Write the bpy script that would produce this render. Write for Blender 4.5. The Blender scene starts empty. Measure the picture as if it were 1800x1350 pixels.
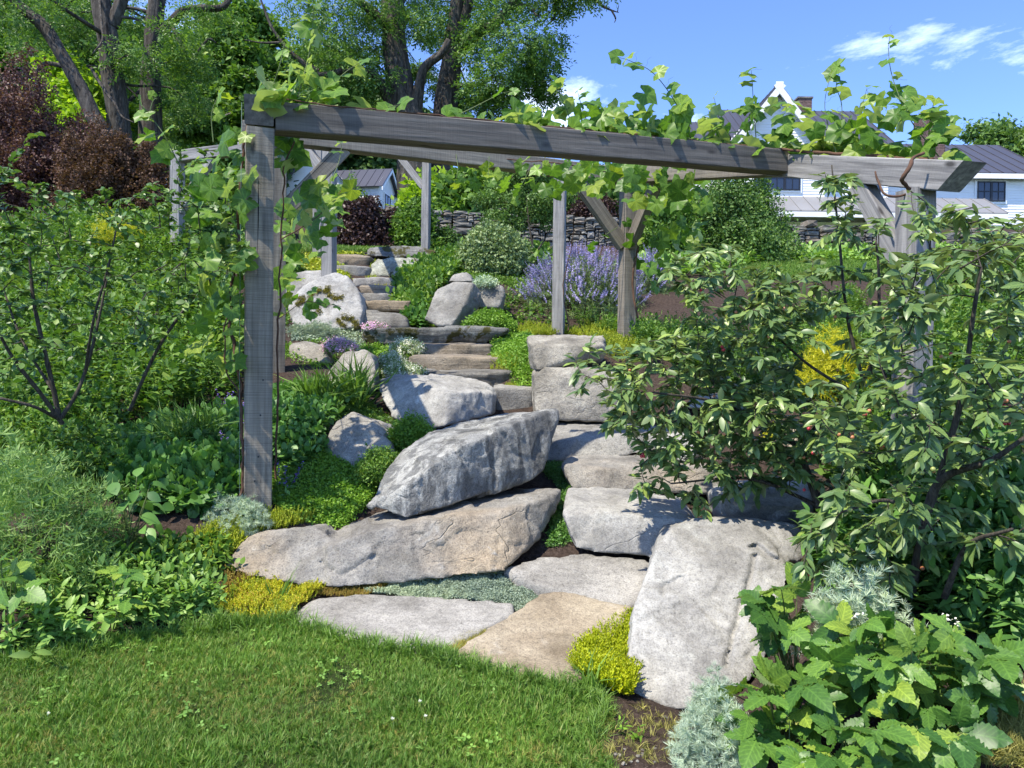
import bpy, bmesh, math, random
import numpy as np
from mathutils import Vector, Matrix, Euler
R = math.radians
S = bpy.context.scene
COL = S.collection
# ---------------------------------------------------------------- camera, sky, sun, exposure
F = 1352.0
cam_d = bpy.data.cameras.new('camera')
cam = bpy.data.objects.new('camera', cam_d)
COL.objects.link(cam)
cam_d.sensor_fit = 'HORIZONTAL'; cam_d.sensor_width = 36.0; cam_d.lens = 36.0*F/1800.0
cam_d.clip_start = 0.05; cam_d.clip_end = 3000
CAMZ = 1.55
CM = Matrix.Translation((0, 0, CAMZ)) @ Matrix.Rotation(R(89.0), 4, 'X') @ Matrix.Rotation(R(0.7), 4, 'Z')
cam.matrix_world = CM
S.camera = cam
S.render.engine = 'CYCLES'
S.cycles.max_bounces = 8; S.cycles.diffuse_bounces = 5; S.cycles.glossy_bounces = 2
S.cycles.transmission_bounces = 4; S.cycles.transparent_max_bounces = 4
S.cycles.sample_clamp_indirect = 6.0
S.cycles.caustics_reflective = False; S.cycles.caustics_refractive = False
S.view_settings.view_transform = 'Standard'; S.view_settings.look = 'None'
S.view_settings.gamma = 1.0; S.view_settings.use_curve_mapping = False
S.view_settings.exposure = 1.97
SUN_DIR = Vector((-0.72, -0.62, 1.60)).normalized()          # towards the sun
sun_d = bpy.data.lights.new('sun', 'SUN')
sun_d.energy = 2.1; sun_d.angle = R(0.6); sun_d.color = (1.0, 0.92, 0.79)
sun = bpy.data.objects.new('sun', sun_d); COL.objects.link(sun)
sun.rotation_euler = SUN_DIR.to_track_quat('Z', 'Y').to_euler()
sun.location = (-10, -4, 30)
world = bpy.data.worlds.new('World'); S.world = world; world.use_nodes = True
wn = world.node_tree.nodes; wl = world.node_tree.links
wn.clear()
def WN(t, **k):
    n = wn.new(t)
    for a, b in k.items(): setattr(n, a, b)
    return n
w_out = WN('ShaderNodeOutputWorld'); w_bg = WN('ShaderNodeBackground')
sky = WN('ShaderNodeTexSky', sky_type='NISHITA', sun_disc=False)
sky.sun_elevation = math.asin(SUN_DIR.z); sky.sun_rotation = math.atan2(SUN_DIR.x, SUN_DIR.y)
sky.air_density = 0.7; sky.dust_density = 0.0; sky.ozone_density = 1.5; sky.altitude = 600
tint = WN('ShaderNodeMix', data_type='RGBA', blend_type='MULTIPLY'); tint.inputs[0].default_value = 1.0
tint.inputs[7].default_value = (0.46, 0.53, 0.69, 1)
wl.new(sky.outputs[0], tint.inputs[6])
tc = WN('ShaderNodeTexCoord'); sep = WN('ShaderNodeSeparateXYZ'); wl.new(tc.outputs['Generated'], sep.inputs[0])
mz = WN('ShaderNodeMath', operation='MAXIMUM'); mz.inputs[1].default_value = 0.06; wl.new(sep.outputs[2], mz.inputs[0])
dx = WN('ShaderNodeMath', operation='DIVIDE'); dy = WN('ShaderNodeMath', operation='DIVIDE')
wl.new(sep.outputs[0], dx.inputs[0]); wl.new(mz.outputs[0], dx.inputs[1])
wl.new(sep.outputs[1], dy.inputs[0]); wl.new(mz.outputs[0], dy.inputs[1])
cmb = WN('ShaderNodeCombineXYZ'); wl.new(dx.outputs[0], cmb.inputs[0]); wl.new(dy.outputs[0], cmb.inputs[1])
cmap = WN('ShaderNodeMapping'); cmap.inputs['Location'].default_value = (7.76, 1.93, 0.0)
cmap.inputs['Scale'].default_value = (1.0, 0.8, 1.0)
wl.new(cmb.outputs[0], cmap.inputs[0])
cn = WN('ShaderNodeTexNoise'); cn.inputs['Scale'].default_value = 1.5; cn.inputs['Detail'].default_value = 9.0
cn.inputs['Roughness'].default_value = 0.64; cn.inputs['Distortion'].default_value = 0.25
wl.new(cmap.outputs[0], cn.inputs['Vector'])
cr = WN('ShaderNodeValToRGB'); cr.color_ramp.elements[0].position = 0.555; cr.color_ramp.elements[1].position = 0.86
cr.color_ramp.elements[0].color = (0, 0, 0, 1); cr.color_ramp.elements[1].color = (0.55, 0.55, 0.55, 1)
wl.new(cn.outputs[0], cr.inputs[0])
cmx = WN('ShaderNodeMix', data_type='RGBA'); wl.new(cr.outputs[0], cmx.inputs[0])
wl.new(tint.outputs[2], cmx.inputs[6]); cmx.inputs[7].default_value = (8.0, 8.6, 9.4, 1)
wl.new(cmx.outputs[2], w_bg.inputs[0]); w_bg.inputs[1].default_value = 0.15
wl.new(w_bg.outputs[0], w_out.inputs[0])

# ---------------------------------------------------------------- helpers: camera rays, terrain
CMn = np.array(CM)
def Wn(px, py, d):
    px = np.asarray(px, float); py = np.asarray(py, float); d = np.asarray(d, float)
    c = np.stack([(px-900)/F*d, (675-py)/F*d, -d], -1)
    return c @ CMn[:3, :3].T + CMn[:3, 3]
def W(px, py, d): return Vector(Wn(px, py, d))
def dl(py): return 1.763/((py-651)/1352.0+.12)      # depth of the gently rising lawn plane at a row
def pix(P):                                          # world -> photo pixel and depth
    c = (np.asarray(P)-CMn[:3, 3]) @ CMn[:3, :3]
    d = -c[..., 2]
    return 900+c[..., 0]/d*F, 675-c[..., 1]/d*F, d

ANCH = [(-300,1350,dl(1350)),(300,1350,dl(1350)),(900,1350,dl(1350)),(300,1230,dl(1230)),(700,1230,dl(1230)),
 (0,1165,dl(1165)),(300,1120,dl(1120)),(500,1100,dl(1100)),(700,1100,dl(1100)),(900,1180,dl(1180)),(1000,1110,dl(1110)),(1000,1220,dl(1220)),(800,1050,dl(1050)),(560,1060,dl(1060)),
 (1200,1300,2.98),(1150,1250,3.18),(1350,1260,3.02),(1350,1150,3.6),
 (-300,1100,3.8),(0,1000,4.0),(200,1000,4.1),(300,960,4.45),(430,905,4.75),(455,888,4.9),(100,850,4.8),(-200,850,4.7),(550,860,4.95),(600,800,5.4),(520,740,6.0),(550,700,6.8),(600,690,7.0),
 (300,780,5.8),(300,680,7.2),(150,600,8.5),(-200,600,8.5),(300,560,9.0),(100,500,11),(300,420,12.5),(-200,430,13),(150,385,17),(-300,360,18),(200,335,24),(450,370,24),
 (1000,885,5.2),(1000,835,5.7),(1050,795,6.2),(900,738,6.9),(820,692,7.6),(800,662,8.2),(800,634,8.8),(760,611,9.4),(680,579,10.0),(670,534,11.0),(660,505,11.9),
 (630,484,12.6),(600,459,13.6),(560,446,14.3),(650,441,16),(750,439,16.6),(540,438,18),
 (1090,738,6.9),(1000,640,7.6),(980,592,8.0),(950,577,9.0),(983,581,10.8),(1090,610,9.6),(1020,562,11.5),(1000,470,14.5),(900,485,13.5),(850,520,11.6),(870,574,10.2),(780,480,12.8),
 (1040,452,18.5),(900,446,19.6),(700,440,19.8),(1300,449,19.6),(1700,449,19.6),(1350,482,14.5),(1350,458,17.5),(1180,562,11),(1300,640,8),(1300,750,5.9),(1450,850,4.7),(1500,1000,3.8),
 (1600,1250,2.9),(1750,1330,2.5),(2000,1250,2.7),(1700,900,3.9),(1750,700,6),(2000,700,6),(1750,560,9),(1750,470,14),(2100,480,14),(590,545,11.2),(540,560,10.4),
 (700,395,21.5),(900,395,21.5),(1300,395,21.5),(1700,395,21.5),(1300,406,37),(1700,406,37),(2000,400,37),(640,380,46),(740,380,28),(200,330,34),(900,380,34)]
AW = [tuple(Wn(*a)-np.array([0, 0, .09 if (a[0] < 1080 and a[0] > 540 and 4.9 < a[2] < 14 and a[1] < 890) else 0])) for a in ANCH] + [(-4,0,-.3),(0,0,-.3),(4,0,-.25),(0,-20,-1.5),(-40,-20,-1.5),(40,-20,-1.5),(-40,30,7),(40,20,5),(0,70,14),(-60,70,20),(60,60,11),
 (0,300,22),(-250,250,35),(250,250,20),(-200,0,2),(200,0,2),(0,-200,-6)]
AW += [(q[0], q[1], q[2]-.11) for q in [tuple(Wn(*a)) for a in [(1000,1010,4.43),(1090,1010,4.43),(950,1005,4.46),(1050,1040,4.27),(1130,1020,4.35),(1080,880,5.05),(1020,880,5.1),(1150,890,5.0),(1060,808,5.75),(1050,755,6.5),(1130,755,6.45),(1120,1120,3.7),(1250,1150,3.65),(1200,1200,3.4),(700,960,4.65),(850,940,4.7),(500,985,4.55),(780,870,5.1),(870,830,5.5),(760,720,7.0),(820,700,7.0),(1350,950,4.7),(1300,940,4.85),(1420,940,4.8),(1350,890,5.2),(1200,812,5.8),(1200,790,6.1),(1420,795,5.8)]]]
AW = np.array(AW)
def _rbf():
    n = len(AW); P = AW[:, :2]
    K = np.linalg.norm(P[:, None]-P[None], axis=-1)
    A = np.zeros((n+3, n+3)); A[:n, :n] = -K - np.eye(n)*0.0; A[:n, :n] += np.eye(n)*0.03
    Q = np.c_[np.ones(n), P]; A[:n, n:] = Q; A[n:, :n] = Q.T
    return np.linalg.solve(A, np.r_[AW[:, 2], 0, 0, 0])
RB = _rbf()
def tz_exact(x, y):
    x = np.asarray(x, float).ravel(); y = np.asarray(y, float).ravel(); out = np.empty(len(x))
    for i in range(0, len(x), 20000):
        p = np.c_[x[i:i+20000], y[i:i+20000]]
        K = -np.linalg.norm(p[:, None]-AW[None, :, :2], axis=-1)
        out[i:i+20000] = K @ RB[:-3] + RB[-3] + p @ RB[-2:]
    return out
GX0, GY0, GS = -16.0, -2.0, 0.1
GNX, GNY = 321, 401
_gx, _gy = np.meshgrid(GX0+np.arange(GNX)*GS, GY0+np.arange(GNY)*GS)
GZ = tz_exact(_gx, _gy).reshape(GNY, GNX)
def tz(x, y):
    x = np.asarray(x, float); y = np.asarray(y, float); sh = x.shape
    x = x.ravel(); y = y.ravel()
    u = (x-GX0)/GS; v = (y-GY0)/GS
    ins = (u >= 0) & (u < GNX-1.001) & (v >= 0) & (v < GNY-1.001)
    out = np.empty(len(x))
    ui = np.floor(u[ins]).astype(int); vi = np.floor(v[ins]).astype(int); fu = u[ins]-ui; fv = v[ins]-vi
    out[ins] = GZ[vi, ui]*(1-fu)*(1-fv)+GZ[vi, ui+1]*fu*(1-fv)+GZ[vi+1, ui]*(1-fu)*fv+GZ[vi+1, ui+1]*fu*fv
    if (~ins).any(): out[~ins] = tz_exact(x[~ins], y[~ins])
    return out.reshape(sh)
_ds = np.geomspace(1.8, 42, 260)
def hit(px, py):
    px = np.atleast_1d(np.asarray(px, float)); py = np.atleast_1d(np.asarray(py, float))
    res = np.empty((len(px), 3))
    for i in range(0, len(px), 3000):
        a = px[i:i+3000]; b = py[i:i+3000]
        P = Wn(a[:, None], b[:, None], _ds[None, :].repeat(len(a), 0))
        below = P[..., 2] < tz(P[..., 0], P[..., 1])
        k = np.argmax(below, 1); k[~below.any(1)] = len(_ds)-1
        k = np.maximum(k, 1)
        r = np.arange(len(a)); p0 = P[r, k-1]; p1 = P[r, k]
        g0 = p0[:, 2]-tz(p0[:, 0], p0[:, 1]); g1 = p1[:, 2]-tz(p1[:, 0], p1[:, 1])
        t = np.clip(g0/(g0-g1+1e-9), 0, 1)[:, None]
        res[i:i+3000] = p0*(1-t)+p1*t
    return res

# ---------------------------------------------------------------- helpers: noise, mesh arrays, objects
def _hash(ix, iy, iz, seed):
    h = (ix.astype(np.int64)*374761393 + iy.astype(np.int64)*668265263 + iz.astype(np.int64)*2147483647 + seed*1274126177) & 0xffffffff
    h = ((h ^ (h >> 13))*1274126177) & 0xffffffff
    h = ((h ^ (h >> 16))*2246822519) & 0xffffffff
    return ((h ^ (h >> 15)) & 0xffff)/65535.0*2-1
def vnoise(P, seed=0):
    P = np.asarray(P, float); I = np.floor(P).astype(np.int64); f = P-I; f = f*f*(3-2*f); out = 0
    for a in (0, 1):
        for b in (0, 1):
            for c in (0, 1):
                w = (f[:, 0] if a else 1-f[:, 0])*(f[:, 1] if b else 1-f[:, 1])*(f[:, 2] if c else 1-f[:, 2])
                out = out + w*_hash(I[:, 0]+a, I[:, 1]+b, I[:, 2]+c, seed)
    return out
def fbm(P, seed=0, oct=4, gain=.5):
    s = 0; a = 1.; P = np.asarray(P, float)
    for k in range(oct): s = s+a*vnoise(P*2**k+k*17.3, seed+k); a *= gain
    return s
def rng_(s): return np.random.default_rng(s)
def nrmz(v): return v/np.maximum(np.linalg.norm(v, axis=-1, keepdims=True), 1e-9)

def mesh_from(name, V, T, mat=None, flat=False, mats=None, mi=None):
    me = bpy.data.meshes.new(name)
    V = np.asarray(V, np.float32); T = np.asarray(T, np.int32); k = T.shape[1]
    me.vertices.add(len(V)); me.vertices.foreach_set('co', V.ravel())
    me.loops.add(T.size); me.loops.foreach_set('vertex_index', T.ravel())
    me.polygons.add(len(T)); me.polygons.foreach_set('loop_start', np.arange(0, T.size, k, dtype=np.int32))
    if flat:
        at = me.attributes.new('sharp_face', 'BOOLEAN', 'FACE'); at.data.foreach_set('value', np.ones(len(T), bool))
    for m in (mats or ([mat] if mat else [])): me.materials.append(m)
    if mi is not None: me.polygons.foreach_set('material_index', np.asarray(mi, np.int32))
    me.update(calc_edges=True)
    return me
def link(o, parent=None, loc=None):
    COL.objects.link(o)
    if parent is not None: o.parent = parent
    if loc is not None: o.location = loc
    return o
def tag(o, label=None, cat=None, group=None, kind=None):
    if label: o['label'] = label
    if cat: o['category'] = cat
    if group: o['group'] = group
    if kind: o['kind'] = kind
    return o
def thing(name, label, cat, loc=(0, 0, 0), group=None):
    o = bpy.data.objects.new(name, None); link(o, None, loc); o.empty_display_size = .1
    return tag(o, label, cat, group)
def obj(name, V, T, mat, parent=None, flat=False, origin=None, **tg):
    """a mesh object from world-space vertices; children store them relative to their parent's location"""
    V = np.asarray(V, float)
    org = np.zeros(3) if origin is None else np.asarray(origin, float)
    if parent is not None:
        base = np.array(parent.location)
        if parent.parent is not None: base = base+np.array(parent.parent.location)
    else: base = np.zeros(3)
    o = bpy.data.objects.new(name, mesh_from(name, V-(org if origin is not None else base), T, mat, flat))
    link(o, parent, tuple(org-base) if origin is not None else (0, 0, 0))
    return tag(o, **tg) if tg else o
class MB:
    """collects triangles in world space"""
    def __init__(s): s.v = []; s.t = []; s.n = 0
    def add(s, V, T):
        V = np.asarray(V, float); s.v.append(V); s.t.append(np.asarray(T, int)+s.n); s.n += len(V); return s
    def arr(s): return np.concatenate(s.v), np.concatenate(s.t)
    def obj(s, name, mat, parent=None, flat=False, origin=None, **tg):
        V, T = s.arr(); return obj(name, V, T, mat, parent, flat, origin, **tg)
QB = [(0,3,2),(0,2,1),(4,5,6),(4,6,7),(0,1,5),(0,5,4),(1,2,6),(1,6,5),(2,3,7),(2,7,6),(3,0,4),(3,4,7)]
def box_vt(c, ax, ay, az):
    """box about c with half axis vectors"""
    c, ax, ay, az = [np.asarray(q, float) for q in (c, ax, ay, az)]
    return np.array([c-ax-ay-az, c+ax-ay-az, c+ax+ay-az, c-ax+ay-az, c-ax-ay+az, c+ax-ay+az, c+ax+ay+az, c-ax+ay+az]), np.array(QB)
def aabox(x0, x1, y0, y1, z0, z1):
    return box_vt(((x0+x1)/2, (y0+y1)/2, (z0+z1)/2), ((x1-x0)/2, 0, 0), (0, (y1-y0)/2, 0), (0, 0, (z1-z0)/2))
def tube(path, rad, seg=6, rough=0, seed=0, cap=True):
    P = np.asarray(path, float); n = len(P); rad = np.broadcast_to(np.asarray(rad, float), (n,))
    tan = np.gradient(P, axis=0); tan = nrmz(tan)
    ref = np.array([0, 0, 1.]) if abs(tan[0, 2]) < .9 else np.array([1., 0, 0])
    a = nrmz(np.cross(tan, ref)); b = np.cross(tan, a)
    th = np.arange(seg)*2*np.pi/seg
    rr = np.ones((n, seg))
    if rough:
        L = np.r_[0, np.cumsum(np.linalg.norm(np.diff(P, axis=0), axis=1))]
        q = np.stack([np.cos(th)[None]*3+0*L[:, None], np.sin(th)[None]*3+0*L[:, None], L[:, None]*.55/np.mean(rad)*.35+0*th[None]], -1).reshape(-1, 3)
        rr = 1+rough*(fbm(q*1.3, seed, 3)).reshape(n, seg)
    ring = P[:, None]+(np.cos(th)[None, :, None]*a[:, None]+np.sin(th)[None, :, None]*b[:, None])*(rad[:, None]*rr)[..., None]
    V = ring.reshape(-1, 3); T = []
    i = np.arange(n-1)[:, None]*seg; j = np.arange(seg)[None]; k = (j+1) % seg
    q0, q1, q2, q3 = (i+j).ravel(), (i+k).ravel(), (i+seg+k).ravel(), (i+seg+j).ravel()
    T = np.r_[np.c_[q0, q1, q2], np.c_[q0, q2, q3]]
    if cap:
        V = np.r_[V, P[-1:]]; e = len(V)-1; jj = np.arange(seg)
        T = np.r_[T, np.c_[(n-1)*seg+jj, (n-1)*seg+(jj+1) % seg, np.full(seg, e)]]
    return V, T
def smooth_path(pts, n=12):
    """Catmull-Rom through the points"""
    P = np.asarray(pts, float)
    if len(P) == 2: return P[0]+(P[1]-P[0])*np.linspace(0, 1, n)[:, None]
    Q = np.r_[[2*P[0]-P[1]], P, [2*P[-1]-P[-2]]]; out = []
    for i in range(len(P)-1):
        t = np.linspace(0, 1, n, endpoint=False)[:, None]; a, b, c, d = Q[i:i+4]
        out.append(.5*((2*b)+(-a+c)*t+(2*a-5*b+4*c-d)*t**2+(-a+3*b-3*c+d)*t**3))
    return np.r_[np.concatenate(out), P[-1:]]

# ---------------------------------------------------------------- leaf and sprig templates (x across, y along, z up)
def tri_arr(v, t): return np.array(v, float), np.array(t, int)
def up_face(V, T):
    n = np.cross(V[T[:, 1]]-V[T[:, 0]], V[T[:, 2]]-V[T[:, 0]]); k = n[:, 2] < 0; T = T.copy(); T[k] = T[k][:, ::-1]; return V, T
def leaf_ovate(w=.42, fold=.1, droop=.18, n=4, tip=1.0):
    v = []; t = []
    ts = np.linspace(0, 1, n+1)
    mid = [(0, q, -droop*q*q) for q in ts]
    v += mid
    idx = {}
    for i in range(1, n):
        q = ts[i]; ww = w/2*math.sin(math.pi*q**.85)**.8
        idx[i] = (len(v), len(v)+1); z = -droop*q*q+fold*ww*2
        v += [(-ww, q, z), (ww, q, z)]
    for i in range(n):
        for s in (0, 1):
            a, b = i, i+1
            if i == 0: f = (a, b, idx[1][s])
            elif i == n-1: f = (a, b, idx[i][s])
            else:
                l0, l1 = idx[i][s], idx[i+1][s]
                t.append((a, b, l1) if s else (a, l1, b)); f = (a, l1, l0) if s else (a, l0, l1)
                t.append(f); continue
            t.append(f if s else (f[0], f[2], f[1]))
    return up_face(*tri_arr(v, t))
def leaf_diamond(w=.4, fold=.12, droop=.15):
    return up_face(*tri_arr([(0, 0, 0), (-w/2, .45, fold*w-droop*.2), (0, .5, -droop*.25), (w/2, .45, fold*w-droop*.2), (0, 1, -droop)],
                   [(0, 2, 1), (0, 3, 2), (1, 2, 4), (2, 3, 4)]))
def leaf_grape(seed=0):
    r = rng_(seed); v = [(0, 0, 0)]; t = []
    n = 18; a = np.linspace(-2.72, 2.72, n+1)
    lob = .66+.05*np.cos(a*2*math.pi/1.16)+.10*np.exp(-(a/.3)**2)+.028*np.where(np.arange(n+1) % 2, 1, -1)+r.normal(0, .025, n+1)
    lob[[0, -1]] *= .8
    cup = r.uniform(-.25, .12); tw = r.normal(0, .12)
    for k, rad in enumerate((.5, 1.0)):
        for i in range(n+1):
            rr = lob[i]*rad*(.95 if k else 1.); x = rr*math.sin(a[i]); y = rr*math.cos(a[i])
            z = cup*rr*rr+.05*rad*math.cos(a[i]*2*math.pi/1.16+math.pi)+tw*x*y*.6
            v.append((x, y+.0, z))
    for i in range(n):
        t += [(0, 2+i, 1+i)]
        a0, a1, b0, b1 = 1+i, 2+i, n+2+i, n+3+i
        t += [(a0, a1, b1), (a0, b1, b0)]
    V, T = tri_arr(v, t)
    return up_face(V, T)
def leaf_pleat(w=.62, n=7, seed=0, droop=.2):
    """toothed, pleated leaflet"""
    r = rng_(seed); v = []; t = []
    ts = np.linspace(0, 1, n+1)
    for q in ts: v.append((0, q, -droop*q*q))
    L = []; Rr = []
    for i in range(2*n-1):
        q = (i+1)/(2*n); ww = w/2*math.sin(math.pi*q**.8)**.75*(1.07 if i % 2 == 0 else .93)
        z = -droop*q*q+.16*ww+(.030 if i % 2 == 0 else -.022)
        L.append(len(v)); z += r.normal(0, .012); v.append((-ww, q+.10*ww, z)); Rr.append(len(v)); v.append((ww, q+.10*ww, z+r.normal(0, .012)))
    for i in range(n):
        for s, E in ((0, L), (1, Rr)):
            def ad(a, b, c): t.append((a, b, c) if s else (a, c, b))
            m0, m1 = i, i+1; k = 2*i
            if i == 0: ad(m0, m1, E[0]) if n == 1 else None
            e0 = E[k-1] if k-1 >= 0 else None; e1 = E[k]; e2 = E[k+1] if k+1 < len(E) else None
            if e0 is not None: ad(m0, e1, e0)
            ad(m0, m1, e1)
            if e2 is not None: ad(m1, e2, e1)
    return up_face(*tri_arr(v, t))
def xf(V, yaw=0, pitch=0, roll=0, s=1, off=(0, 0, 0)):
    M = np.array(Euler((pitch, roll, yaw), 'XYZ').to_matrix()); return np.asarray(V)@M.T*s+np.asarray(off)
def merge(parts):
    v = []; t = []; n = 0
    for a, b in parts: v.append(a); t.append(np.asarray(b)+n); n += len(a)
    return np.concatenate(v), np.concatenate(t)
def trifoliate(seed=0):
    P = []
    for k, (yaw, s) in enumerate(((0, 1.), (1.25, .85), (-1.25, .85))):
        V, T = leaf_pleat(seed=seed+k, w=.62 if k == 0 else .54, droop=(.12, .25, .42, .3)[seed//5 % 4])
        P.append((xf(V, yaw, 0, 0, s, (0, .08*math.cos(yaw), 0)), T))
    return merge(P)
def stem_tri(h, r=.008, lean=(0, 0)):
    return tri_arr([(-r, 0, 0), (r, 0, 0), (lean[0], lean[1], h)], [(0, 1, 2)])
def sprig(seed, nl=10, L=.35, w=.35, z0=.15, pitch=.5, lean=.12, tpl=None, stem=True, whorl=2):
    """upright leafy stem of height 1"""
    r = rng_(seed); P = []; lx, ly = r.normal(0, lean, 2)
    if stem: P.append(stem_tri(1.0, .012, (lx, ly)))
    tpl = tpl or leaf_diamond(w)
    for i in range(nl):
        q = z0+(1-z0)*(i/max(nl-1, 1)); yaw = i*(2.4 if whorl == 1 else 1.57 if i % 2 else 3.14)+r.normal(0, .4)+(i//2)*.9
        s = L*(1-.35*q)*r.uniform(.75, 1.2)
        P.append((xf(tpl[0], yaw, (pitch if q < .93 else 1.1)+r.normal(0, .25), r.normal(0, .3), s, (lx*q, ly*q, q)), tpl[1]))
    return merge(P)
def tuft(seed, nb=9, spread=.5, w=.03, h=1.0, bend=.5):
    r = rng_(seed); v = []; t = []
    for i in range(nb):
        a = r.uniform(0, 6.28); o = r.normal(0, .06, 2); hh = h*r.uniform(.6, 1.1); b = bend*r.uniform(.3, 1.3); sp = spread*r.uniform(.2, 1)
        d = np.array([math.cos(a), math.sin(a)]); sd = np.array([-d[1], d[0]])*w
        base = len(v)
        for q, ww in ((0, 1), (.55, .8)):
            c = o+d*(sp*q*.6+b*q*q*.5)*hh; z = hh*(q-.25*b*q*q)
            v += [(c[0]-sd[0]*ww, c[1]-sd[1]*ww, z), (c[0]+sd[0]*ww, c[1]+sd[1]*ww, z)]
        c = o+d*(sp*.6+b*.62)*hh; v.append((c[0], c[1], hh*(1-.42*b)))
        t += [(base, base+1, base+3), (base, base+3, base+2), (base+2, base+3, base+4)]
    return tri_arr(v, t)
def rosette(seed, n=20, w=.05, up=.35, fork=False):
    """ball of fine needles"""
    r = rng_(seed); v = []; t = []
    for i in range(n):
        d = nrmz(np.array([r.normal(), r.normal(), abs(r.normal())*.9+up])); s = nrmz(np.cross(d, r.normal(size=3)))*w; L = r.uniform(.7, 1.1)
        b = len(v); v += [tuple(d*.05-s*.6), tuple(d*.05+s*.6), tuple(d*L*.6+s), tuple(d*L*.6-s), tuple(d*L)]
        t += [(b, b+1, b+2), (b, b+2, b+3), (b+3, b+2, b+4)]
    return tri_arr(v, t)
def stub(seed, n=14, L=.3, w=.16):
    """stonecrop shoot: short thick leaves round an upright stem of height 1"""
    r = rng_(seed); P = []; tpl = leaf_diamond(w/L*1.2, .2, 0)
    lx, ly = r.normal(0, .15, 2)
    for i in range(n):
        q = i/(n-1); P.append((xf(tpl[0], i*2.4+r.normal(0, .2), .5+.6*q, 0, L*(1-.3*q), (lx*q, ly*q, .1+.8*q)), tpl[1]))
    return merge(P)
def spray(seed, nl=9, ll=.28, w=.42, droop=.35):
    """pinnate leaf of length 1 along +y"""
    r = rng_(seed); P = []
    for i in range(nl):
        q = .2+.8*i/(nl-1); side = 0 if i == nl-1 else (1 if i % 2 else -1)
        V = np.array([(0, 0, 0), (-w*.5, .5, .04), (w*.5, .5, .04), (0, 1, -.1)])
        P.append((xf(V, -side*r.uniform(.8, 1.2), r.normal(-.1, .3), r.normal(0, .5), ll*r.uniform(.8, 1.2), (0, q, -droop*q*q)), np.array([(0, 2, 1), (1, 2, 3)])))
    return merge(P)
def cluster(seed, n=10, L=.5, w=.5):
    """loose bunch of leaves about the origin, radius about 1"""
    r = rng_(seed); P = []; tpl = leaf_diamond(w)
    for i in range(n):
        o = r.normal(0, .45, 3); P.append((xf(tpl[0], r.uniform(0, 6.28), r.normal(0, .6), r.normal(0, .6), L*r.uniform(.7, 1.2), o), tpl[1]))
    return merge(P)
def spike(seed, n=18, L=.12):
    r = rng_(seed); P = [stem_tri(1.0, .008)]; tpl = leaf_diamond(.8, .2, 0)
    for i in range(n):
        q = .3+.7*i/(n-1); P.append((xf(tpl[0], r.uniform(0, 6.28), r.uniform(-.2, .6), r.normal(0, .4), L*(1.25-.6*q)*r.uniform(.7, 1.2), (0, 0, q)), tpl[1]))
    return merge(P)

# ---------------------------------------------------------------- scattering
def basis_up(n, r, tilt=.25, up=None):
    z = nrmz((np.array([0, 0, 1.]) if up is None else up)+r.normal(0, tilt, (n, 3)))
    a = r.uniform(0, 2*np.pi, n); q = np.stack([np.cos(a), np.sin(a), 0*a], -1)
    x = nrmz(np.cross(q, z)); y = np.cross(z, x); return x, y, z
def basis_leaf(d, nr):
    y = nrmz(d); x = nrmz(np.cross(y, nr)); z = np.cross(x, y); return x, y, z
def inst(tpls, pos, B, s, r):
    """triangles of a random template at every place"""
    n = len(pos); X, Y, Z = B; s = np.broadcast_to(np.asarray(s, float), (n,)) if np.ndim(s) < 2 else s
    if s.ndim == 1: s = s[:, None].repeat(3, 1)
    ch = r.integers(0, len(tpls), n); vs = []; ts = []; off = 0
    for k, (V, T) in enumerate(tpls):
        m = np.where(ch == k)[0]
        if not len(m): continue
        A = pos[m][:, None]+(V[None, :, 0:1]*s[m, None, 0:1])*X[m][:, None]+(V[None, :, 1:2]*s[m, None, 1:2])*Y[m][:, None]+(V[None, :, 2:3]*s[m, None, 2:3])*Z[m][:, None]
        vs.append(A.reshape(-1, 3)); ts.append((T[None]+(np.arange(len(m))*len(V))[:, None, None]).reshape(-1, 3)+off); off += len(m)*len(V)
    return np.concatenate(vs), np.concatenate(ts)
def in_poly(x, y, poly):
    c = np.zeros(len(x), bool); P = np.asarray(poly, float); j = len(P)-1
    for i in range(len(P)):
        xi, yi, xj, yj = P[i, 0], P[i, 1], P[j, 0], P[j, 1]
        c ^= ((yi > y) != (yj > y)) & (x < (xj-xi)*(y-yi)/(yj-yi+1e-12)+xi); j = i
    return c
def poly_pts(poly, n, r):
    P = np.asarray(poly, float); lo, hi = P.min(0), P.max(0); out = []
    while sum(map(len, out)) < n:
        q = r.uniform(lo, hi, (n*2+20, 2)); out.append(q[in_poly(q[:, 0], q[:, 1], P)])
    return np.concatenate(out)[:n]
def ground_poly(poly, n, r, world_density=True):
    """places on the ground inside a patch whose outline is given as it is seen; even per square metre"""
    Q = np.asarray(poly, float); E = []
    for i in range(len(Q)):
        a, b = Q[i], Q[(i+1) % len(Q)]; E.append(a+(b-a)*np.linspace(0, 1, 6, endpoint=False)[:, None])
    E = np.concatenate(E); H = hit(E[:, 0], E[:, 1])[:, :2]
    p = poly_pts(H, n, r) if world_density else hit(*poly_pts(poly, n, r).T)[:, :2]
    return np.c_[p, tz(p[:, 0], p[:, 1])]
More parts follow.
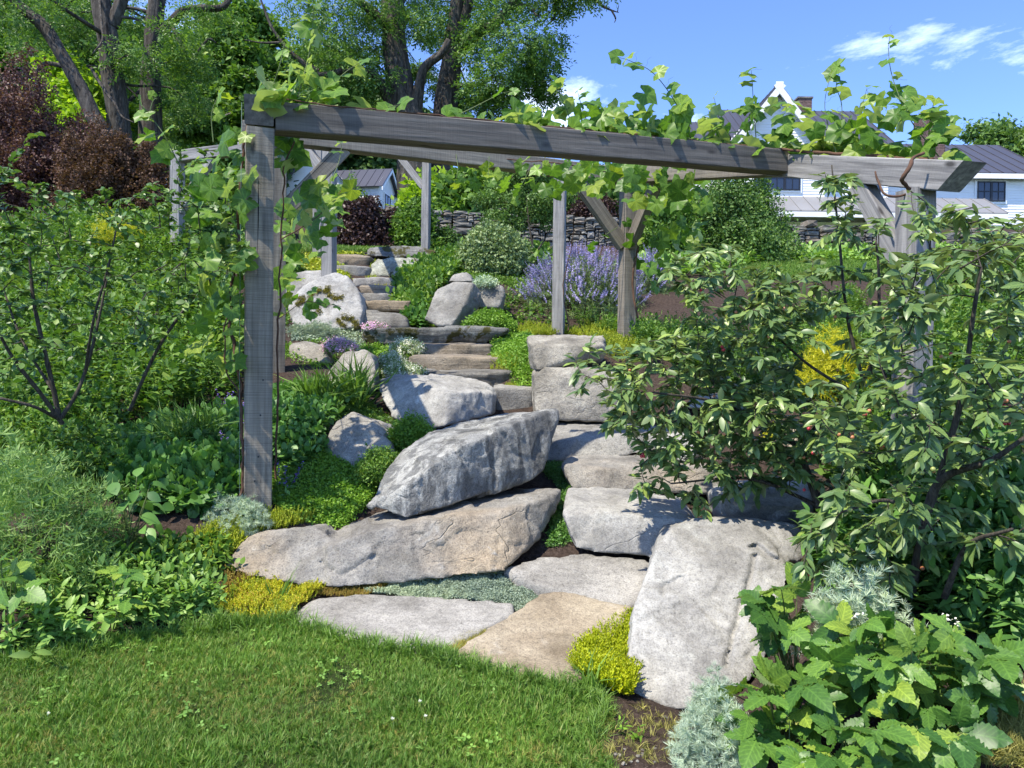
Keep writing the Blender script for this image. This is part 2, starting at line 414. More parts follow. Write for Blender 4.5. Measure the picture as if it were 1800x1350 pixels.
# ---------------------------------------------------------------- materials
MATS = {}
class NT:
    def __init__(s, name):
        s.m = bpy.data.materials.new(name); s.m.use_nodes = True; s.n = s.m.node_tree.nodes; s.l = s.m.node_tree.links; s.n.clear()
        s.out = s.n.new('ShaderNodeOutputMaterial')
    def N(s, t, ins=None, **k):
        n = s.n.new(t)
        for a, b in k.items(): setattr(n, a, b)
        for a, b in (ins or {}).items():
            if isinstance(b, bpy.types.NodeSocket): s.l.new(b, n.inputs[a])
            else: n.inputs[a].default_value = b
        return n
    def noise(s, vec, scale, detail=4, rough=.55, dist=0):
        return s.N('ShaderNodeTexNoise', {'Vector': vec, 'Scale': scale, 'Detail': detail, 'Roughness': rough, 'Distortion': dist}).outputs[0]
    def ramp(s, f, stops):
        n = s.N('ShaderNodeValToRGB', {0: f}); e = n.color_ramp.elements
        while len(e) < len(stops): e.new(.5)
        for q, (p, c) in zip(e, stops): q.position = p; q.color = (c, c, c, 1) if np.isscalar(c) else (*c, 1)
        return n.outputs[0]
    def mix(s, f, a, b, mode='MIX'):
        n = s.N('ShaderNodeMix', data_type='RGBA', blend_type=mode)
        for i, q in ((0, f), (6, a), (7, b)):
            if isinstance(q, bpy.types.NodeSocket): s.l.new(q, n.inputs[i])
            else: n.inputs[i].default_value = q if np.isscalar(q) else (*q, 1)
        return n.outputs[2]
    def math(s, op, a, b=0., c=0.):
        n = s.N('ShaderNodeMath', operation=op)
        for i, q in enumerate((a, b, c)):
            if isinstance(q, bpy.types.NodeSocket): s.l.new(q, n.inputs[i])
            else: n.inputs[i].default_value = q
        return n.outputs[0]
    def pos(s): return s.N('ShaderNodeNewGeometry').outputs['Position']
    def mapping(s, vec, sc=(1, 1, 1), loc=(0, 0, 0)): return s.N('ShaderNodeMapping', {'Vector': vec, 'Scale': sc, 'Location': loc}).outputs[0]
    def bump(s, h, strength=.5, dist=.02, nrm=None):
        d = {'Height': h, 'Strength': strength, 'Distance': dist}
        if nrm is not None: d['Normal'] = nrm
        return s.N('ShaderNodeBump', d).outputs[0]
    def surf(s, sock): s.l.new(sock, s.out.inputs['Surface']); return s.m
    def pbr(s, col, rough=.8, spec=.3, nrm=None, metal=0.):
        d = {'Base Color': col if isinstance(col, bpy.types.NodeSocket) else (*col, 1), 'Roughness': rough, 'Specular IOR Level': spec, 'Metallic': metal}
        if nrm is not None: d['Normal'] = nrm
        return s.N('ShaderNodeBsdfPrincipled', d).outputs[0]
LG = 1.65
def leaf_mat(name, c1, c2, trans=.3, rough=.5, spec=.35, back=None, c3=None, veins=None):
    gn = lambda c: tuple(min(.8, q*a) for q, a in zip(c, (LG*1.02, LG, LG*.76)))
    c1, c2 = gn(c1), gn(c2); c3 = gn(c3) if c3 else None; back = gn(back) if back else None
    k = NT(name); g = k.N('ShaderNodeNewGeometry'); oi = k.N('ShaderNodeObjectInfo')
    rnd = k.math('FRACT', k.math('ADD', g.outputs['Random Per Island'], oi.outputs['Random']))
    st = [(0, c1), (.75, c2)] + ([(1., c3)] if c3 else [])
    col = k.ramp(rnd, st)
    big = k.noise(g.outputs['Position'], 1.7, 2)
    col = k.mix(1., col, k.ramp(big, [(.3, (.72, .76, .80)), (.7, (1.18, 1.14, 1.0))]), 'MULTIPLY')
    bn = None
    if veins:
        uv = k.N('ShaderNodeSeparateXYZ', {0: k.N('ShaderNodeUVMap').outputs[0]}); ux, uy = uv.outputs[0], uv.outputs[1]; ax = k.math('ABSOLUTE', ux)
        if veins == 'palm':
            an = k.math('DIVIDE', k.math('ARCTAN2', ux, uy), .56); rr = k.math('SQRT', k.math('ADD', k.math('MULTIPLY', ux, ux), k.math('MULTIPLY', uy, uy)))
            dd = k.math('MULTIPLY', k.math('ABSOLUTE', k.math('SUBTRACT', k.math('FRACT', k.math('ADD', an, .5)), .5)), rr); line = k.ramp(dd, [(.0, 1.), (.035, .15), (.10, 0.)])
        else:
            s_ = k.math('MULTIPLY', k.math('SUBTRACT', uy, k.math('MULTIPLY', ax, 1.1)), 7.); fr = k.math('ABSOLUTE', k.math('SUBTRACT', k.math('FRACT', s_), .5)); side = k.ramp(fr, [(.0, 1.), (.16, .2), (.45, 0.)]); mid = k.ramp(ax, [(.0, 1.), (.022, .3), (.04, 0.)]); line = k.math('MAXIMUM', k.math('MULTIPLY', side, .75), mid)
        col = k.mix(k.math('MULTIPLY', line, .55), k.mix(1., col, (.86, .88, .86), 'MULTIPLY'), k.mix(1., col, (2.0, 1.85, 1.6), 'MULTIPLY')); bn = k.bump(line, -.9 if veins != 'palm' else -.6, .02)
        sp_ = k.noise(uv.inputs[0].links[0].from_socket, 5., 4, .7); col = k.mix(1., col, k.ramp(sp_, [(.32, (.72, .76, .78)), (.62, (1.12, 1.08, 1.)) ]), 'MULTIPLY')
    if back: col = k.mix(g.outputs['Backfacing'], col, back)
    p = k.pbr(col, rough, spec, bn)
    tcol = k.mix(1., col, (1.3, 1.4, .6), 'MULTIPLY')
    t = k.N('ShaderNodeBsdfTranslucent', {'Color': tcol}).outputs[0]
    mx = k.N('ShaderNodeMixShader', {0: trans, 1: p, 2: t}).outputs[0]
    return k.surf(mx)
RG = .85
def rock_mat(name, base, dark, lich=(.50, .51, .48), lich_lo=.56, tan=None, moss=0, speck=1., strat=0, bands=False, bump=.5):
    gn = lambda c: tuple(q*a for q, a in zip(c, (RG*1.0, RG, RG*.96)))
    base, dark, lich = gn(base), gn(dark), gn(lich); tan = gn(tan) if tan is not None else None
    k = NT(name); P = k.pos()
    n1 = k.noise(P, 2.6, 8, .6, .6); n2 = k.noise(P, 34, 5, .65); n3 = k.noise(P, 120, 3, .6); n4 = k.noise(P, 5.5, 9, .72, .6); n5 = k.noise(P, 1.1, 3)
    col = k.mix(k.ramp(n1, [(.34, 0.), (.62, 1.)]), dark, base)
    if tan is not None: col = k.mix(k.ramp(n5, [(.42, 0.), (.66, .9)]), col, tan)
    col = k.mix(k.ramp(n4, [(lich_lo, 0.), (lich_lo+.13, .8)]), col, lich)
    if bands:
        st = k.noise(k.mapping(P, (3., 3., .8)), 2.6, 5, .6, .8)
        col = k.mix(k.ramp(st, [(.46, 0.), (.56, .8)]), col, tuple(q*.45 for q in dark))
    col = k.mix(1., col, k.ramp(n2, [(.3, (.74, .74, .74)), (.5, (1., 1., 1.)), (.72, (1.15, 1.15, 1.13))]), 'MULTIPLY')
    col = k.mix(speck, col, k.ramp(n3, [(.36, (.68, .68, .69)), (.47, (1., 1., 1.)), (.62, (1.18, 1.18, 1.17))]), 'MULTIPLY')
    pits = k.noise(P, 19, 4, .7, .4)
    col = k.mix(k.ramp(pits, [(.27, .75), (.36, 0.)]), col, tuple(q*.35 for q in dark))
    if moss:
        nm = k.noise(P, 3.1, 6, .68, .4)
        col = k.mix(k.ramp(nm, [(.66-moss*.2, 0.), (.70-moss*.2, 1.)]), col, k.mix(n3, (.035, .034, .010), (.075, .07, .018)))
    dv = k.N('ShaderNodeVectorMath', {0: P, 1: k.N('ShaderNodeVectorMath', {0: k.N('ShaderNodeTexNoise', {'Vector': P, 'Scale': 7., 'Detail': 3.}).outputs['Color'], 1: (.12, .12, .12)}, operation='MULTIPLY').outputs[0]}, operation='ADD').outputs[0]
    pl = k.N('ShaderNodeSeparateColor', {0: k.N('ShaderNodeTexVoronoi', {'Vector': k.mapping(dv, (1., 1., 1.7)), 'Scale': 6.5}).outputs['Color']}).outputs[0]
    stn = k.noise(k.mapping(P, (2.6, 2.6, 1.1)), 1., 5, .6, .5); col = k.mix(1., col, k.ramp(stn, [(.36, (.70, .69, .67)), (.52, (1., 1., 1.)), (.7, (1.08, 1.08, 1.07))]), 'MULTIPLY')
    col = k.mix(1., col, k.ramp(pl, [(0., (.93, .93, .93)), (1., (1.06, 1.06, 1.06))]), 'MULTIPLY')
    h = k.math('ADD', k.math('MULTIPLY', n4, .5), k.math('MULTIPLY', n2, .35)); h = k.math('ADD', h, k.math('MULTIPLY', pl, .30)); h = k.math('ADD', h, k.math('MULTIPLY', n3, .22))
    if strat:
        sn = k.noise(k.mapping(P, (1.2, 1.2, 22)), 1.5, 6, .6, .3); h = k.math('ADD', h, k.math('MULTIPLY', sn, strat))
        col = k.mix(1., col, k.ramp(sn, [(.35, (.68, .68, .68)), (.6, (1.1, 1.1, 1.1))]), 'MULTIPLY')
    fi = k.noise(k.mapping(P, (1.2, 1.2, 2.6)), 1.3, 3, .5, .4); cr = k.ramp(k.math('ABSOLUTE', k.math('SUBTRACT', fi, .5)), [(.0, 1.), (.006, 0.)])
    cr = k.math('MULTIPLY', cr, k.ramp(n5, [(.45, 0.), (.55, 1.)])); h = k.math('SUBTRACT', h, k.math('MULTIPLY', cr, .35))
    return k.surf(k.pbr(col, .88, .25, k.bump(h, min(1., bump*1.5), .035)))
def wood_mat(name, c0=(.145, .128, .102), c1=(.285, .255, .205), saw=1.):
    k = NT(name); P = k.N('ShaderNodeTexCoord').outputs['Object']; oi = k.N('ShaderNodeObjectInfo')
    P = k.N('ShaderNodeVectorMath', {0: P, 1: k.N('ShaderNodeCombineXYZ', {2: k.math('MULTIPLY', oi.outputs['Random'], 37.)}).outputs[0]}, operation='ADD').outputs[0]
    g = k.noise(k.mapping(P, (42, 42, 1.6)), 1., 6, .6, .25)
    g2 = k.noise(k.mapping(P, (14, 14, 1.3)), 1., 4, .6, .3)
    sw = k.noise(k.mapping(P, (2.0, 2.0, 150)), 1., 2, .5)
    ck = k.noise(k.mapping(P, (34, 34, .6)), 1., 3, .5, .3)
    col = k.mix(k.ramp(g, [(.28, 0.), (.70, 1.)]), c0, c1)
    col = k.mix(1., col, k.ramp(g2, [(.3, (.62, .62, .64)), (.68, (1.18, 1.17, 1.15))]), 'MULTIPLY')
    col = k.mix(.5*saw, col, k.ramp(sw, [(.36, (.55, .55, .55)), (.55, (1.15, 1.15, 1.15))]), 'MULTIPLY')
    chk = k.ramp(ck, [(.25, 1.), (.27, 0.)])
    col = k.mix(chk, col, (.018, .017, .018))
    kn = k.N('ShaderNodeTexVoronoi', {'Vector': k.mapping(P, (5.5, 5.5, 2.2)), 'Scale': 1.}).outputs['Distance']
    col = k.mix(k.ramp(kn, [(.05, .85), (.13, 0.)]), col, (.03, .027, .026))
    h = k.math('ADD', k.math('MULTIPLY', g, .5), k.math('MULTIPLY', sw, .35*saw)); h = k.math('SUBTRACT', h, k.math('MULTIPLY', chk, 1.2))
    return k.surf(k.pbr(col, .8, .25, k.bump(h, .55, .012)))
def plain_mat(name, c, rough=.6, spec=.4, var=.12, scale=3., metal=0., bump=0.):
    k = NT(name); P = k.pos(); n = k.noise(P, scale, 5)
    col = k.mix(1., c, k.ramp(n, [(.3, (1-var,)*3), (.7, (1+var,)*3)]), 'MULTIPLY')
    return k.surf(k.pbr(col, rough, spec, k.bump(n, bump, .02) if bump else None, metal))
def bark_mat(name, c0=(.026, .022, .018), c1=(.12, .108, .092), sc=1.):
    k = NT(name); P = k.pos(); v = k.noise(k.mapping(P, (11*sc, 11*sc, 1.6*sc)), 1., 6, .62, .8); n = k.noise(P, 14*sc, 4)
    col = k.mix(k.ramp(v, [(.33, 0.), (.66, 1.)]), c0, c1); col = k.mix(1., col, k.ramp(n, [(.3, (.75,)*3), (.7, (1.15,)*3)]), 'MULTIPLY')
    return k.surf(k.pbr(col, .92, .15, k.bump(v, .9, .06/sc)))

M_SOIL_COL = None
def ground_material():
    k = NT('ground_soil'); P = k.pos()
    n = k.noise(P, 30, 6, .7); n2 = k.noise(P, 3, 4); n3 = k.noise(P, 130, 2)
    soil = k.mix(k.ramp(n, [(.32, 0.), (.68, 1.)]), (.020, .014, .011), (.085, .062, .050))
    soil = k.mix(k.ramp(n3, [(.64, 0.), (.70, .7)]), soil, (.2, .16, .13))
    gr = k.mix(k.ramp(n2, [(.35, 0.), (.65, 1.)]), (.022, .034, .010), (.05, .07, .02))
    a = k.N('ShaderNodeAttribute', attribute_name='grass').outputs['Fac']
    col = k.mix(a, soil, gr)
    return k.surf(k.pbr(col, .95, .1, k.bump(n, .8, .03)))
M_GROUND = ground_material()
ROCK_WHITE = rock_mat('pale_granite', (.43, .42, .40), (.29, .285, .28), (.50, .50, .48), .55, bump=.35, speck=.8)
ROCK_GREY = rock_mat('grey_granite', (.33, .32, .30), (.20, .195, .19), (.46, .46, .43), .57)
ROCK_GNEISS = rock_mat('banded_gneiss', (.40, .40, .385), (.25, .255, .26), (.55, .55, .53), .52, bands=True, bump=.6)
ROCK_SLAB = rock_mat('slab_granite', (.34, .325, .30), (.21, .20, .19), (.43, .42, .40), .58, tan=(.40, .32, .23))
ROCK_TAN = rock_mat('tan_granite', (.41, .35, .265), (.29, .235, .17), (.45, .41, .35), .58, bump=.35)
ROCK_FLAG = rock_mat('grey_flagstone', (.38, .365, .345), (.25, .24, .225), (.44, .43, .41), .60, bump=.3)
ROCK_STEP = rock_mat('brown_step_stone', (.33, .29, .24), (.21, .18, .15), (.36, .34, .30), .60, tan=(.30, .24, .17), strat=.3)
ROCK_DARK = rock_mat('dark_schist', (.25, .24, .22), (.15, .14, .13), (.30, .30, .28), .60, strat=.4)
ROCK_MOSS = rock_mat('mossy_schist', (.24, .24, .23), (.13, .13, .13), (.42, .43, .40), .54, moss=.75, strat=.6)
ROCK_LICHEN = rock_mat('lichened_stone', (.44, .45, .38), (.22, .22, .19), (.55, .57, .47), .48, moss=.55)
ROCK_COARSE = rock_mat('coarse_speckled_granite', (.38, .355, .315), (.25, .235, .21), (.5, .48, .43), .52, speck=1., bump=.7)
ROCK_WALL = [rock_mat('wall_stone_grey', (.30, .29, .265), (.16, .155, .145), (.36, .35, .33), .58, strat=.4),
             rock_mat('wall_stone_brown', (.31, .27, .225), (.17, .145, .12), (.34, .32, .28), .6, strat=.4),
             rock_mat('wall_stone_pale', (.36, .35, .33), (.2, .195, .185), (.45, .44, .42), .55, strat=.3)]
WOOD = wood_mat('weathered_timber'); WOOD_DARK = wood_mat('dark_timber', (.082, .074, .064), (.185, .168, .146), .4); WOOD_OLD = wood_mat('silvered_timber', (.14, .138, .135), (.36, .352, .335), .3)  # WOOD_DARK: darker brown-grey tone for the front crossbeam and one side beam
BARK = bark_mat('furrowed_bark'); BARK_TWIG = bark_mat('twig_bark', (.03, .026, .02), (.11, .095, .075), 5.)
BARK_PALE = bark_mat('pale_bark', (.12, .11, .1), (.32, .3, .27), 2.)
WHITE_PAINT = plain_mat('white_paint', (.80, .80, .78), .5, .4, .03, 2.)
ROOF = plain_mat('dark_metal_roof', (.060, .060, .074), .42, .5, .08, .8)
ROOF_LIGHT = plain_mat('grey_metal_roof', (.22, .22, .225), .45, .5, .08, .8)
WIN_FRAME = plain_mat('black_window_frame', (.015, .016, .02), .4)
def glass_mat():
    k = NT('window_glass'); return k.surf(k.pbr((.02, .026, .04), .06, .8))
GLASS = glass_mat()
BRICK = plain_mat('chimney_brick', (.17, .115, .10), .85, .2, .35, 6.)
MORTAR = plain_mat('chimney_mortar', (.3, .28, .26), .9, .1)
L_CHERRY = leaf_mat('cherry_leaf', (.048, .092, .038), (.098, .155, .064), .20, .40, .45, (.13, .17, .10), (.16, .22, .065))
L_SERV = leaf_mat('rounded_shrub_leaf', (0.0344, 0.0767, 0.0264), (0.082, 0.1481, 0.0476), .25, .42, .42, None, (.12, .18, .05))
L_GRAPE = leaf_mat('grape_leaf', (.052, .120, .028), (.110, .200, .040), .42, .42, .35, (.17, .22, .11), (.19, .25, .045))
L_RASP = leaf_mat('bramble_leaf', (.032, .088, .020), (.070, .150, .034), .24, .45, .35, (.11, .16, .08), (.12, .19, .04))
L_PEREN = leaf_mat('perennial_leaf', (.035, .085, .018), (.085, .160, .035), .28, .5, .3, None, (.15, .22, .05))
L_PEREN2 = leaf_mat('dark_perennial_leaf', (0.0333, 0.0907, 0.0272), (0.0832, 0.1739, 0.0484), .22, .45, .35)
L_WILLOW = leaf_mat('narrow_grey_leaf', (0.0798, 0.1522, 0.058), (0.1668, 0.2537, 0.1015), .25, .5, .3)
L_BORDER = leaf_mat('border_leaf', (0.087, 0.174, 0.0464), (0.1668, 0.2755, 0.0798), .28, .45, .35, None, (.17, .25, .08))
L_MAT = leaf_mat('green_mat_leaf', (0.0605, 0.1375, 0.0198), (0.1265, 0.2255, 0.033), .22, .5, .3)
L_SEDY = leaf_mat('golden_stonecrop_leaf', (.19, .22, .02), (.36, .36, .035), .2, .5, .3, None, (.30, .18, .05))
L_SEDO = leaf_mat('orange_stonecrop_leaf', (.16, .10, .04), (.22, .17, .05), .2, .5, .3, None, (.15, .18, .04))
L_SEDG = leaf_mat('green_stonecrop_leaf', (.13, .19, .025), (.26, .29, .035), .2, .5, .3)
L_CHART = leaf_mat('chartreuse_stonecrop_leaf', (.17, .22, .008), (.27, .30, .012), .2, .5, .3)
L_GOLD = leaf_mat('gold_foliage', (.22, .24, .018), (.36, .35, .03), .3, .5, .3)
L_SILV = leaf_mat('silver_artemisia_leaf', (.20, .26, .255), (.33, .40, .41), .15, .7, .15)
L_THYME = leaf_mat('grey_thyme_leaf', (.14, .185, .17), (.23, .28, .27), .12, .7, .15)
L_NEP = leaf_mat('catmint_leaf', (.09, .14, .075), (.15, .21, .12), .2, .6, .2)
F_NEP = leaf_mat('catmint_flower', (.15, .14, .42), (.26, .24, .58), .2, .6, .2)
F_SALV = leaf_mat('salvia_flower', (.07, .045, .26), (.13, .09, .42), .2, .6, .2)
F_PINK = leaf_mat('thyme_flower', (.36, .19, .48), (.55, .34, .66), .2, .6, .2)
F_WHITE = leaf_mat('white_flower', (.55, .60, .50), (.78, .80, .74), .2, .6, .2)
L_PURP = leaf_mat('purple_smoke_leaf', (.042, .020, .028), (.085, .042, .050), .2, .5, .3, None, (.14, .09, .085))
L_BROWN = leaf_mat('bronze_smoke_leaf', (.045, .022, .020), (.085, .050, .042), .2, .6, .25)
L_PLUM = leaf_mat('plum_leaf', (.018, .010, .016), (.045, .025, .030), .2, .45, .35)
L_LOCUST = leaf_mat('locust_leaf', (.038, .092, .026), (.086, .160, .044), .32, .5, .3, None, (.12, .19, .05))
L_SUNNY = leaf_mat('sunny_tree_leaf', (.10, .18, .018), (.22, .32, .03), .4, .5, .3)
L_TREE = leaf_mat('tree_leaf', (0.0403, 0.092, 0.0207), (0.092, 0.1667, 0.0391), .32, .5, .3)
L_FOREST = leaf_mat('forest_leaf', (0.023, 0.0529, 0.0184), (0.0517, 0.0978, 0.0299), .25, .55, .25)
L_SHRUB = leaf_mat('shrub_leaf', (0.042, 0.09, 0.0288), (0.09, 0.156, 0.0504), .25, .5, .3)
L_GREYSH = leaf_mat('grey_green_shrub_leaf', (.085, .130, .070), (.150, .205, .115), .2, .5, .3)
L_GRASS = leaf_mat('lawn_blade', (.048, .112, .020), (.108, .195, .040), .25, .5, .3, None, (.19, .21, .085))
L_BLADE = leaf_mat('long_grass_blade', (.050, .105, .022), (.105, .185, .045), .25, .45, .35)
L_DRY = leaf_mat('dry_grass_blade', (.13, .14, .04), (.26, .24, .10), .2, .6, .2)
L_CLOVER = leaf_mat('clover_leaf', (.07, .15, .035), (.12, .22, .06), .22, .5, .3)
V_GRAPE = leaf_mat('veined_grape_leaf', (.052, .120, .028), (.110, .200, .040), .42, .42, .35, (.17, .22, .11), (.19, .25, .045), 'palm')
V_RASP = leaf_mat('veined_bramble_leaf', (.030, .084, .024), (.088, .178, .042), .28, .42, .4, (.11, .16, .08), (.16, .23, .05), 'pin')
V_CHERRY = leaf_mat('veined_cherry_leaf', (.048, .092, .038), (.098, .155, .064), .20, .40, .45, (.13, .17, .10), (.16, .22, .065), 'pin')
VEINED = {'grape': V_GRAPE, 'tf': V_RASP, 'cherry': V_CHERRY}
BERRY = [plain_mat('red_cherry', (.45, .035, .05), .25, .5), plain_mat('green_cherry', (.30, .33, .08), .3, .5), plain_mat('blush_cherry', (.50, .20, .09), .28, .5)]
MOSS = leaf_mat('cushion_moss', (.05, .05, .010), (.11, .10, .018), .1, .8, .1)
STALK = plain_mat('green_stalk', (.10, .14, .04), .6)
CANE = plain_mat('vine_cane', (.10, .055, .035), .8, .2, .3, 20.)

# ---------------------------------------------------------------- ground
LAWN = [(-260,1180),(0,1168),(130,1150),(250,1122),(370,1106),(430,1098),(520,1098),(640,1138),(760,1152),(800,1168),(860,1190),(1000,1213),(1066,1250),(1045,1300),(1035,1420),(-400,1500)]
UPLAWN = [(1285,478),(1330,462),(1440,459),(1620,470),(1620,490),(1440,494),(1300,492)]
UPLAWN2 = [(500,446),(640,444),(700,441),(560,434),(500,436)]
def build_ground():
    xs = np.unique(np.r_[np.linspace(-420, -30, 22), np.linspace(-30, -8, 45), np.linspace(-8, 8, 230), np.linspace(8, 30, 45), np.linspace(30, 420, 22)])
    ys = np.unique(np.r_[np.linspace(-220, -4, 16), np.linspace(-4, 1.5, 16), np.linspace(1.5, 14, 190), np.linspace(14, 40, 90), np.linspace(40, 420, 30)])
    X, Y = np.meshgrid(xs, ys); Z = tz(X, Y)
    near = np.exp(-((X/12)**2+((Y-6)/14)**2))
    Z = Z + near*.018*fbm(np.c_[X.ravel()*2.2, Y.ravel()*2.2, 0*X.ravel()], 5, 4).reshape(X.shape)
    V = np.c_[X.ravel(), Y.ravel(), Z.ravel()]; nx = len(xs); ny = len(ys)
    i = (np.arange(ny-1)[:, None]*nx+np.arange(nx-1)[None]).ravel()
    T = np.c_[i, i+1, i+nx+1, i+nx]
    me = mesh_from('ground', V, T, M_GROUND)
    px, py, d = pix(V); ok = d > .5
    g = np.zeros(len(V))
    for pl in (LAWN, UPLAWN, UPLAWN2): g[ok & in_poly(px, py, pl)] = 1
    g[(V[:, 1] > 21.5) | (V[:, 1] < 2.2)] = 1
    a = me.attributes.new('grass', 'FLOAT', 'POINT'); a.data.foreach_set('value', g.astype(np.float32))
    o = bpy.data.objects.new('ground', me); link(o)
    tag(o, 'dark soil and mulch slope rising from the lawn to the house', 'ground', kind='structure')
build_ground()

# ---------------------------------------------------------------- timber frames
def timber(name, p0, p1, w, h, parent, mat=WOOD, upv=(0, 0, 1), cut0=0., cut1=0., label=None):
    """a beam from p0 to p1; local z runs along it; cut slants an end (top longer than bottom)"""
    p0 = np.asarray(p0, float); p1 = np.asarray(p1, float); L = np.linalg.norm(p1-p0); z = (p1-p0)/L
    u = np.asarray(upv, float); x = nrmz(np.cross(u, z)); y = np.cross(z, x)
    n = max(2, int(L/.12)); rows = []
    r = rng_(int(abs(p0.sum()*1000)) % 99999)
    b = .006; prof = np.array([(-w/2+b, -h/2), (w/2-b, -h/2), (w/2, -h/2+b), (w/2, h/2-b), (w/2-b, h/2), (-w/2+b, h/2), (-w/2, h/2-b), (-w/2, -h/2+b)])
    for i in range(n+1):
        q = i/n; zz = q*L + (prof[:, 1]/h*2)*(cut1*(q > .999) - cut0*(q < .001))
        wob = r.normal(0, .0012, (8, 2)); rows.append(np.c_[prof+wob, zz])
    V = np.concatenate(rows); m = 8; T = []
    for i in range(n):
        for j in range(m):
            a, bb, c, d = i*m+j, i*m+(j+1) % m, (i+1)*m+(j+1) % m, (i+1)*m+j; T += [(a, bb, c), (a, c, d)]
    for base, rev in ((0, 1), (n*m, 0)):
        for j in range(1, m-1): T.append((base, base+j+1, base+j) if rev else (base, base+j, base+j+1))
    me = mesh_from(name, V, T, mat, True); o = bpy.data.objects.new(name, me); link(o, parent)
    base = np.array(parent.location) if parent is not None else 0
    Mx = np.eye(4); Mx[:3, 0] = x; Mx[:3, 1] = y; Mx[:3, 2] = z; Mx[:3, 3] = p0-base
    o.matrix_local = Matrix(Mx)
    if label: o['label'] = label
    return o
def rot_up(a): a = R(a); return (math.cos(a), math.sin(a), 0)
UP = np.array([0, 0, 1.])
A1 = np.array(W(455, 500, 4.85)); J1 = np.array(W(1392, 285, 6.3)); C1 = np.array(W(1103, 450, 9.45)); D1 = np.array(W(487, 450, 8.0)); E1 = np.array(W(1610, 320, 4.93))
front = thing('timber_pergola', 'large weathered grey timber pergola draped with grape vine over the stone steps', 'pergola', tuple(W(455, 890, 4.9)), 'timber frames over the steps')
ang = 20.7; fu = np.array(rot_up(ang)); fv = np.array((-fu[1], fu[0], 0))
zA = W(480, 178, 4.8).z; zJ = W(1380, 266, 6.25).z; zD = W(524, 236, 8.25).z; zC = zD-.03; zE = W(1693, 287, 4.62).z
hb = .178
def at(p, z): return np.array([p[0], p[1], z])
timber('post', at(A1, W(455, 905, 4.85).z), at(A1, zA-hb+.002), .166, .166, front, upv=fv)
timber('post', at(D1, W(487, 715, 8.0).z), at(D1, zD-hb-.0), .166, .166, front, upv=fv)
timber('post', at(C1, W(1103, 660, 9.45).z), at(C1, zC-hb), .166, .166, front, upv=fv)
timber('post', at(E1, W(1605, 1010, 4.9).z), at(E1, W(1610, 335, 4.93).z), .17, .17, front, WOOD_OLD, upv=fv)
# crossbeams
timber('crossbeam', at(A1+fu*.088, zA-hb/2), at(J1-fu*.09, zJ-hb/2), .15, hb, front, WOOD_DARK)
timber('crossbeam', at(D1-fu*.35, zD-hb/2), at(C1+fu*.09, zC-hb/2), .16, hb, front)
# sloping side beams
dd = nrmz(D1-A1)[:2]
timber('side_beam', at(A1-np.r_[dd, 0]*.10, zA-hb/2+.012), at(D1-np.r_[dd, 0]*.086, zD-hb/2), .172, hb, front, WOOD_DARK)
tip = np.array(W(1690, 311, 4.62)); j2 = at(J1, zJ-hb/2); dirR = nrmz(j2-tip)
timber('side_beam', tip, j2+nrmz(at(C1, zC-hb/2)-j2)*.2, .172, .182, front, WOOD_OLD, cut0=.075, label='sunlit silvery beam with a slanted sawn end')
timber('side_beam', j2+nrmz(at(C1, zC-hb/2)-j2)*.2, at(C1, zC-hb/2)-fv*.086, .168, hb, front)
def brace(post, dirv, zt, rise, parent, w=.13, h=.10, drop=.62, out=.58, mat=WOOD):
    a = at(post, zt-drop)+np.asarray(dirv)*.06; b = at(post, zt+.02+rise)+np.asarray(dirv)*out
    timber('brace', a, b, h, w, parent, mat)
brace(D1, fu, zD-hb, 0, front, drop=.7, out=.68, w=.16)
brace(D1, fv, zD-hb, 0, front)
brace(C1, -fu, zC-hb, 0, front, drop=.75, out=.72, w=.16)
brace(C1, -fv*1.0, zC-hb, -.14, front, drop=.75, out=.66, w=.15)
brace(E1, nrmz(at(J1, 0)-at(E1, 0)), W(1610, 335, 4.93).z, .16, front, drop=.5, out=.55, w=.14, mat=WOOD_OLD)
# upper frame
upper = thing('timber_pergola', 'smaller farther grey timber frame standing among the upper steps', 'pergola', tuple(W(579, 485, 10.9)), 'timber frames over the steps')
a2 = -12; gu = np.array(rot_up(a2)); gv = np.array((-gu[1], gu[0], 0))
P7, P2, P4, P3, P8 = [np.array(W(*q)) for q in ((312, 330, 12.0), (579, 400, 10.9), (983, 450, 10.8), (749, 360, 16.6), (560, 400, 14.0))]
z7 = W(355, 258, 11.7).z; z4 = W(985, 300, 10.8).z+.12; z3 = W(749, 276, 16.6).z+.17
for p, b, zt in ((P7, (312, 420, 12.0), z7-.17), (P2, (579, 560, 10.9), z7-.17), (P4, (983, 590, 10.8), z4), (P3, (749, 445, 16.6), z3-.17), (P8, (560, 450, 14.0), z3-.17)):
    timber('post', at(p, W(*b).z-.1), at(p, zt+.002), .162, .162, upper, upv=gv, mat=WOOD_OLD)
timber('crossbeam', at(P7-nrmz(P2-P7)*.25, z7-.085), at(P2+nrmz(P2-P7)*.15, z7-.085), .15, .17, upper, WOOD_OLD)
timber('crossbeam', at(P8-gu*.6, z3-.085), at(P3+gu*.25, z3-.085), .15, .17, upper, WOOD_OLD)
dp = nrmz(at(P8, 0)-at(P2, 0))
timber('side_beam', at(P2, z7-.083)+dp*.09, at(P8, z3-.085)-dp*.09, .15, .168, upper, WOOD_OLD)
dq = nrmz(at(P2, 0)-at(P7, 0))
brace(P7, dq, z7-.17, 0, upper, drop=.75, out=.7, mat=WOOD_OLD, w=.14); brace(P2, -dq, z7-.17, 0, upper, drop=.45, out=.45, mat=WOOD_OLD, w=.14)
brace(P2, dp, z7-.17, .1, upper, drop=.45, out=.45, mat=WOOD_OLD, w=.14); brace(P3, -gu, z3-.17, 0, upper, drop=.65, out=.6, mat=WOOD_OLD, w=.14)


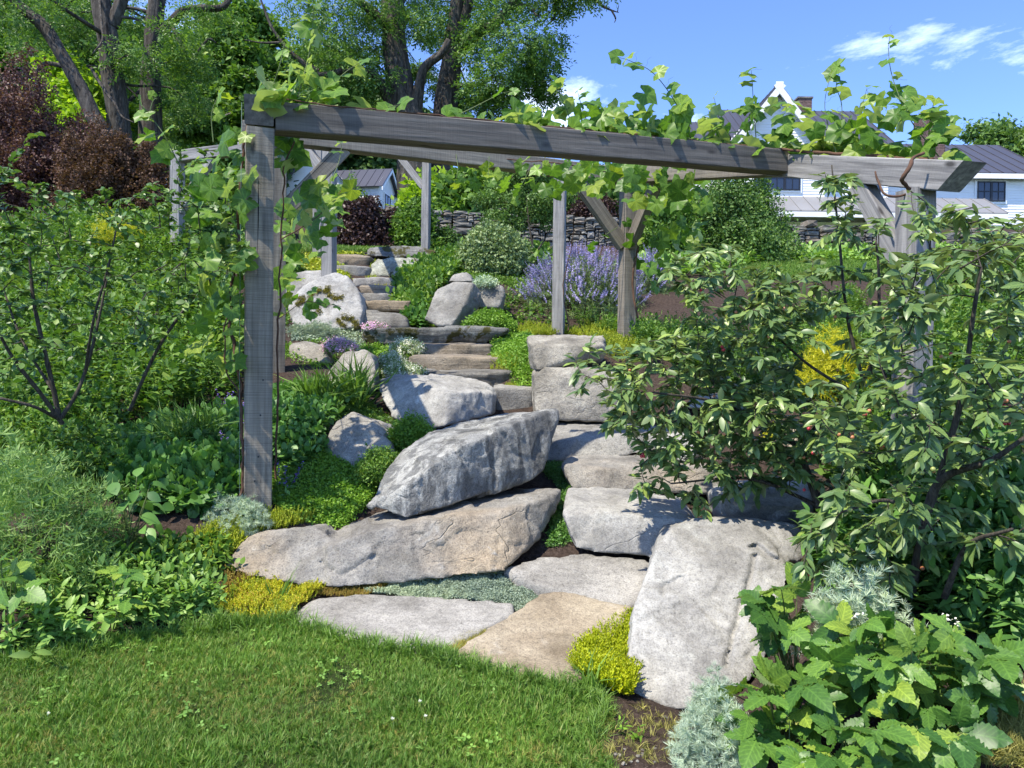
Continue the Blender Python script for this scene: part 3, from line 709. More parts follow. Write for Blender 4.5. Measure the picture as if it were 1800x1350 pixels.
mp = MB()
for px_, py_ in ((455, 803), (449, 846), (462, 668), (458, 730)):
    q_ = at(A1, W(px_, py_, 4.78).z)+fu*((px_-455)/F*4.8)-fv*.083; mp.add(*tube([q_+fv*.02, q_-fv*.004], .006, 8))
mp.obj('peg', WIN_FRAME, front, True, kind='stuff')
V_, T_ = tube([W(421, 885, 4.78), W(421, 600, 4.78), W(425, 180, 4.74)], .0016, 4); obj('training_wire', V_, T_, plain_mat('green_wire', (.10, .17, .15), .5), label='thin green training wire stretched up beside the front post', cat='wire')
# ---------------------------------------------------------------- rocks
_tmp = bpy.data.objects.new('rock_build', bpy.data.meshes.new('rock_build')); COL.objects.link(_tmp)
_rm = _tmp.modifiers.new('r', 'REMESH'); _rm.mode = 'VOXEL'
def rock(name, label, hulls, mat, vox=.025, amp=.02, facet=.02, fine=.004, smooth=3, seed=0, cat='rock', group=None, cracks=(), fs=.25, parent=None, strat=0):
    bm = bmesh.new()
    for pts in hulls:
        vs = [bm.verts.new(p) for p in pts]
        g = bmesh.ops.convex_hull(bm, input=vs)
        dl_ = [e for e in g['geom_interior'] if isinstance(e, bmesh.types.BMVert)]
        if dl_: bmesh.ops.delete(bm, geom=dl_, context='VERTS')
    bm.to_mesh(_tmp.data); bm.free(); _rm.voxel_size = vox
    bpy.context.view_layer.update()
    ev = _tmp.evaluated_get(bpy.context.evaluated_depsgraph_get()); me = bpy.data.meshes.new_from_object(ev); me.name = name
    n = len(me.vertices); co = np.empty(n*3, np.float32); me.vertices.foreach_get('co', co); P = co.reshape(-1, 3).astype(float)
    ed = np.empty(len(me.edges)*2, np.int32); me.edges.foreach_get('vertices', ed); ed = ed.reshape(-1, 2)
    cnt = np.bincount(ed.ravel(), minlength=n)[:, None].clip(1)
    for _ in range(max(1, smooth//2)):
        acc = np.zeros_like(P); np.add.at(acc, ed[:, 0], P[ed[:, 1]]); np.add.at(acc, ed[:, 1], P[ed[:, 0]]); P = P*.45+.55*acc/cnt
    def normals():
        me.vertices.foreach_set('co', P.astype(np.float32).ravel()); me.update()
        q = np.empty(n*3, np.float32); me.vertices.foreach_get('normal', q); return q.reshape(-1, 3).astype(float)
    N = normals(); r = rng_(seed+77)
    d = amp*.32*fbm(P/ (fs*1.6)+seed*3.1, seed, 3)-amp*.25*np.abs(fbm(P/(fs*.8)+seed, seed+31, 3))
    if facet:
        lo, hi = P.min(0), P.max(0); k = int(np.clip(np.prod((hi-lo)+.05)/(fs**3)*2.2, 8, 90)); C = r.uniform(lo, hi, (k, 3)); D = nrmz(r.normal(size=(k, 3)))
        Q = P+.25*fs*np.stack([vnoise(P/fs*2+q, seed+q) for q in (1, 2, 3)], -1)
        best = np.zeros(n, int); bd = np.full(n, 1e9)
        for i in range(k):
            di = ((Q-C[i])**2).sum(1); m = di < bd; bd[m] = di[m]; best[m] = i
        facet = facet*.6; d = d+facet*np.clip((((P-C[best])*D[best]).sum(1))/fs, -1.2, 1.2)+facet*.5*_hash(best, best*3, best*7, seed)
        f2 = fs*.36; k2 = int(min(420, k*9)); C2 = P[r.integers(0, n, k2)]+r.normal(0, f2*.3, (k2, 3)); D2 = nrmz(r.normal(size=(k2, 3))); b2 = np.zeros(n, int); bd = np.full(n, 1e9); Q = P+.3*f2*np.stack([vnoise(P/f2*2+q, seed+q+50) for q in (1, 2, 3)], -1)
        for i in range(k2):
            di = ((Q-C2[i])**2).sum(1); m = di < bd; bd[m] = di[m]; b2[m] = i
        d = d+facet*.22*np.clip((((P-C2[b2])*D2[b2]).sum(1))/f2, -1.2, 1.2)
    if strat:
        s_ = (P[:, 2]+.03*vnoise(P*3, seed))/.045; d = d+strat*(_hash(np.floor(s_), np.floor(s_)*0, np.floor(P[:, 0]*1.2), seed))
    P = P+N*d[:, None]; N = normals()
    P = P+N*(fine*fbm(P/.05, seed+9, 3))[:, None]
    for a, b, w, dep in cracks:
        a = np.array(a); b = np.array(b); e = b-a; L = np.linalg.norm(e); e = e/L; view = nrmz((a+b)/2-np.array([0, 0, CAMZ])); pn = nrmz(np.cross(e, view))
        t = ((P-a)@e)/L; off = ((P-a)@pn)+.018*vnoise(P/.11, seed+5); m = (t > 0) & (t < 1) & (N@view < -.05)
        P[m] += view*(dep*np.exp(-(off[m]/w)**2))[:, None]
    org = np.array([(P[:, 0].min()+P[:, 0].max())/2, (P[:, 1].min()+P[:, 1].max())/2, P[:, 2].min()])
    me.vertices.foreach_set('co', (P-org).astype(np.float32).ravel())
    if 'sharp_face' in me.attributes: me.attributes.remove(me.attributes['sharp_face'])
    me.update(); me.materials.clear(); me.materials.append(mat)
    o = bpy.data.objects.new(name, me); link(o, parent, org); tag(o, label, cat, group); return o
def pts(*a): return [tuple(W(*q)) for q in a]
def back(P, d, up=0.): return [(p[0], p[1]+d, p[2]+up) for p in P]
def slabpoly(poly, dfun, thick, raise_=0.):
    T = [W(x, y, dfun(y)) for x, y in poly]; return [(p.x, p.y, p.z+raise_) for p in T]+[(p.x, p.y, p.z-thick) for p in T]
ST = 'stone steps climbing the slope'; BO = 'boulders beside the steps'
rock('flagstone', 'flat pale grey flagstone at the lawn edge beside the golden stonecrop', [slabpoly([(503,1099),(530,1070),(560,1055),(640,1050),(770,1056),(860,1061),(903,1064),(905,1085),(850,1113),(790,1143),(762,1148),(640,1136)], dl, .14, .02)], ROCK_FLAG, .018, .008, .006, .002, 3, 1, 'flagstone', 'flagstones at the lawn edge', fs=.3)
rock('flagstone', 'flat tan flagstone between the grey flagstone and the leaning white boulder', [slabpoly([(792,1157),(905,1082),(950,1048),(990,1045),(1040,1058),(1112,1072),(1098,1100),(1050,1128),(1020,1165),(1014,1210),(960,1203),(890,1186)], dl, .14, .026)], ROCK_TAN, .018, .009, .007, .002, 3, 2, 'flagstone', 'flagstones at the lawn edge', fs=.35,
     cracks=[(W(958,1105,dl(1105)), W(1008,1078,dl(1078)), .008, .012), (W(960,1100,dl(1100)), W(925,1115,dl(1115)), .006, .008)])
ds1 = lambda y: 4.65-(y-972)*.0057
rock('step_stone', 'lowest step, a broad pale slab above the tan flagstone', [slabpoly([(882,998),(960,974),(1030,971),(1160,985),(1150,1050),(1105,1062),(1060,1061),(985,1042),(925,1021)], ds1, .16)], ROCK_FLAG, .018, .016, .01, .003, 4, 3, 'step', ST, fs=.3)
rock('step_stone', 'thick whitish second step block beside the leaning white boulder', [pts((1012,966,4.62),(1060,974,4.6),(1200,984,4.55),(988,905,4.72),(1000,940,4.66),(1005,896,4.76),(1100,903,4.68),(1215,915,4.62),(1000,855,5.35),(1085,858,5.4),(1200,872,5.4),(1250,950,4.8)) + back(pts((1012,966,4.62),(1200,984,4.55)), .9)], ROCK_WHITE, .018, .02, .02, .004, 3, 4, 'step', ST)
rock('step_stone', 'brownish third step under the cherry shrub twigs', [pts((1005,861,5.42),(1270,872,5.3),(985,816,5.6),(1040,824,5.46),(1260,826,5.4),(1000,798,6.0),(1250,800,6.05)) + back(pts((1005,861,5.42),(1270,868,5.35)), .7)], ROCK_SLAB, .02, .015, .015, .004, 3, 5, 'step', ST)
rock('step_stone', 'wide grey fourth step with a shaded front behind the tilted boulder', [pts((955,812,6.08),(1000,812,6.05),(1080,804,6.0),(1180,792,6.0),(950,778,6.2),(1050,775,6.08),(1100,764,6.08),(1230,768,6.1),(950,742,6.85),(1060,737,6.95),(1230,745,6.9)) + back(pts((955,812,6.08),(1180,800,6.0)), .8)], ROCK_GREY, .02, .02, .018, .004, 3, 6, 'step', ST)
def step(label, x0, x1, yt, yb, d, dep, mat, seed, skew=0., vox=.026, amp=.012, facet=.016, strat=0, top=0.):
    r = rng_(seed*7+1); n = 5; P = []
    for i in range(n):
        q = i/(n-1); x = x0+(x1-x0)*q; dd_ = d+skew*(q-.5)+r.normal(0, .04)
        P += pts((x, yt+r.normal(0, 1.4), dd_), (x+r.normal(0, 3)-(q-.5)*8, yb+2+r.normal(0, 1), dd_+r.normal(0, .03)))
    T = [p for i, p in enumerate(P) if i % 2 == 0]
    rock('step_stone', label, [P+back(T, dep, .03+top)+back([p for i, p in enumerate(P) if i % 2], dep)], mat, vox, amp, facet, .003, 3, seed, 'step', ST, strat=strat)
step('small upright grey riser between the tilted boulder and the stacked blocks', 864, 941, 682, 729, 7.2, .6, ROCK_GREY, 11)
step('narrow layered grey step just behind the rounded grey boulder', 733, 902, 655, 685, 7.8, .55, ROCK_DARK, 12, strat=.012)
step('tan rough step below the upper brown step', 717, 880, 627, 656, 8.4, .5, ROCK_STEP, 13, amp=.02)
step('brown step right below the long mossy slab', 730, 866, 606, 629, 9.0, .5, ROCK_STEP, 14)
rock('slab', 'long dark layered slab with moss lying across the steps', [pts((640,577,9.55),(700,575,9.5),(800,574,9.5),(893,577,9.5),(895,584,9.5),(868,590,9.55),(850,606,9.6),(700,608,9.55),(645,604,9.6),(632,592,9.65)) + back(pts((645,577,9.55),(885,577,9.5),(700,606,9.55),(850,604,9.6)), .7, .03)], ROCK_MOSS, .024, .014, .02, .005, 2, 15, 'slab', ST, strat=.016)
rock('step_stone', 'rounded dark step block beside the big white boulder', [pts((628,575,10.1),(718,577,10.1),(716,560,10.15),(700,549,10.3),(640,544,10.3),(630,555,10.2)) + back(pts((640,546,10.3),(705,550,10.3),(718,577,10.1),(628,577,10.1)), .6)], ROCK_DARK, .03, .02, .02, .004, 4, 16, 'step', ST)
step('mossy dark step overhanging the rounded block', 636, 722, 529, 546, 10.7, .6, ROCK_STEP, 17)
step('thin grey step over the mossy dark step', 628, 694, 517, 531, 11.2, .5, ROCK_GREY, 18)
step('brown fractured step under the yellow stonecrop tufts', 630, 697, 502, 519, 11.7, .5, ROCK_STEP, 19, amp=.025)
step('pale step with yellow stonecrop along its tread', 618, 694, 487, 502, 12.3, .5, ROCK_FLAG, 20, amp=.025)
step('grey rough step beside the grey post foot', 560, 654, 468, 489, 13.0, .6, ROCK_GREY, 21, amp=.03)
step('topmost brown step below the upper lawn strip', 548, 652, 449, 469, 13.8, .7, ROCK_STEP, 22)
rock('boulder', 'large white leaning boulder with a long crack beside the bramble leaves', [
    pts((1098,1195,3.42),(1101,1150,3.5),(1117,1060,3.75),(1150,972,4.05),(1182,925,4.24),(1240,908,4.32),(1320,912,4.36),(1330,960,4.1),(1392,998,3.98),(1365,1090,3.72),(1345,1165,3.5),(1318,1200,3.4),(1240,1240,3.28),(1195,1252,3.26),(1120,1227,3.34)) + back(pts((1120,1235,3.34),(1195,1262,3.26),(1345,1180,3.5),(1392,1010,3.98)), .55, -.02)+back(pts((1182,925,4.24),(1320,912,4.36)), .3, -.05),
    pts((1322,910,4.4),(1400,925,4.42),(1418,945,4.4),(1412,985,4.2),(1385,990,4.05),(1325,955,4.12)) + back(pts((1340,1040,3.9),(1418,1010,4.2),(1400,930,4.4)), .5, -.1)],
    ROCK_WHITE, .0135, .018, .014, .0035, 4, 31, 'boulder', BO, fs=.3,
    cracks=[(W(1328,972,4.05), W(1310,1040,3.85), .013, .045), (W(1312,1035,3.86), W(1274,1172,3.45), .012, .045), (W(1322,958,4.1), W(1365,985,4.02), .018, .05), (W(1270,1015,3.9), W(1252,1055,3.8), .010, .016), (W(1160,1045,3.8), W(1195,1010,3.92), .011, .022), (W(1310,1150,3.5), W(1335,1125,3.6), .012, .02)])
rock('boulder', 'wedge shaped grey boulder tilted on top of the low slab boulder', [
    pts((647,887,4.78),(650,893,4.74),(712,913,4.58),(760,898,4.66),(850,868,4.95),(930,845,5.2),(955,828,5.32),(962,790,5.42),(965,760,5.46),(975,752,5.55),(982,738,5.6),(980,720,5.66),(930,733,5.36),(884,752,5.14),(838,774,4.92),(815,782,4.86),(782,800,4.78),(757,818,4.72),(735,840,4.66),(702,862,4.62),(690,884,4.61),
        (660,862,4.86),(672,835,4.98),(686,815,5.06),(712,786,5.24),(742,772,5.38),(765,756,5.5),(815,741,5.7),(845,731,5.85),(885,727,5.95),(950,722,5.9)) + pts((720,880,5.3),(940,800,6.0),(700,850,5.2))],
    ROCK_GNEISS, .0135, .012, .030, .004, 1, 32, 'boulder', BO, fs=.26)
rock('boulder', 'long low grey boulder with a tan top lying along the golden stonecrop', [
    pts((570,960,4.40),(600,950,4.42),(640,938,4.43),(690,926,4.46),(735,917,4.48),(800,910,4.53),(860,905,4.60),(895,898,4.66),(940,882,4.84),(980,866,5.06),(986,858,5.2),(982,856,5.36),(900,861,5.40),(760,880,5.2),(660,903,5.02),(600,930,4.85),(585,936,4.8),(984,880,5.1),(960,932,4.86),(925,965,4.6),(888,1002,4.42),(860,1008,4.38),(750,1018,4.33),(640,1032,4.28),(575,1030,4.28)) + back(pts((600,1030,4.3),(888,1010,4.42)), .5),
    pts((388,998,4.40),(392,990,4.44),(412,984,4.44),(425,960,4.5),(437,945,4.56),(470,934,4.6),(520,926,4.62),(548,921,4.62),(562,928,4.58),(580,946,4.5),(610,968,4.42),(600,1032,4.28),(500,1026,4.3),(430,1014,4.34)) + back(pts((430,960,4.5),(560,940,4.58),(560,1030,4.3)), .35)],
    ROCK_SLAB, .0155, .022, .022, .005, 3, 33, 'boulder', BO, fs=.22, cracks=[(W(560,985,4.36), W(605,1012,4.3), .012, .02), (W(610,1005,4.3), W(660,975,4.4), .010, .018)])
rock('boulder', 'rounded grey boulder with a shadowed right end on the stair edge', [
    pts((661,676,7.1),(668,700,6.85),(690,735,6.65),(745,758,6.45),(783,750,6.35),(868,728,6.8),(870,690,6.9),(860,678,7.1),(838,664,7.5),(800,658,7.7),(690,658,7.5),(668,666,7.3),(735,668,6.8),(786,690,6.5),(826,688,6.62)) + back(pts((690,735,6.65),(783,752,6.4),(868,728,6.8)), .7)], ROCK_GREY if 0 else ROCK_WHITE, .02, .025, .03, .004, 4, 34, 'boulder', BO, fs=.3)
rock('boulder', 'pointed pale boulder behind the arching grass clumps', [pts((568,690,7.5),(655,690,7.4),(661,650,7.6),(655,622,7.8),(640,614,7.9),(605,620,7.85),(590,640,7.7),(575,655,7.6)) + back(pts((575,690,7.5),(655,690,7.4),(650,625,7.8),(605,630,7.8)), .5)], ROCK_COARSE, .022, .02, .025, .004, 2, 35, 'boulder', BO)
rock('boulder', 'squat tan boulder set among mats below the grass clumps', [pts((563,800,5.6),(575,765,5.66),(592,738,5.75),(620,723,5.85),(660,740,5.72),(685,785,5.5),(682,835,5.3),(610,842,5.3)) + back(pts((600,735,5.8),(680,760,5.7),(690,840,5.3),(563,830,5.6)), .45)], ROCK_COARSE, .02, .02, .03, .005, 3, 36, 'boulder', BO)
rock('boulder', 'peaked white boulder with moss cushions beside the upper steps', [pts((505,530,10.2),(530,504,10.35),(562,485,10.5),(590,476,10.55),(612,486,10.5),(630,510,10.35),(638,545,10.1),(632,577,9.95),(570,582,9.9),(512,575,10.0)) + back(pts((530,510,10.35),(590,482,10.5),(630,520,10.3),(638,577,10),(505,575,10)), .7, -.05)], ROCK_WHITE, .026, .02, .02, .004, 5, 37, 'boulder', BO)
rock('boulder', 'grey leaning boulder with a sharp edge on the planted bank', [pts((747,562,10.15),(752,545,10.2),(766,510,10.45),(800,493,10.6),(833,496,10.5),(812,545,10.15),(793,574,10.0),(770,574,10.05),(845,512,10.7),(846,535,10.6),(815,574,10.3)) + back(pts((766,515,10.5),(835,500,10.6),(800,574,10.2)), .5)], ROCK_GREY, .024, .014, .02, .004, 2, 38, 'boulder', BO)
rock('boulder', 'grey block behind the leaning boulder under a silver rosette', [pts((838,500,11.0),(870,497,11.0),(885,505,10.95),(888,522,10.9),(878,542,10.8),(838,540,10.8)) + back(pts((840,500,11),(882,502,11),(885,545,10.8),(840,545,10.8)), .5)], ROCK_GREY, .028, .02, .025, .004, 2, 39, 'boulder', BO)
rock('boulder', 'low grey stone half hidden in ground cover above the leaning boulder', [pts((786,495,11.3),(795,482,11.4),(815,477,11.4),(830,484,11.35),(832,496,11.2)) + back(pts((790,497,11.3),(832,497,11.3),(815,480,11.4)), .4)], ROCK_GREY, .03, .02, .02, .004, 3, 40, 'boulder', BO)
rock('boulder', 'lichen crusted stone with brown moss beside the top steps', [pts((648,487,13.0),(650,465,13.1),(664,454,13.2),(700,452,13.2),(735,456,13.2),(738,475,13.0),(715,488,12.9)) + back(pts((650,487,13),(736,480,13),(735,455,13.2),(655,456,13.2)), .6)], ROCK_LICHEN, .03, .04, .03, .006, 3, 41, 'boulder', BO)
rock('slab', 'flat mossy cap slab topping the stairway at the upper lawn', [pts((643,448,14.2),(648,436,14.3),(690,432,14.4),(740,434,14.4),(768,441,14.2),(760,449,14.1),(690,454,14.1)) + back(pts((648,440,14.3),(765,442,14.2),(690,454,14.1)), .8)], ROCK_MOSS, .03, .03, .03, .006, 3, 42, 'slab', BO)
rock('boulder', 'pale flat topped stone behind the vine leaves left of the peaked boulder', [pts((495,525,11.2),(498,482,11.4),(530,476,11.5),(566,474,11.5),(566,520,11.2)) + back(pts((500,482,11.4),(566,476,11.5),(566,520,11.2),(500,525,11.2)), .6)], ROCK_WHITE, .03, .02, .03, .004, 3, 43, 'boulder', BO)
rock('boulder', 'low pale rock under the pink thyme cushion', [pts((500,640,8.5),(508,606,8.7),(540,600,8.8),(575,612,8.6),(580,640,8.4)) + back(pts((505,610,8.7),(570,610,8.7),(580,640,8.4),(500,640,8.5)), .6)], ROCK_COARSE, .026, .03, .025, .004, 3, 44, 'boulder', BO)
rock('block_stone', 'undercut upper block of the stacked speckled stones', [pts((924,592,7.3),(928,602,7.05),(938,640,6.9),(944,652,6.85),(958,646,6.88),(985,636,7.0),(1060,634,7.0),(935,606,6.95),(1060,606,6.9),(930,588,7.5),(1060,590,7.5),(1070,620,6.95)) + back(pts((930,592,7.3),(1060,592,7.3),(1060,640,7),(935,650,7)), .6)], ROCK_COARSE, .02, .02, .02, .006, 3, 45, 'boulder', 'stacked blocks by the cherry shrub')
rock('block_stone', 'rounded lower block of the stacked speckled stones', [pts((936,690,6.78),(942,738,6.68),(1085,744,6.6),(1092,690,6.6),(940,655,6.85),(955,646,6.85),(1000,644,6.75),(1085,650,6.7)) + back(pts((940,650,6.9),(1090,650,6.8),(1090,744,6.6),(940,744,6.7)), .7)], ROCK_COARSE, .02, .02, .02, .006, 6, 46, 'boulder', 'stacked blocks by the cherry shrub')
rock('boulder', 'broad pale boulder with a dark underside behind the leaning white boulder', [pts((1282,888,4.7),(1300,846,5.2),(1350,838,5.3),(1420,842,5.2),(1430,885,4.75),(1350,888,4.66),(1300,940,4.78),(1430,945,4.8)) + back(pts((1290,890,4.7),(1430,890,4.75),(1430,950,4.8),(1290,950,4.8)), .7)], ROCK_WHITE, .022, .02, .025, .004, 3, 47, 'boulder', BO)
rock('boulder', 'bright speckled stone showing through the cherry leaves', [pts((1158,805,5.75),(1165,772,5.9),(1190,758,6.0),(1225,765,5.95),(1235,800,5.7),(1200,812,5.65)) + back(pts((1160,805,5.75),(1235,805,5.7),(1200,765,6)), .5)], ROCK_WHITE, .025, .02, .02, .004, 3, 48, 'boulder', BO)
rock('boulder', 'tan stone behind the cherry trunk fork', [pts((1385,790,5.7),(1392,762,5.8),(1420,752,5.9),(1440,764,5.8),(1440,790,5.7)) + back(pts((1388,790,5.7),(1440,790,5.7),(1420,757,5.9)), .4)], ROCK_TAN, .025, .02, .02, .004, 3, 49, 'boulder', BO)
rock('boulder', 'long pale ledge stone glimpsed behind the middle of the cherry shrub', [pts((1180,640,8.2),(1188,624,8.4),(1300,622,8.5),(1315,640,8.2)) + back(pts((1185,642,8.2),(1312,642,8.2),(1300,624,8.5),(1190,624,8.5)), .5)], ROCK_SLAB, .03, .02, .02, .004, 3, 50, 'boulder', BO)
rock('boulder', 'low pale stone in the bank behind the cherry leaves below the ledge stone', [pts((1215,722,6.4),(1225,694,6.7),(1290,690,6.8),(1305,720,6.4)) + back(pts((1215,722,6.4),(1305,722,6.4),(1285,694,6.8)), .5)], ROCK_FLAG, .03, .02, .02, .004, 3, 51, 'boulder', BO)
# pebbles on the bare soil
rp = rng_(5); G = ground_poly([(1060,1270),(1120,1240),(1190,1270),(1210,1340),(1190,1420),(1040,1420)], 90, rp)
ico = [bmesh.new() for _ in range(3)]; pt_ = []
for i, b in enumerate(ico):
    bmesh.ops.create_icosphere(b, subdivisions=2, radius=1.0); v = np.array([q.co[:] for q in b.verts]); v = v*(1+.25*fbm(v*1.3, i+3, 2))[:, None]*[1, .8, .6]
    pt_.append((v, np.array([[q.index for q in f.verts] for f in b.faces]))); b.free()
V, T = inst(pt_, G, basis_up(90, rp, .4), rp.lognormal(-5.0, .55, 90).clip(.003, .022), rp)
obj('pebbles', V, T, ROCK_COARSE, label='scattered small pebbles on the bare soil', cat='pebbles', kind='stuff')
bpy.data.objects.remove(_tmp)

# ---------------------------------------------------------------- dry stone wall
def stone_tpl(seed):
    r = rng_(seed); V, T = box_vt((0, 0, 0), (.5, 0, 0), (0, .5, 0), (0, 0, .5)); P = []
    for s in (-1, 1):                     # chamfered block: 24 points
        for (x, z) in ((-.5, -.32), (-.44, -.5), (.44, -.5), (.5, -.32), (.5, .32), (.44, .5), (-.44, .5), (-.5, .32)):
            P.append((x*(.93 if s < 0 else 1)+r.normal(0, .022), s*.5+r.normal(0, .04), z*(.9 if s < 0 else 1)+r.normal(0, .05)))
    P.append((0, -.56, 0)); P.append((0, .5, 0)); T = []
    for j in range(8):
        k = (j+1) % 8; T += [(j, k, 8+k), (j, 8+k, 8+j), (16, k, j), (17, 8+j, 8+k)]
    return np.array(P), np.array(T)
wall = thing('stone_wall', 'long dry stone retaining wall of stacked flat stones below the white house', 'wall', tuple(W(1000, 447, 20)))
WX0, WX1 = W(628, 400, 20).x, W(1900, 400, 20).x; WY = W(1000, 400, 20).y
tpl = [stone_tpl(i) for i in range(6)]
stones = []; rw = rng_(11); xw = WX0
colw = 0
def wall_top(x): return 5.60-.028*(x-2.0)+.05*math.sin(x*1.7)
zc_ = {}
course = 0; zb = None
base_z = lambda x: float(tz(np.array([x]), np.array([WY-.15]))[0])-.12
# build as runs of columns so courses break joint: greedy height map
hm_x = np.arange(WX0, WX1, .05); hm = np.array([base_z(x) for x in hm_x])
for it in range(2600):
    k = int(np.argmin(hm-np.array(0.0)-(-.028*(hm_x-2.0))))
    if hm[k] > wall_top(hm_x[k])-.03: break
    h = float(rw.choice([.055, .075, .10, .13, .2], p=[.28, .3, .22, .13, .07])); wlen = h*rw.uniform(2.2, 5.5); wlen = min(max(wlen, .18), 1.0)
    a = k
    while a > 0 and hm[a-1] < hm[k]+.012 and (k-a)*.05 < .4: a -= 1
    b = a
    while b < len(hm)-1 and hm[b+1] < hm[a:b+1].max()+.02 and (b+1-a)*.05 < wlen: b += 1
    z0 = hm[a:b+1].max(); x0 = hm_x[a]-.025; x1 = hm_x[b]+.025
    stones.append((x0, x1, z0, h)); hm[a:b+1] = z0+h
wm = [[mesh_from('stone', V, T, m, True) for V, T in tpl] for m in ROCK_WALL]
stones.sort(key=lambda s: -(s[1]-s[0])*s[3])
mb = MB()
for i, (x0, x1, z0, h) in enumerate(stones):
    c = np.array([(x0+x1)/2, WY+rw.normal(0, .025)+.15, z0+h/2]); sc = np.array([(x1-x0)*.965, .42, h*.93])
    if i < 300:
        o = bpy.data.objects.new('stone', wm[rw.choice(3, p=[.45, .35, .2])][rw.integers(0, 6)]); link(o, wall, tuple(c-np.array(wall.location))); o.scale = sc; o.rotation_euler = (0, rw.normal(0, .02), rw.normal(0, .03))
    else:
        V, T = tpl[rw.integers(0, 6)]; mb.add(V*sc+c, T)
if mb.n: mb.obj('small_stones', ROCK_WALL[0], wall, True, kind='stuff')
V, T = aabox(WX0, WX1, WY+.30, WY+.6, 3.9, 5.2); obj('core', V, T, ROCK_DARK, wall, True)

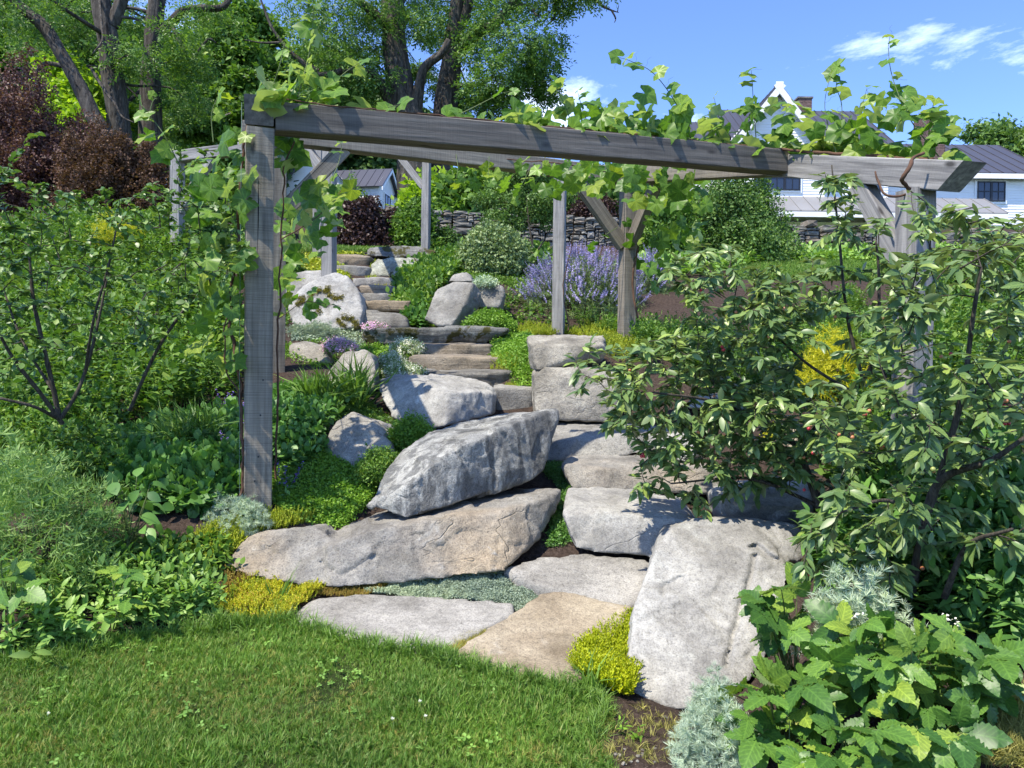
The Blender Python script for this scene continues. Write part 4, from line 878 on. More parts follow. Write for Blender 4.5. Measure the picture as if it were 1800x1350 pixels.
# ---------------------------------------------------------------- white farmhouse
class House:
    def __init__(s, root, loc, rot): s.root = root; s.M = np.array(Matrix.Translation(loc) @ Matrix.Rotation(R(rot), 4, 'Z'))
    def w(s, V): return np.asarray(V)@s.M[:3, :3].T+s.M[:3, 3]
    def box(s, name, b, mat, parent=None, **k):
        V, T = aabox(*b); return obj(name, s.w(V), T, mat, parent or s.root, True, **k)
    def siding(s, x0, x1, y, z0, z1, gable=None, axis='x', name='siding', ex=.13):
        """clapboards on the plane y (facing -y), or on the plane x=y facing +x with axis='y'"""
        m = MB(); n = int(math.ceil((z1-z0)/ex))
        for i in range(n):
            za = z0+i*ex; zb = min(za+ex, z1); a, b = x0, x1
            if gable:
                cx, ze, zr, hw = gable
                if za > ze: f = max(0, (zr-za)/(zr-ze)); a, b = max(x0, cx-hw*f), min(x1, cx+hw*f)
                if b-a < .05: continue
            P = [(a, -.028, za), (b, -.028, za), (b, -.006, zb+.01), (a, -.006, zb+.01), (a, .02, za), (b, .02, za), (b, .02, zb), (a, .02, zb)]
            P = np.array(P); P = np.c_[P[:, 0], y+P[:, 1], P[:, 2]] if axis == 'x' else np.c_[y-P[:, 1], P[:, 0], P[:, 2]]
            m.add(s.w(P), QB)
        return m.obj(name, WHITE_PAINT, s.root, True, kind='stuff')
    def roof(s, c, n, mat=None, name='roof', seam=.032):
        """standing seam roof: c = eave left, eave right, ridge right, ridge left; each pan and its seam a piece"""
        c = [np.array(q, float) for q in c]; mat = mat or ROOF; nr = nrmz(np.cross(c[1]-c[0], c[3]-c[0]))
        rt = thing(name, None, None, tuple(s.w(c[0]))); rt.parent = s.root; rt.location = tuple(s.w(c[0])-np.array(s.root.location))
        for i in range(n):
            a, b = i/n, (i+1)/n-.0
            p = [c[0]+(c[1]-c[0])*a, c[0]+(c[1]-c[0])*b, c[3]+(c[2]-c[3])*b, c[3]+(c[2]-c[3])*a]
            g = nrmz(c[1]-c[0])*.006; V = np.array([p[0]+g, p[1]-g, p[2]-g, p[3]+g]); V = np.r_[V-nr*.05, V]
            m = MB().add(s.w(V), QB)
            q = np.array([p[1]-g*3, p[1]+g*3, p[2]+g*3, p[2]-g*3]); m.add(s.w(np.r_[q-nr*.045, q+nr*seam]), QB)
            V, T = m.arr(); o = obj('roof_panel', V, T, mat, rt, True)
        return rt
    def window(s, x0, x1, z0, z1, y, panes=2, axis='x', rows=2):
        def tr(b):
            V, T = aabox(*b)
            if axis == 'y': V = np.c_[-V[:, 1]+2*y*0+ (y+y), V[:, 0], V[:, 2]] if False else np.c_[y-(V[:, 1]-y), V[:, 0], V[:, 2]]
            return s.w(V), T
        V, T = tr((x0-.1, x1+.1, y-.06, y+.02, z0-.1, z1+.1)); f = obj('window', V, T, WHITE_PAINT, s.root, True)
        m = MB(); w = (x1-x0)/panes
        for i in range(panes):
            a = x0+w*i; b = a+w
            for bx in ((a, a+.055, z0, z1), (b-.055, b, z0, z1), (a+.055, b-.055, z0, z0+.055), (a+.055, b-.055, z1-.055, z1), (a+.055, b-.055, (z0+z1)/2-.025, (z0+z1)/2+.025), ((a+b)/2-.014, (a+b)/2+.014, z0+.055, (z0+z1)/2-.025), ((a+b)/2-.014, (a+b)/2+.014, (z0+z1)/2+.025, z1-.055)):
                V, T = tr((bx[0], bx[1], y-.10, y-.062, bx[2], bx[3])); m.add(V, T)
            V, T = tr((a+.03, b-.03, y-.075, y-.063, z0+.03, z1-.03)); obj('pane', V, T, GLASS, f, True)
        V, T = m.arr(); obj('sash', V, T, WIN_FRAME, f, True)
    def chimney(s, x0, x1, y0, y1, z0, z1):
        m = MB(); r = rng_(3); V, T = aabox(x0+.02, x1-.02, y0+.02, y1-.02, z0, z1-.02); c = obj('chimney', s.w(V), T, MORTAR, s.root, True); z = z0; k = 0
        while z < z1-.07:
            for (a, b, fixed, ax) in ((x0, x1, y0, 'x'), (y0, y1, x0, 'y'), (y0, y1, x1, 'y')):
                p = a-(.11 if k % 2 else 0)
                while p < b-.02:
                    q0, q1 = max(p, a), min(p+.21, b)
                    if q1-q0 > .03:
                        e = r.uniform(0, .012)
                        bx = (q0, q1, fixed-.012-e, fixed+.05, z, z+.066) if ax == 'x' else (fixed-(.012+e if fixed == x0 else .05), fixed+(.05 if fixed == x0 else .012+e), q0, q1, z, z+.066)
                        V, T = aabox(*bx); m.add(s.w(V), T)
                    p += .22
            z += .078; k += 1
        V, T = m.arr(); obj('bricks', V, T, BRICK, c, True, kind='stuff')
        V, T = aabox(x0-.06, x1+.06, y0-.06, y1+.06, z1-.06, z1+.03); obj('cap', s.w(V), T, ROCK_DARK, c, True)
HY = 37.0
def hx(px, d=HY): return W(px, 400, d).x
def hz(py, d=HY, px=1500): return W(px, py, d).z
h_root = thing('farmhouse', 'white clapboard farmhouse with dark metal roofs above the stone wall', 'house', tuple(W(1500, 410, HY)))
H = House(h_root, (0, W(1500, 400, HY).y, 0), 0)
zg = hz(420); zev = hz(262); zrd = hz(197, 41.2); xL, xR = hx(1300), hx(1560); xL0 = hx(1222)
H.box('wall', (xL, xR, .05, 8, zg-1, zev), WHITE_PAINT)
H.siding(xL, xR, .03, hz(395), zev-.12)
H.roof([(xL-.3, -.45, zev-.05), (xR+.3, -.45, zev-.05), (xR+.3, 4.2, zrd), (xL-.3, 4.2, zrd)], 20)
H.roof([(xR+.3, 8.8, zev-.05), (xL-.3, 8.8, zev-.05), (xL-.3, 4.2, zrd), (xR+.3, 4.2, zrd)], 20)
H.box('fascia', (xL-.3, xR+.3, -.46, -.40, zev-.32, zev-.08), WHITE_PAINT)
H.box('side_wall', (xL0, xL, .4, 7, zg-1, hz(280)), WHITE_PAINT); H.siding(xL0, xL, .38, hz(395), hz(280)-.1, name='side_siding')
H.roof([(xL0-.3, -.05, hz(280)), (xL, -.05, hz(280)), (xL, 4.2, hz(219, 41.2)), (xL0-.3, 4.2, hz(219, 41.2))], 6)
# front gable
gx = hx(1361, 36.4); ghw = 2.35; gze = hz(262, 36.4); gzr = hz(153, 36.4); gy = -.6
V = np.array([(gx-ghw, gy+.04, zg-1), (gx+ghw, gy+.04, zg-1), (gx+ghw, gy+.04, gze), (gx, gy+.04, gzr-.12), (gx-ghw, gy+.04, gze)]); V = np.r_[V, V+[0, 4.5, 0]]
T = [(0,1,2),(0,2,4),(4,2,3),(5,7,6),(5,9,7),(9,8,7),(1,6,7),(1,7,2),(0,4,9),(0,9,5)]
obj('gable_wall', H.w(V), T, WHITE_PAINT, h_root, True)
H.siding(gx-ghw, gx+ghw, gy+.02, hz(395), gzr-.2, (gx, gze, gzr-.15, ghw), name='gable_siding')
for sg in (-1, 1):
    e = np.array([gx+sg*(ghw+.42), gy-.38, gze-.56]); rg = np.array([gx, gy-.38, gzr]); b_ = np.array([0, 5., 0])
    H.roof([e+b_, e, rg, rg+b_] if sg < 0 else [e, e+b_, rg+b_, rg], 9)
    dv = nrmz(rg-e); nn = np.array([-dv[2], 0, dv[0]])*(-1 if sg < 0 else 1); nn = nn*np.sign(nn[2])
    L = np.linalg.norm(rg-e); V, T = box_vt((e+rg)/2-nn*.19+[0, -.02, 0]+dv*.02, dv*(L/2+.02), (0, .035+.004*sg, 0), nn*.14); obj('rake_board', H.w(V), T, WHITE_PAINT, h_root, True)
V, T = box_vt((gx, gy-.41, gzr-.13), (.17, 0, 0), (0, .03, 0), (0, 0, .15)); obj('rake_cap', H.w(V), T, WHITE_PAINT, h_root, True)
H.chimney(hx(1397, 41), hx(1420, 41), 3.8, 4.7, zrd-.4, hz(176, 41)); H.chimney(hx(1611, 39), hx(1650, 39), 1.6, 2.5, hz(300), hz(203, 39))
# right wing
xa, xb = xR+.02, hx(1835); zw = hz(305, HY, 1750); zwr = hz(253, 41, 1750)
H.box('wing_wall', (xa, xb, .35, 8, zg-1, zw), WHITE_PAINT); H.siding(xa, xb, .33, hz(400), zw-.12, name='wing_siding')
H.roof([(xa-.1, -.12, zw), (xb+.35, -.12, zw), (xb+.35, 4.3, zwr), (xa-.1, 4.3, zwr)], 13); H.roof([(xb+.35, 8.8, zw), (xa-.1, 8.8, zw), (xa-.1, 4.3, zwr), (xb+.35, 4.3, zwr)], 13)
H.box('fascia', (xa, xb+.35, -.13, -.07, zw-.28, zw-.04), WHITE_PAINT)
zt, zb_ = hz(299), hz(342); H.window(hx(1316), hx(1396), zb_, zt, gy+.0, 3); H.window(hx(1715, 37.3), hx(1764, 37.3), hz(352, 37.3), hz(317, 37.3), .30, 2)
H.window(hx(1500), hx(1545), hz(345), hz(300), .0, 2)
# low porch roof along the front
p0, p1 = hx(1330), hx(1722); zp = hz(352); pe = -2.1
H.roof([(p0, pe, hz(372, 35)), (p1, pe, hz(372, 35)), (p1-.2, gy, zp), (p0, gy, zp)], 16, ROOF_LIGHT, 'porch_roof')
H.box('porch_fascia', (p0, p1, pe-.02, pe+.04, hz(383, 35), hz(374, 35)), WHITE_PAINT); H.box('porch_soffit', (p0, p1, pe+.04, gy, hz(383, 35), hz(381, 35)), WHITE_PAINT)
bx_ = hx(1694, 35.4); m = MB()
for q in np.linspace(0, 1, 9)[:-1]:
    a0, a1 = q*1.57, (q+.125)*1.57; f = lambda a: np.array([bx_, .2-2.0*(1-math.cos(a))*.5, hz(383, 35)-1.0+1.0*math.sin(a)*.97]); c = (f(a0)+f(a1))/2; dv = (f(a1)-f(a0))/2; m.add(*[(H.w(k_[0]), k_[1]) for k_ in [box_vt(c, (.07, 0, 0), dv*1.05, nrmz(np.cross(dv, (1, 0, 0)))*.06)]][0])
m.obj('bracket', WHITE_PAINT, h_root, True); H.box('bracket_post', (bx_-.09, bx_+.09, .2, .36, hz(392), hz(384, 35)+.02), WHITE_PAINT)

l_root = thing('farmhouse', 'white gabled house wing seen under the pergola beam behind the tree trunks', 'house', tuple(W(620, 385, 48)))
K = House(l_root, tuple(W(665, 390, 50)), -10)
def kz(py, d=50): return W(660, py, d).z-W(665, 390, 50).z
ze, zr = kz(325), kz(298, 51.6)
V = np.array([(0, 0, -1.5), (0, 3.3, -1.5), (0, 3.3, ze), (0, 1.65, zr-.08), (0, 0, ze)]); V = np.r_[V, V-[3.4, 0, 0]]
obj('wall', K.w(V), [(0,1,2),(0,2,4),(4,2,3),(5,7,6),(5,9,7),(9,8,7),(0,4,9),(0,9,5)], WHITE_PAINT, l_root, True)
K.siding(0, 3.3, .02, -1, zr-.15, (1.65, ze, zr-.1, 1.65), 'y'); K.siding(-3.4, 0, -.02, -1, ze-.08)
K.roof([(-3.6, -.3, ze-.14), (.35, -.3, ze-.14), (.35, 1.65, zr+.05), (-3.6, 1.65, zr+.05)], 7, ROOF_LIGHT if 0 else ROOF); K.roof([(.35, 3.6, ze-.14), (-3.6, 3.6, ze-.14), (-3.6, 1.65, zr+.05), (.35, 1.65, zr+.05)], 7)
for sg in (0, 1):
    e = np.array([.36, -.32 if not sg else 3.62, ze-.2]); rg = np.array([.36, 1.65, zr]); dv = rg-e; L = np.linalg.norm(dv); V, T = box_vt((e+rg)/2-[0, 0, .1], dv/2, (.03, 0, 0), (0, 0, .1)); obj('rake_board', K.w(V), T, WHITE_PAINT, l_root, True)
K.window(.95, 2.0, kz(368), kz(335), .05, 1, 'y')
# small wing to the right and the large body to the left
b0 = W(688, 385, 53)
K2 = House(l_root, tuple(b0), -4); zz = W(688, 347, 53).z-b0.z
K2.box('side_wing_wall', (-.6, .62, 0, 3, -1.5, zz), WHITE_PAINT); K2.siding(-.6, .62, -.02, -1, zz, name='side_wing_siding'); K2.roof([(-.8, -.25, zz), (.75, -.25, zz), (.5, 1.2, zz+.95), (-.8, 1.2, zz+.95)], 4)
b1 = W(500, 390, 47); K3 = House(l_root, tuple(b1), 6); wx = W(606, 390, 47).x-b1.x; e3 = W(540, 322, 47).z-b1.z; r3 = W(540, 258, 47).z-b1.z
V = np.array([(0, 0, -2), (wx, 0, -2), (wx, 0, e3), (wx/2, 0, r3-.1), (0, 0, e3)]); V = np.r_[V, V+[0, 7, 0]]
obj('main_wall', K3.w(V), T_ if False else [(0,1,2),(0,2,4),(4,2,3),(5,7,6),(5,9,7),(9,8,7),(1,6,7),(1,7,2),(0,4,9),(0,9,5)], WHITE_PAINT, l_root, True)
K3.siding(0, wx, -.02, -1.5, r3-.1, (wx/2, e3, r3-.15, wx/2), name='main_siding')
K3.roof([(wx+.25, -.4, e3-.28), (wx+.25, 7.3, e3-.28), (wx/2, 7.3, r3), (wx/2, -.4, r3)], 12); K3.roof([(-.25, 7.3, e3-.28), (-.25, -.4, e3-.28), (wx/2, -.4, r3), (wx/2, 7.3, r3)], 12)
K3.window(wx*.32, wx*.62, .6, 2.2, -.03, 2)

# ---------------------------------------------------------------- trees
SPR = [spray(i, 9) for i in range(5)]; SPRB = [cluster(i, 9, .75, .55) for i in range(5)]
def crown_arr(clumps, r, tpls, size, droop=.35, dens=1.):
    """clumps: (centre, radius, count): flattened puffs of sprays"""
    P = []; D = []
    for c, rad, n in clumps:
        n = int(n*dens); u = nrmz(r.normal(size=(n, 3)))*(r.uniform(.15, 1, n)**.5)[:, None]*np.array([1, 1, .55])
        P.append(np.asarray(c)+u*rad); D.append(u)
    P = np.concatenate(P); D = np.concatenate(D); n = len(P)
    d = nrmz(D*[1, 1, .3]+r.normal(0, .5, (n, 3))+[0, 0, -droop]); nr = nrmz(np.array([0, 0, 1.])+r.normal(0, .45, (n, 3))+D*.4)
    return inst(tpls, P, basis_leaf(d, nr), size*r.uniform(.7, 1.25, n), r)
def px_clumps(lst, dsp, r, n):
    """clump centres given as seen: (px, py, depth, radius in metres)"""
    return [(Wn(x, y, d+r.normal(0, dsp)), rad, n) for x, y, d, rad in lst]
def branch_to(a, b, r, rad0, rad1, sag=.15, n=9):
    a = np.asarray(a); b = np.asarray(b); L = np.linalg.norm(b-a); m1 = a+(b-a)*.35+np.array([0, 0, L*sag])+r.normal(0, L*.06, 3); m2 = a+(b-a)*.7+np.array([0, 0, L*sag*.6])+r.normal(0, L*.07, 3)
    p = smooth_path([a, m1, m2, b], 5); return tube(p, np.linspace(rad0, rad1, len(p)), 5)
def tree(name, label, stems, clumps, leafm, tpls, size, seed, group, bark=None, droop=.35, rough=.16, twigs=True, extra=()):
    """stems: list of (path points, radii); twigs run from the stems to every clump"""
    r = rng_(seed); bark = bark or BARK
    p0 = np.asarray(stems[0][0][0]); root = thing(name, label, 'tree', tuple(p0), group); m = MB(); nodes = []
    for path, rad in stems:
        p = smooth_path(path, 9); rr = np.interp(np.linspace(0, 1, len(p)), np.linspace(0, 1, len(rad)), rad)
        m.add(*tube(p, rr, 22 if rr[0] > .12 else 9, rough if rr[0] > .12 else .1, seed)); nodes.append(p[len(p)//4:])
    m.obj('trunk', bark, root)
    nodes = np.concatenate(nodes); b = MB()
    if twigs:
        for c, rad, n in sorted(clumps, key=lambda q: np.min(np.linalg.norm(nodes-q[0], axis=1))):
            k = np.argmin(np.linalg.norm(nodes-np.asarray(c)-[0, 0, .0], axis=1)+.25*np.abs(nodes[:, 2]-c[2])); L = np.linalg.norm(nodes[k]-c)
            if L > .3 and L < 9: b.add(*branch_to(nodes[k], c, r, min(.02+.018*L, .14), .012, .08)); nodes = np.r_[nodes, [np.asarray(c)*.5+nodes[k]*.5], [c]]
    for path, rad in extra: p = smooth_path(path, 6); b.add(*tube(p, np.interp(np.linspace(0, 1, len(p)), np.linspace(0, 1, len(rad)), rad), 6, .1, seed))
    if b.n: b.obj('branch', bark, root, kind='stuff')
    V, T = crown_arr(clumps, r, tpls, size, droop, 1.45 if len(clumps) < 40 and twigs else 1.); obj('crown', V, T, leafm, root)
    return root
def PW(*a): return [Wn(*q) for q in a]
TG = 'old trees behind the garden'
rt = rng_(21)
# twin centre trees
c4 = px_clumps([(590,25,28,1.2),(640,60,27,1.3),(560,70,28,1.2),(610,110,27,1.1),(655,130,27.5,1.),(580,140,28,1.),(540,20,29,1.1),(700,15,27,1.2),(625,170,28,.9),(750,40,28,.9),(600,195,29,.9),(650,95,29,1.2),(730,-30,27,1.4),(640,-60,27,1.6),(560,-60,28,1.5),(690,-140,28,2.),(590,-170,28,2.),(740,120,28.5,.45),(540,180,30,.9),(660,15,26.5,1.),(675,190,30,.7)], .5, rt, 150)
def clear(cl, cols, dz):
    out = []
    for c, rad, n in cl:
        x, y, d = pix(c)
        for (xa, xb) in cols:
            if xa-10 < x < xb+10 and y > -60: c = Wn(x, y, d+dz); break
        out.append((c, rad, n))
    return out
c4 = clear(c4, [(672, 735), (770, 815)], 3.5)
tree('locust_tree', 'thicker of the two close furrowed trunks rising behind the pergola', [
    (PW((735,420,28),(728,330,28),(722,230,28),(706,170,28.1),(693,90,28.2),(690,0,28.3),(680,-120,28.4)), [.72,.62,.56,.50,.44,.40,.26]),
    (PW((728,215,28),(735,165,27.8),(745,120,27.6),(775,95,27.4),(790,70,27.3)), [.22,.2,.16,.14,.10]),
    (PW((692,195,28),(665,140,27.5),(640,125,27.2),(595,125,27)), [.2,.15,.12,.06]),
    (PW((690,50,28),(640,10,27.5),(590,-30,27)), [.2,.14,.08])], c4, L_LOCUST, SPR, .46, 61, TG,
    extra=[(PW((560,125,27),(520,100,27),(485,60,27),(470,30,27),(455,-10,27)), [.09,.08,.06,.05,.03]), (PW((495,75,27),(460,75,27),(430,70,27)), [.05,.03,.02]), (PW((520,100,27),(560,130,27),(600,125,27)), [.09,.09,.10])])
c5 = px_clumps([(880,30,27,1.),(915,70,27,1.1),(940,100,27.5,.9),(890,120,27,1.),(850,95,27.5,.9),(960,75,28,.7),(920,140,28,.8),(850,150,28,.8),(885,165,27.5,.6),(840,60,28,.7),(835,15,28,.9),(950,120,28,.6),(975,5,27,.7),(900,0,28,1.),(825,165,29,.6),(765,60,29,.7),(770,10,28.5,.9),(840,-60,27,1.6),(920,-50,27,1.4),(780,-110,28,1.8),(870,-150,28,2.),(1000,-20,27,.7),(860,185,28.5,.5),(960,160,28.5,.35),(800,175,30,.5),(780,150,30,.5),(1040,-30,26.5,.9)], .5, rt, 135)
c5 = clear(c5, [(690, 735), (765, 830)], 3.0)
tree('locust_tree', 'dark leaning trunk tree with a long limb reaching toward the open sky', [
    (PW((768,420,29),(772,330,29),(778,230,29),(784,180,29),(792,120,28.9),(800,60,28.8),(806,0,28.7),(812,-120,28.6)), [.55,.48,.45,.42,.38,.34,.30,.2]),
    (PW((808,85,28.8),(838,58,28.4),(868,42,28),(890,20,27.8),(910,-5,27.6),(950,-50,27.4)), [.28,.22,.2,.17,.15,.1]),
    (PW((800,60,28.8),(818,25,28.6),(830,-20,28.4)), [.22,.18,.14])], c5, L_LOCUST, SPR, .46, 62, TG,
    extra=[(PW((910,-5,27.6),(960,-10,27.5),(1010,-8,27.3),(1048,2,27.2),(1058,10,27.1),(1075,18,27),(1088,22,27)), [.1,.08,.07,.06,.05,.03,.01]), (PW((1075,18,27),(1082,32,27),(1080,40,27)), [.035,.03,.01]), (PW((1085,22,27),(1088,8,27)), [.02,.01]), (PW((900,10,27.7),(930,10,27.5),(945,28,27.3),(970,20,27.2)), [.06,.05,.03,.015]), (PW((790,150,28.9),(840,150,28),(870,135,27.8),(900,145,27.6)), [.1,.07,.05,.03])])
# left trees
cl1 = px_clumps([(30,30,22,1.2),(90,40,23,1.),(150,60,24,1.),(60,90,24,.9),(200,150,24,.8),(130,120,24,.8),(240,180,25,.8),(280,200,25,.9),(230,100,25,.8),(300,150,26,.9),(170,20,24,1.1),(250,30,25,1.),(320,60,26,1.),(330,180,27,.9),(10,-30,22,1.6),(120,-60,23,1.8),(250,-60,25,1.9),(360,20,26,.9),(250,230,25,.6),(340,110,26,.8),(300,230,27,.7),(100,5,22,.9)], .6, rt, 130)
cl1 = clear(cl1, [(60, 215), (250, 300)], 4.5)
tree('locust_tree', 'slanting furrowed trunk leaning over the purple smoke shrub', [
    (PW((188,330,22),(180,240,22),(165,205,22),(150,172,22),(125,125,22),(105,90,22),(80,50,22),(40,15,22),(0,-30,22)), [.25,.22,.21,.20,.19,.18,.17,.15,.12])], cl1[:8], L_LOCUST, SPR, .42, 63, TG,
    extra=[(PW((110,115,22),(80,112,22),(65,125,21.8),(50,135,21.6),(35,120,21.5),(5,128,21.4)), [.07,.06,.05,.04,.03,.015])])
tree('locust_tree', 'upright furrowed trunk forking high up behind the slanting trunk', [
    (PW((215,340,25),(210,240,25),(200,150,25),(192,90,25),(182,30,25),(172,-30,25)), [.36,.34,.33,.32,.31,.3]), (PW((196,45,25),(210,10,25),(225,-30,25)), [.2,.18,.15])], cl1[8:15], L_LOCUST, SPR, .42, 64, TG,
    extra=[(PW((160,120,24),(185,160,23.5),(200,180,23.2),(215,205,23),(235,215,22.8)), [.05,.05,.04,.03,.02]), (PW((175,-5,24.8),(178,40,24),(180,70,23.5),(162,95,23)), [.04,.04,.03,.02])])
tree('locust_tree', 'tall straight trunk with a side limb arching off to its right', [
    (PW((262,340,27),(265,230,27),(266,130,27),(270,60,27),(277,0,27),(282,-40,27)), [.42,.38,.33,.30,.27,.24]), (PW((283,62,27),(300,40,26.8),(325,18,26.5),(360,15,26.3),(392,12,26),(408,-10,26)), [.18,.16,.14,.12,.1,.08]), (PW((300,40,26.8),(320,80,26.5),(335,105,26.3),(365,70,26),(380,75,26)), [.07,.06,.05,.04,.02])], cl1[15:], L_LOCUST, SPR, .42, 65, TG)
cs = px_clumps([(110,130,27,.9),(140,160,27,.9),(100,170,26,.8),(130,200,26,.8),(150,215,25,.6),(200,200,28,.7),(330,110,30,.7),(110,190,25.5,.6)], .5, rt, 150)
tree('maple_tree', 'bright yellow green young tree glowing behind the slanting trunk', [(PW((135,330,26.5),(135,220,26.5),(130,150,26.5)), [.1,.08,.05])], cs, L_SUNNY, SPRB, .30, 66, TG)
c6 = px_clumps([(400,60,35,1.3),(430,100,35,1.2),(380,110,35,1.2),(440,150,35,1.2),(400,170,34,1.2),(460,60,36,1.1),(370,180,34,1.),(430,30,36,1.),(480,130,36,1.1),(350,150,35,1.),(405,210,34,1.2),(455,195,34,1.1),(350,220,33,1.1),(500,170,36,1.),(380,30,37,.9)], .8, rt, 170)
tree('ash_tree', 'slender pale stemmed tree with airy foliage beside the big trunks', [(PW((420,360,35),(418,220,35),(415,130,35),(412,60,35)), [.16,.13,.10,.06]), (PW((424,360,35.2),(424,230,35.2),(428,150,35.2)), [.1,.08,.05])], c6, L_TREE, SPRB, .36, 67, TG, BARK_PALE)
# dark woods farther back: each tree its own crown
fl = [(-60,60,58,5.5),(30,110,54,5),(-20,200,50,4),(110,30,60,5.5),(200,100,56,5),(300,130,52,4.5),(250,230,46,3.6),(390,190,58,4.5),(480,190,56,4),(340,250,45,3.2),(560,230,60,4.6),(650,240,64,4.6),(620,300,60,3.2),(560,150,66,4.6),(690,300,62,3.4),(450,260,48,3.2)]
wl_ = ['dark tall tree at the far left edge of the woods','dark wood tree behind the purple smoke shrub','low dark tree over the purple smoke shrub at the picture edge','dark tree high behind the slanting trunk','dark wood tree between the slanting and upright trunks','dark wood tree behind the straight trunk','low wood tree behind the bronze smoke shrub','wood tree behind the slender pale stemmed tree','wood tree just left of the pergola corner','low shady tree behind the vine curtain','wood tree over the roof of the white wing','dark tree behind the two thick trunks','dark tree right behind the white wing roof','tall dark tree above the pergola corner','dark tree filling the gap between wing and thick trunk','low dark tree behind the upper pergola posts']
for i, ((px, py, d, rad), lb) in enumerate(zip(fl, wl_)):
    r = rng_(300+i); c = Wn(px, py, d); zgd = float(tz(c[0:1], c[1:2])[0]); cl = []
    for k in range(int(7+rad*3)):
        u = nrmz(r.normal(size=3))*r.uniform(.5, 1); q = c+u*[rad, rad*.8, rad*.85]; cl.append((q, rad*.36, 48))
    tree('forest_tree', lb, [(np.array([[c[0], c[1], zgd-.3], [c[0]+.2, c[1], (zgd+c[2])/2], [c[0], c[1], c[2]+rad*.5]]), [.3, .22, .08])], cl, L_FOREST if i % 4 != 1 else L_LOCUST, SPRB, .72, 400+i, 'woods behind the garden', twigs=False)
for i, (px, py, d, rad, lb) in enumerate([(1740,262,70,3.6,'distant rounded tree crown beyond the right wing roof'),(1790,258,66,3.4,'distant tree crown at the far picture edge above the wing roof')]):
    r = rng_(500+i); c = Wn(px, py, d); zgd = float(tz(c[0:1], c[1:2])[0]); cl = [(c+nrmz(r.normal(size=3))*r.uniform(.3, 1)*[rad, rad*.8, rad*.6], rad*.36, 60) for _ in range(18)]
    tree('distant_tree', lb, [(np.array([[c[0], c[1], zgd-.3], [c[0]+.2, c[1], (zgd+c[2])/2], [c[0], c[1], c[2]+rad*.3]]), [.3, .22, .08])], cl, L_SHRUB, SPRB, .6, 520+i, 'trees beyond the house', twigs=False)
# ---------------------------------------------------------------- plant builders
def field(name, label, cat, poly, n, tpls, size, mat, seed, tilt=.25, zoff=0., parent=None, kind='stuff', flat=1., up=None, bumpy=0., clump=0., group=None, bs=.22):
    r = rng_(seed); G = ground_poly(poly, n, r)
    if clump:
        nz = vnoise(np.c_[G[:, :2]/clump, G[:, 2]*0], seed); G = G[nz+r.normal(0, .25, len(G)) > -.25]
    G[:, 2] += zoff + (bumpy*np.clip(fbm(np.c_[G[:, :2]/bs, 0*G[:, 2]], seed, 2), -.6, 1.2) if bumpy else 0)
    s = r.uniform(size[0], size[1], len(G)); s = np.stack([s, s, s*flat], -1)
    V, T = inst(tpls, G, basis_up(len(G), r, tilt, up), s, r)
    return obj(name, V, T, mat, parent, label=label, cat=cat, kind=kind, group=group) if parent is None else obj(name, V, T, mat, parent)
def dome(base, rx, ry, h, n, r, lo=.55, lump=.2, seed=0, skirt=-.05, lf=2.2):
    u = r.normal(size=(n, 3)); u[:, 2] = np.abs(u[:, 2])+skirt; u = nrmz(u); rad = r.uniform(lo**2, 1, n)**.5*(1+lump*fbm(u*lf+seed, seed, 2))
    return np.asarray(base)+u*rad[:, None]*[rx, ry, h], u
def foliage_arr(P, u, tpls, size, r, droop=0., upb=.3, spread=.5, nup=.5):
    n = len(P); d = nrmz(u*[1, 1, .6]+[0, 0, upb-droop]+r.normal(0, spread, (n, 3))); nr = nrmz(u+[0, 0, nup]+r.normal(0, .4, (n, 3)))
    return inst(tpls, P, basis_leaf(d, nr), size*r.uniform(.65, 1.25, n), r)
def ground_at(px, py, d=None):
    if d is None: return hit(px, py)[0]
    p = Wn(px, py, d); p[2] = min(p[2], float(tz(p[0:1], p[1:2])[0])+.02) if False else p[2]; return p
def bush(name, label, cat, px, pb, d, wpx, hpx, mat, tpls, size, n, seed, ry=.8, lump=.22, droop=0., upb=.3, stems=9, bark=None, flowers=None, group=None, lo=.5, skirt=-.05, spread=.5, lf=2.2):
    r = rng_(seed); b = ground_at(px, pb, d); rx = wpx/2*d/F; h = hpx*d/F
    root = thing(name, label, cat, tuple(b), group)
    P, u = dome(b, rx, rx*ry, h, n, r, lo, lump, seed, skirt, lf); V, T = foliage_arr(P, u, tpls, size, r, droop, upb, spread); obj('foliage', V, T, mat, root)
    if stems:
        m = MB()
        for i in range(stems):
            q = P[r.integers(0, n)]; q = b+(q-b)*.85; mid = b*.5+q*.5+[0, 0, h*.1]+r.normal(0, rx*.08, 3); p = smooth_path([b+r.normal(0, .02, 3)*[1, 1, 0], mid, q], 5); m.add(*tube(p, np.linspace(max(.006, rx*.02), .003, len(p)), 5))
        m.obj('stem', bark or BARK_TWIG, root, kind='stuff')
    if flowers:
        fm, ft, fs, fn, ftop = flowers; P, u = dome(b, rx*.98, rx*ry*.98, h*1.02, fn, r, .8, lump, seed, ftop, lf)
        V, T = inst(ft, P, basis_up(fn, r, .25, nrmz(u+[0, 0, .8])), fs*r.uniform(.6, 1.2, fn), r); obj('flower', V, T, fm, root, kind='stuff')
    return root
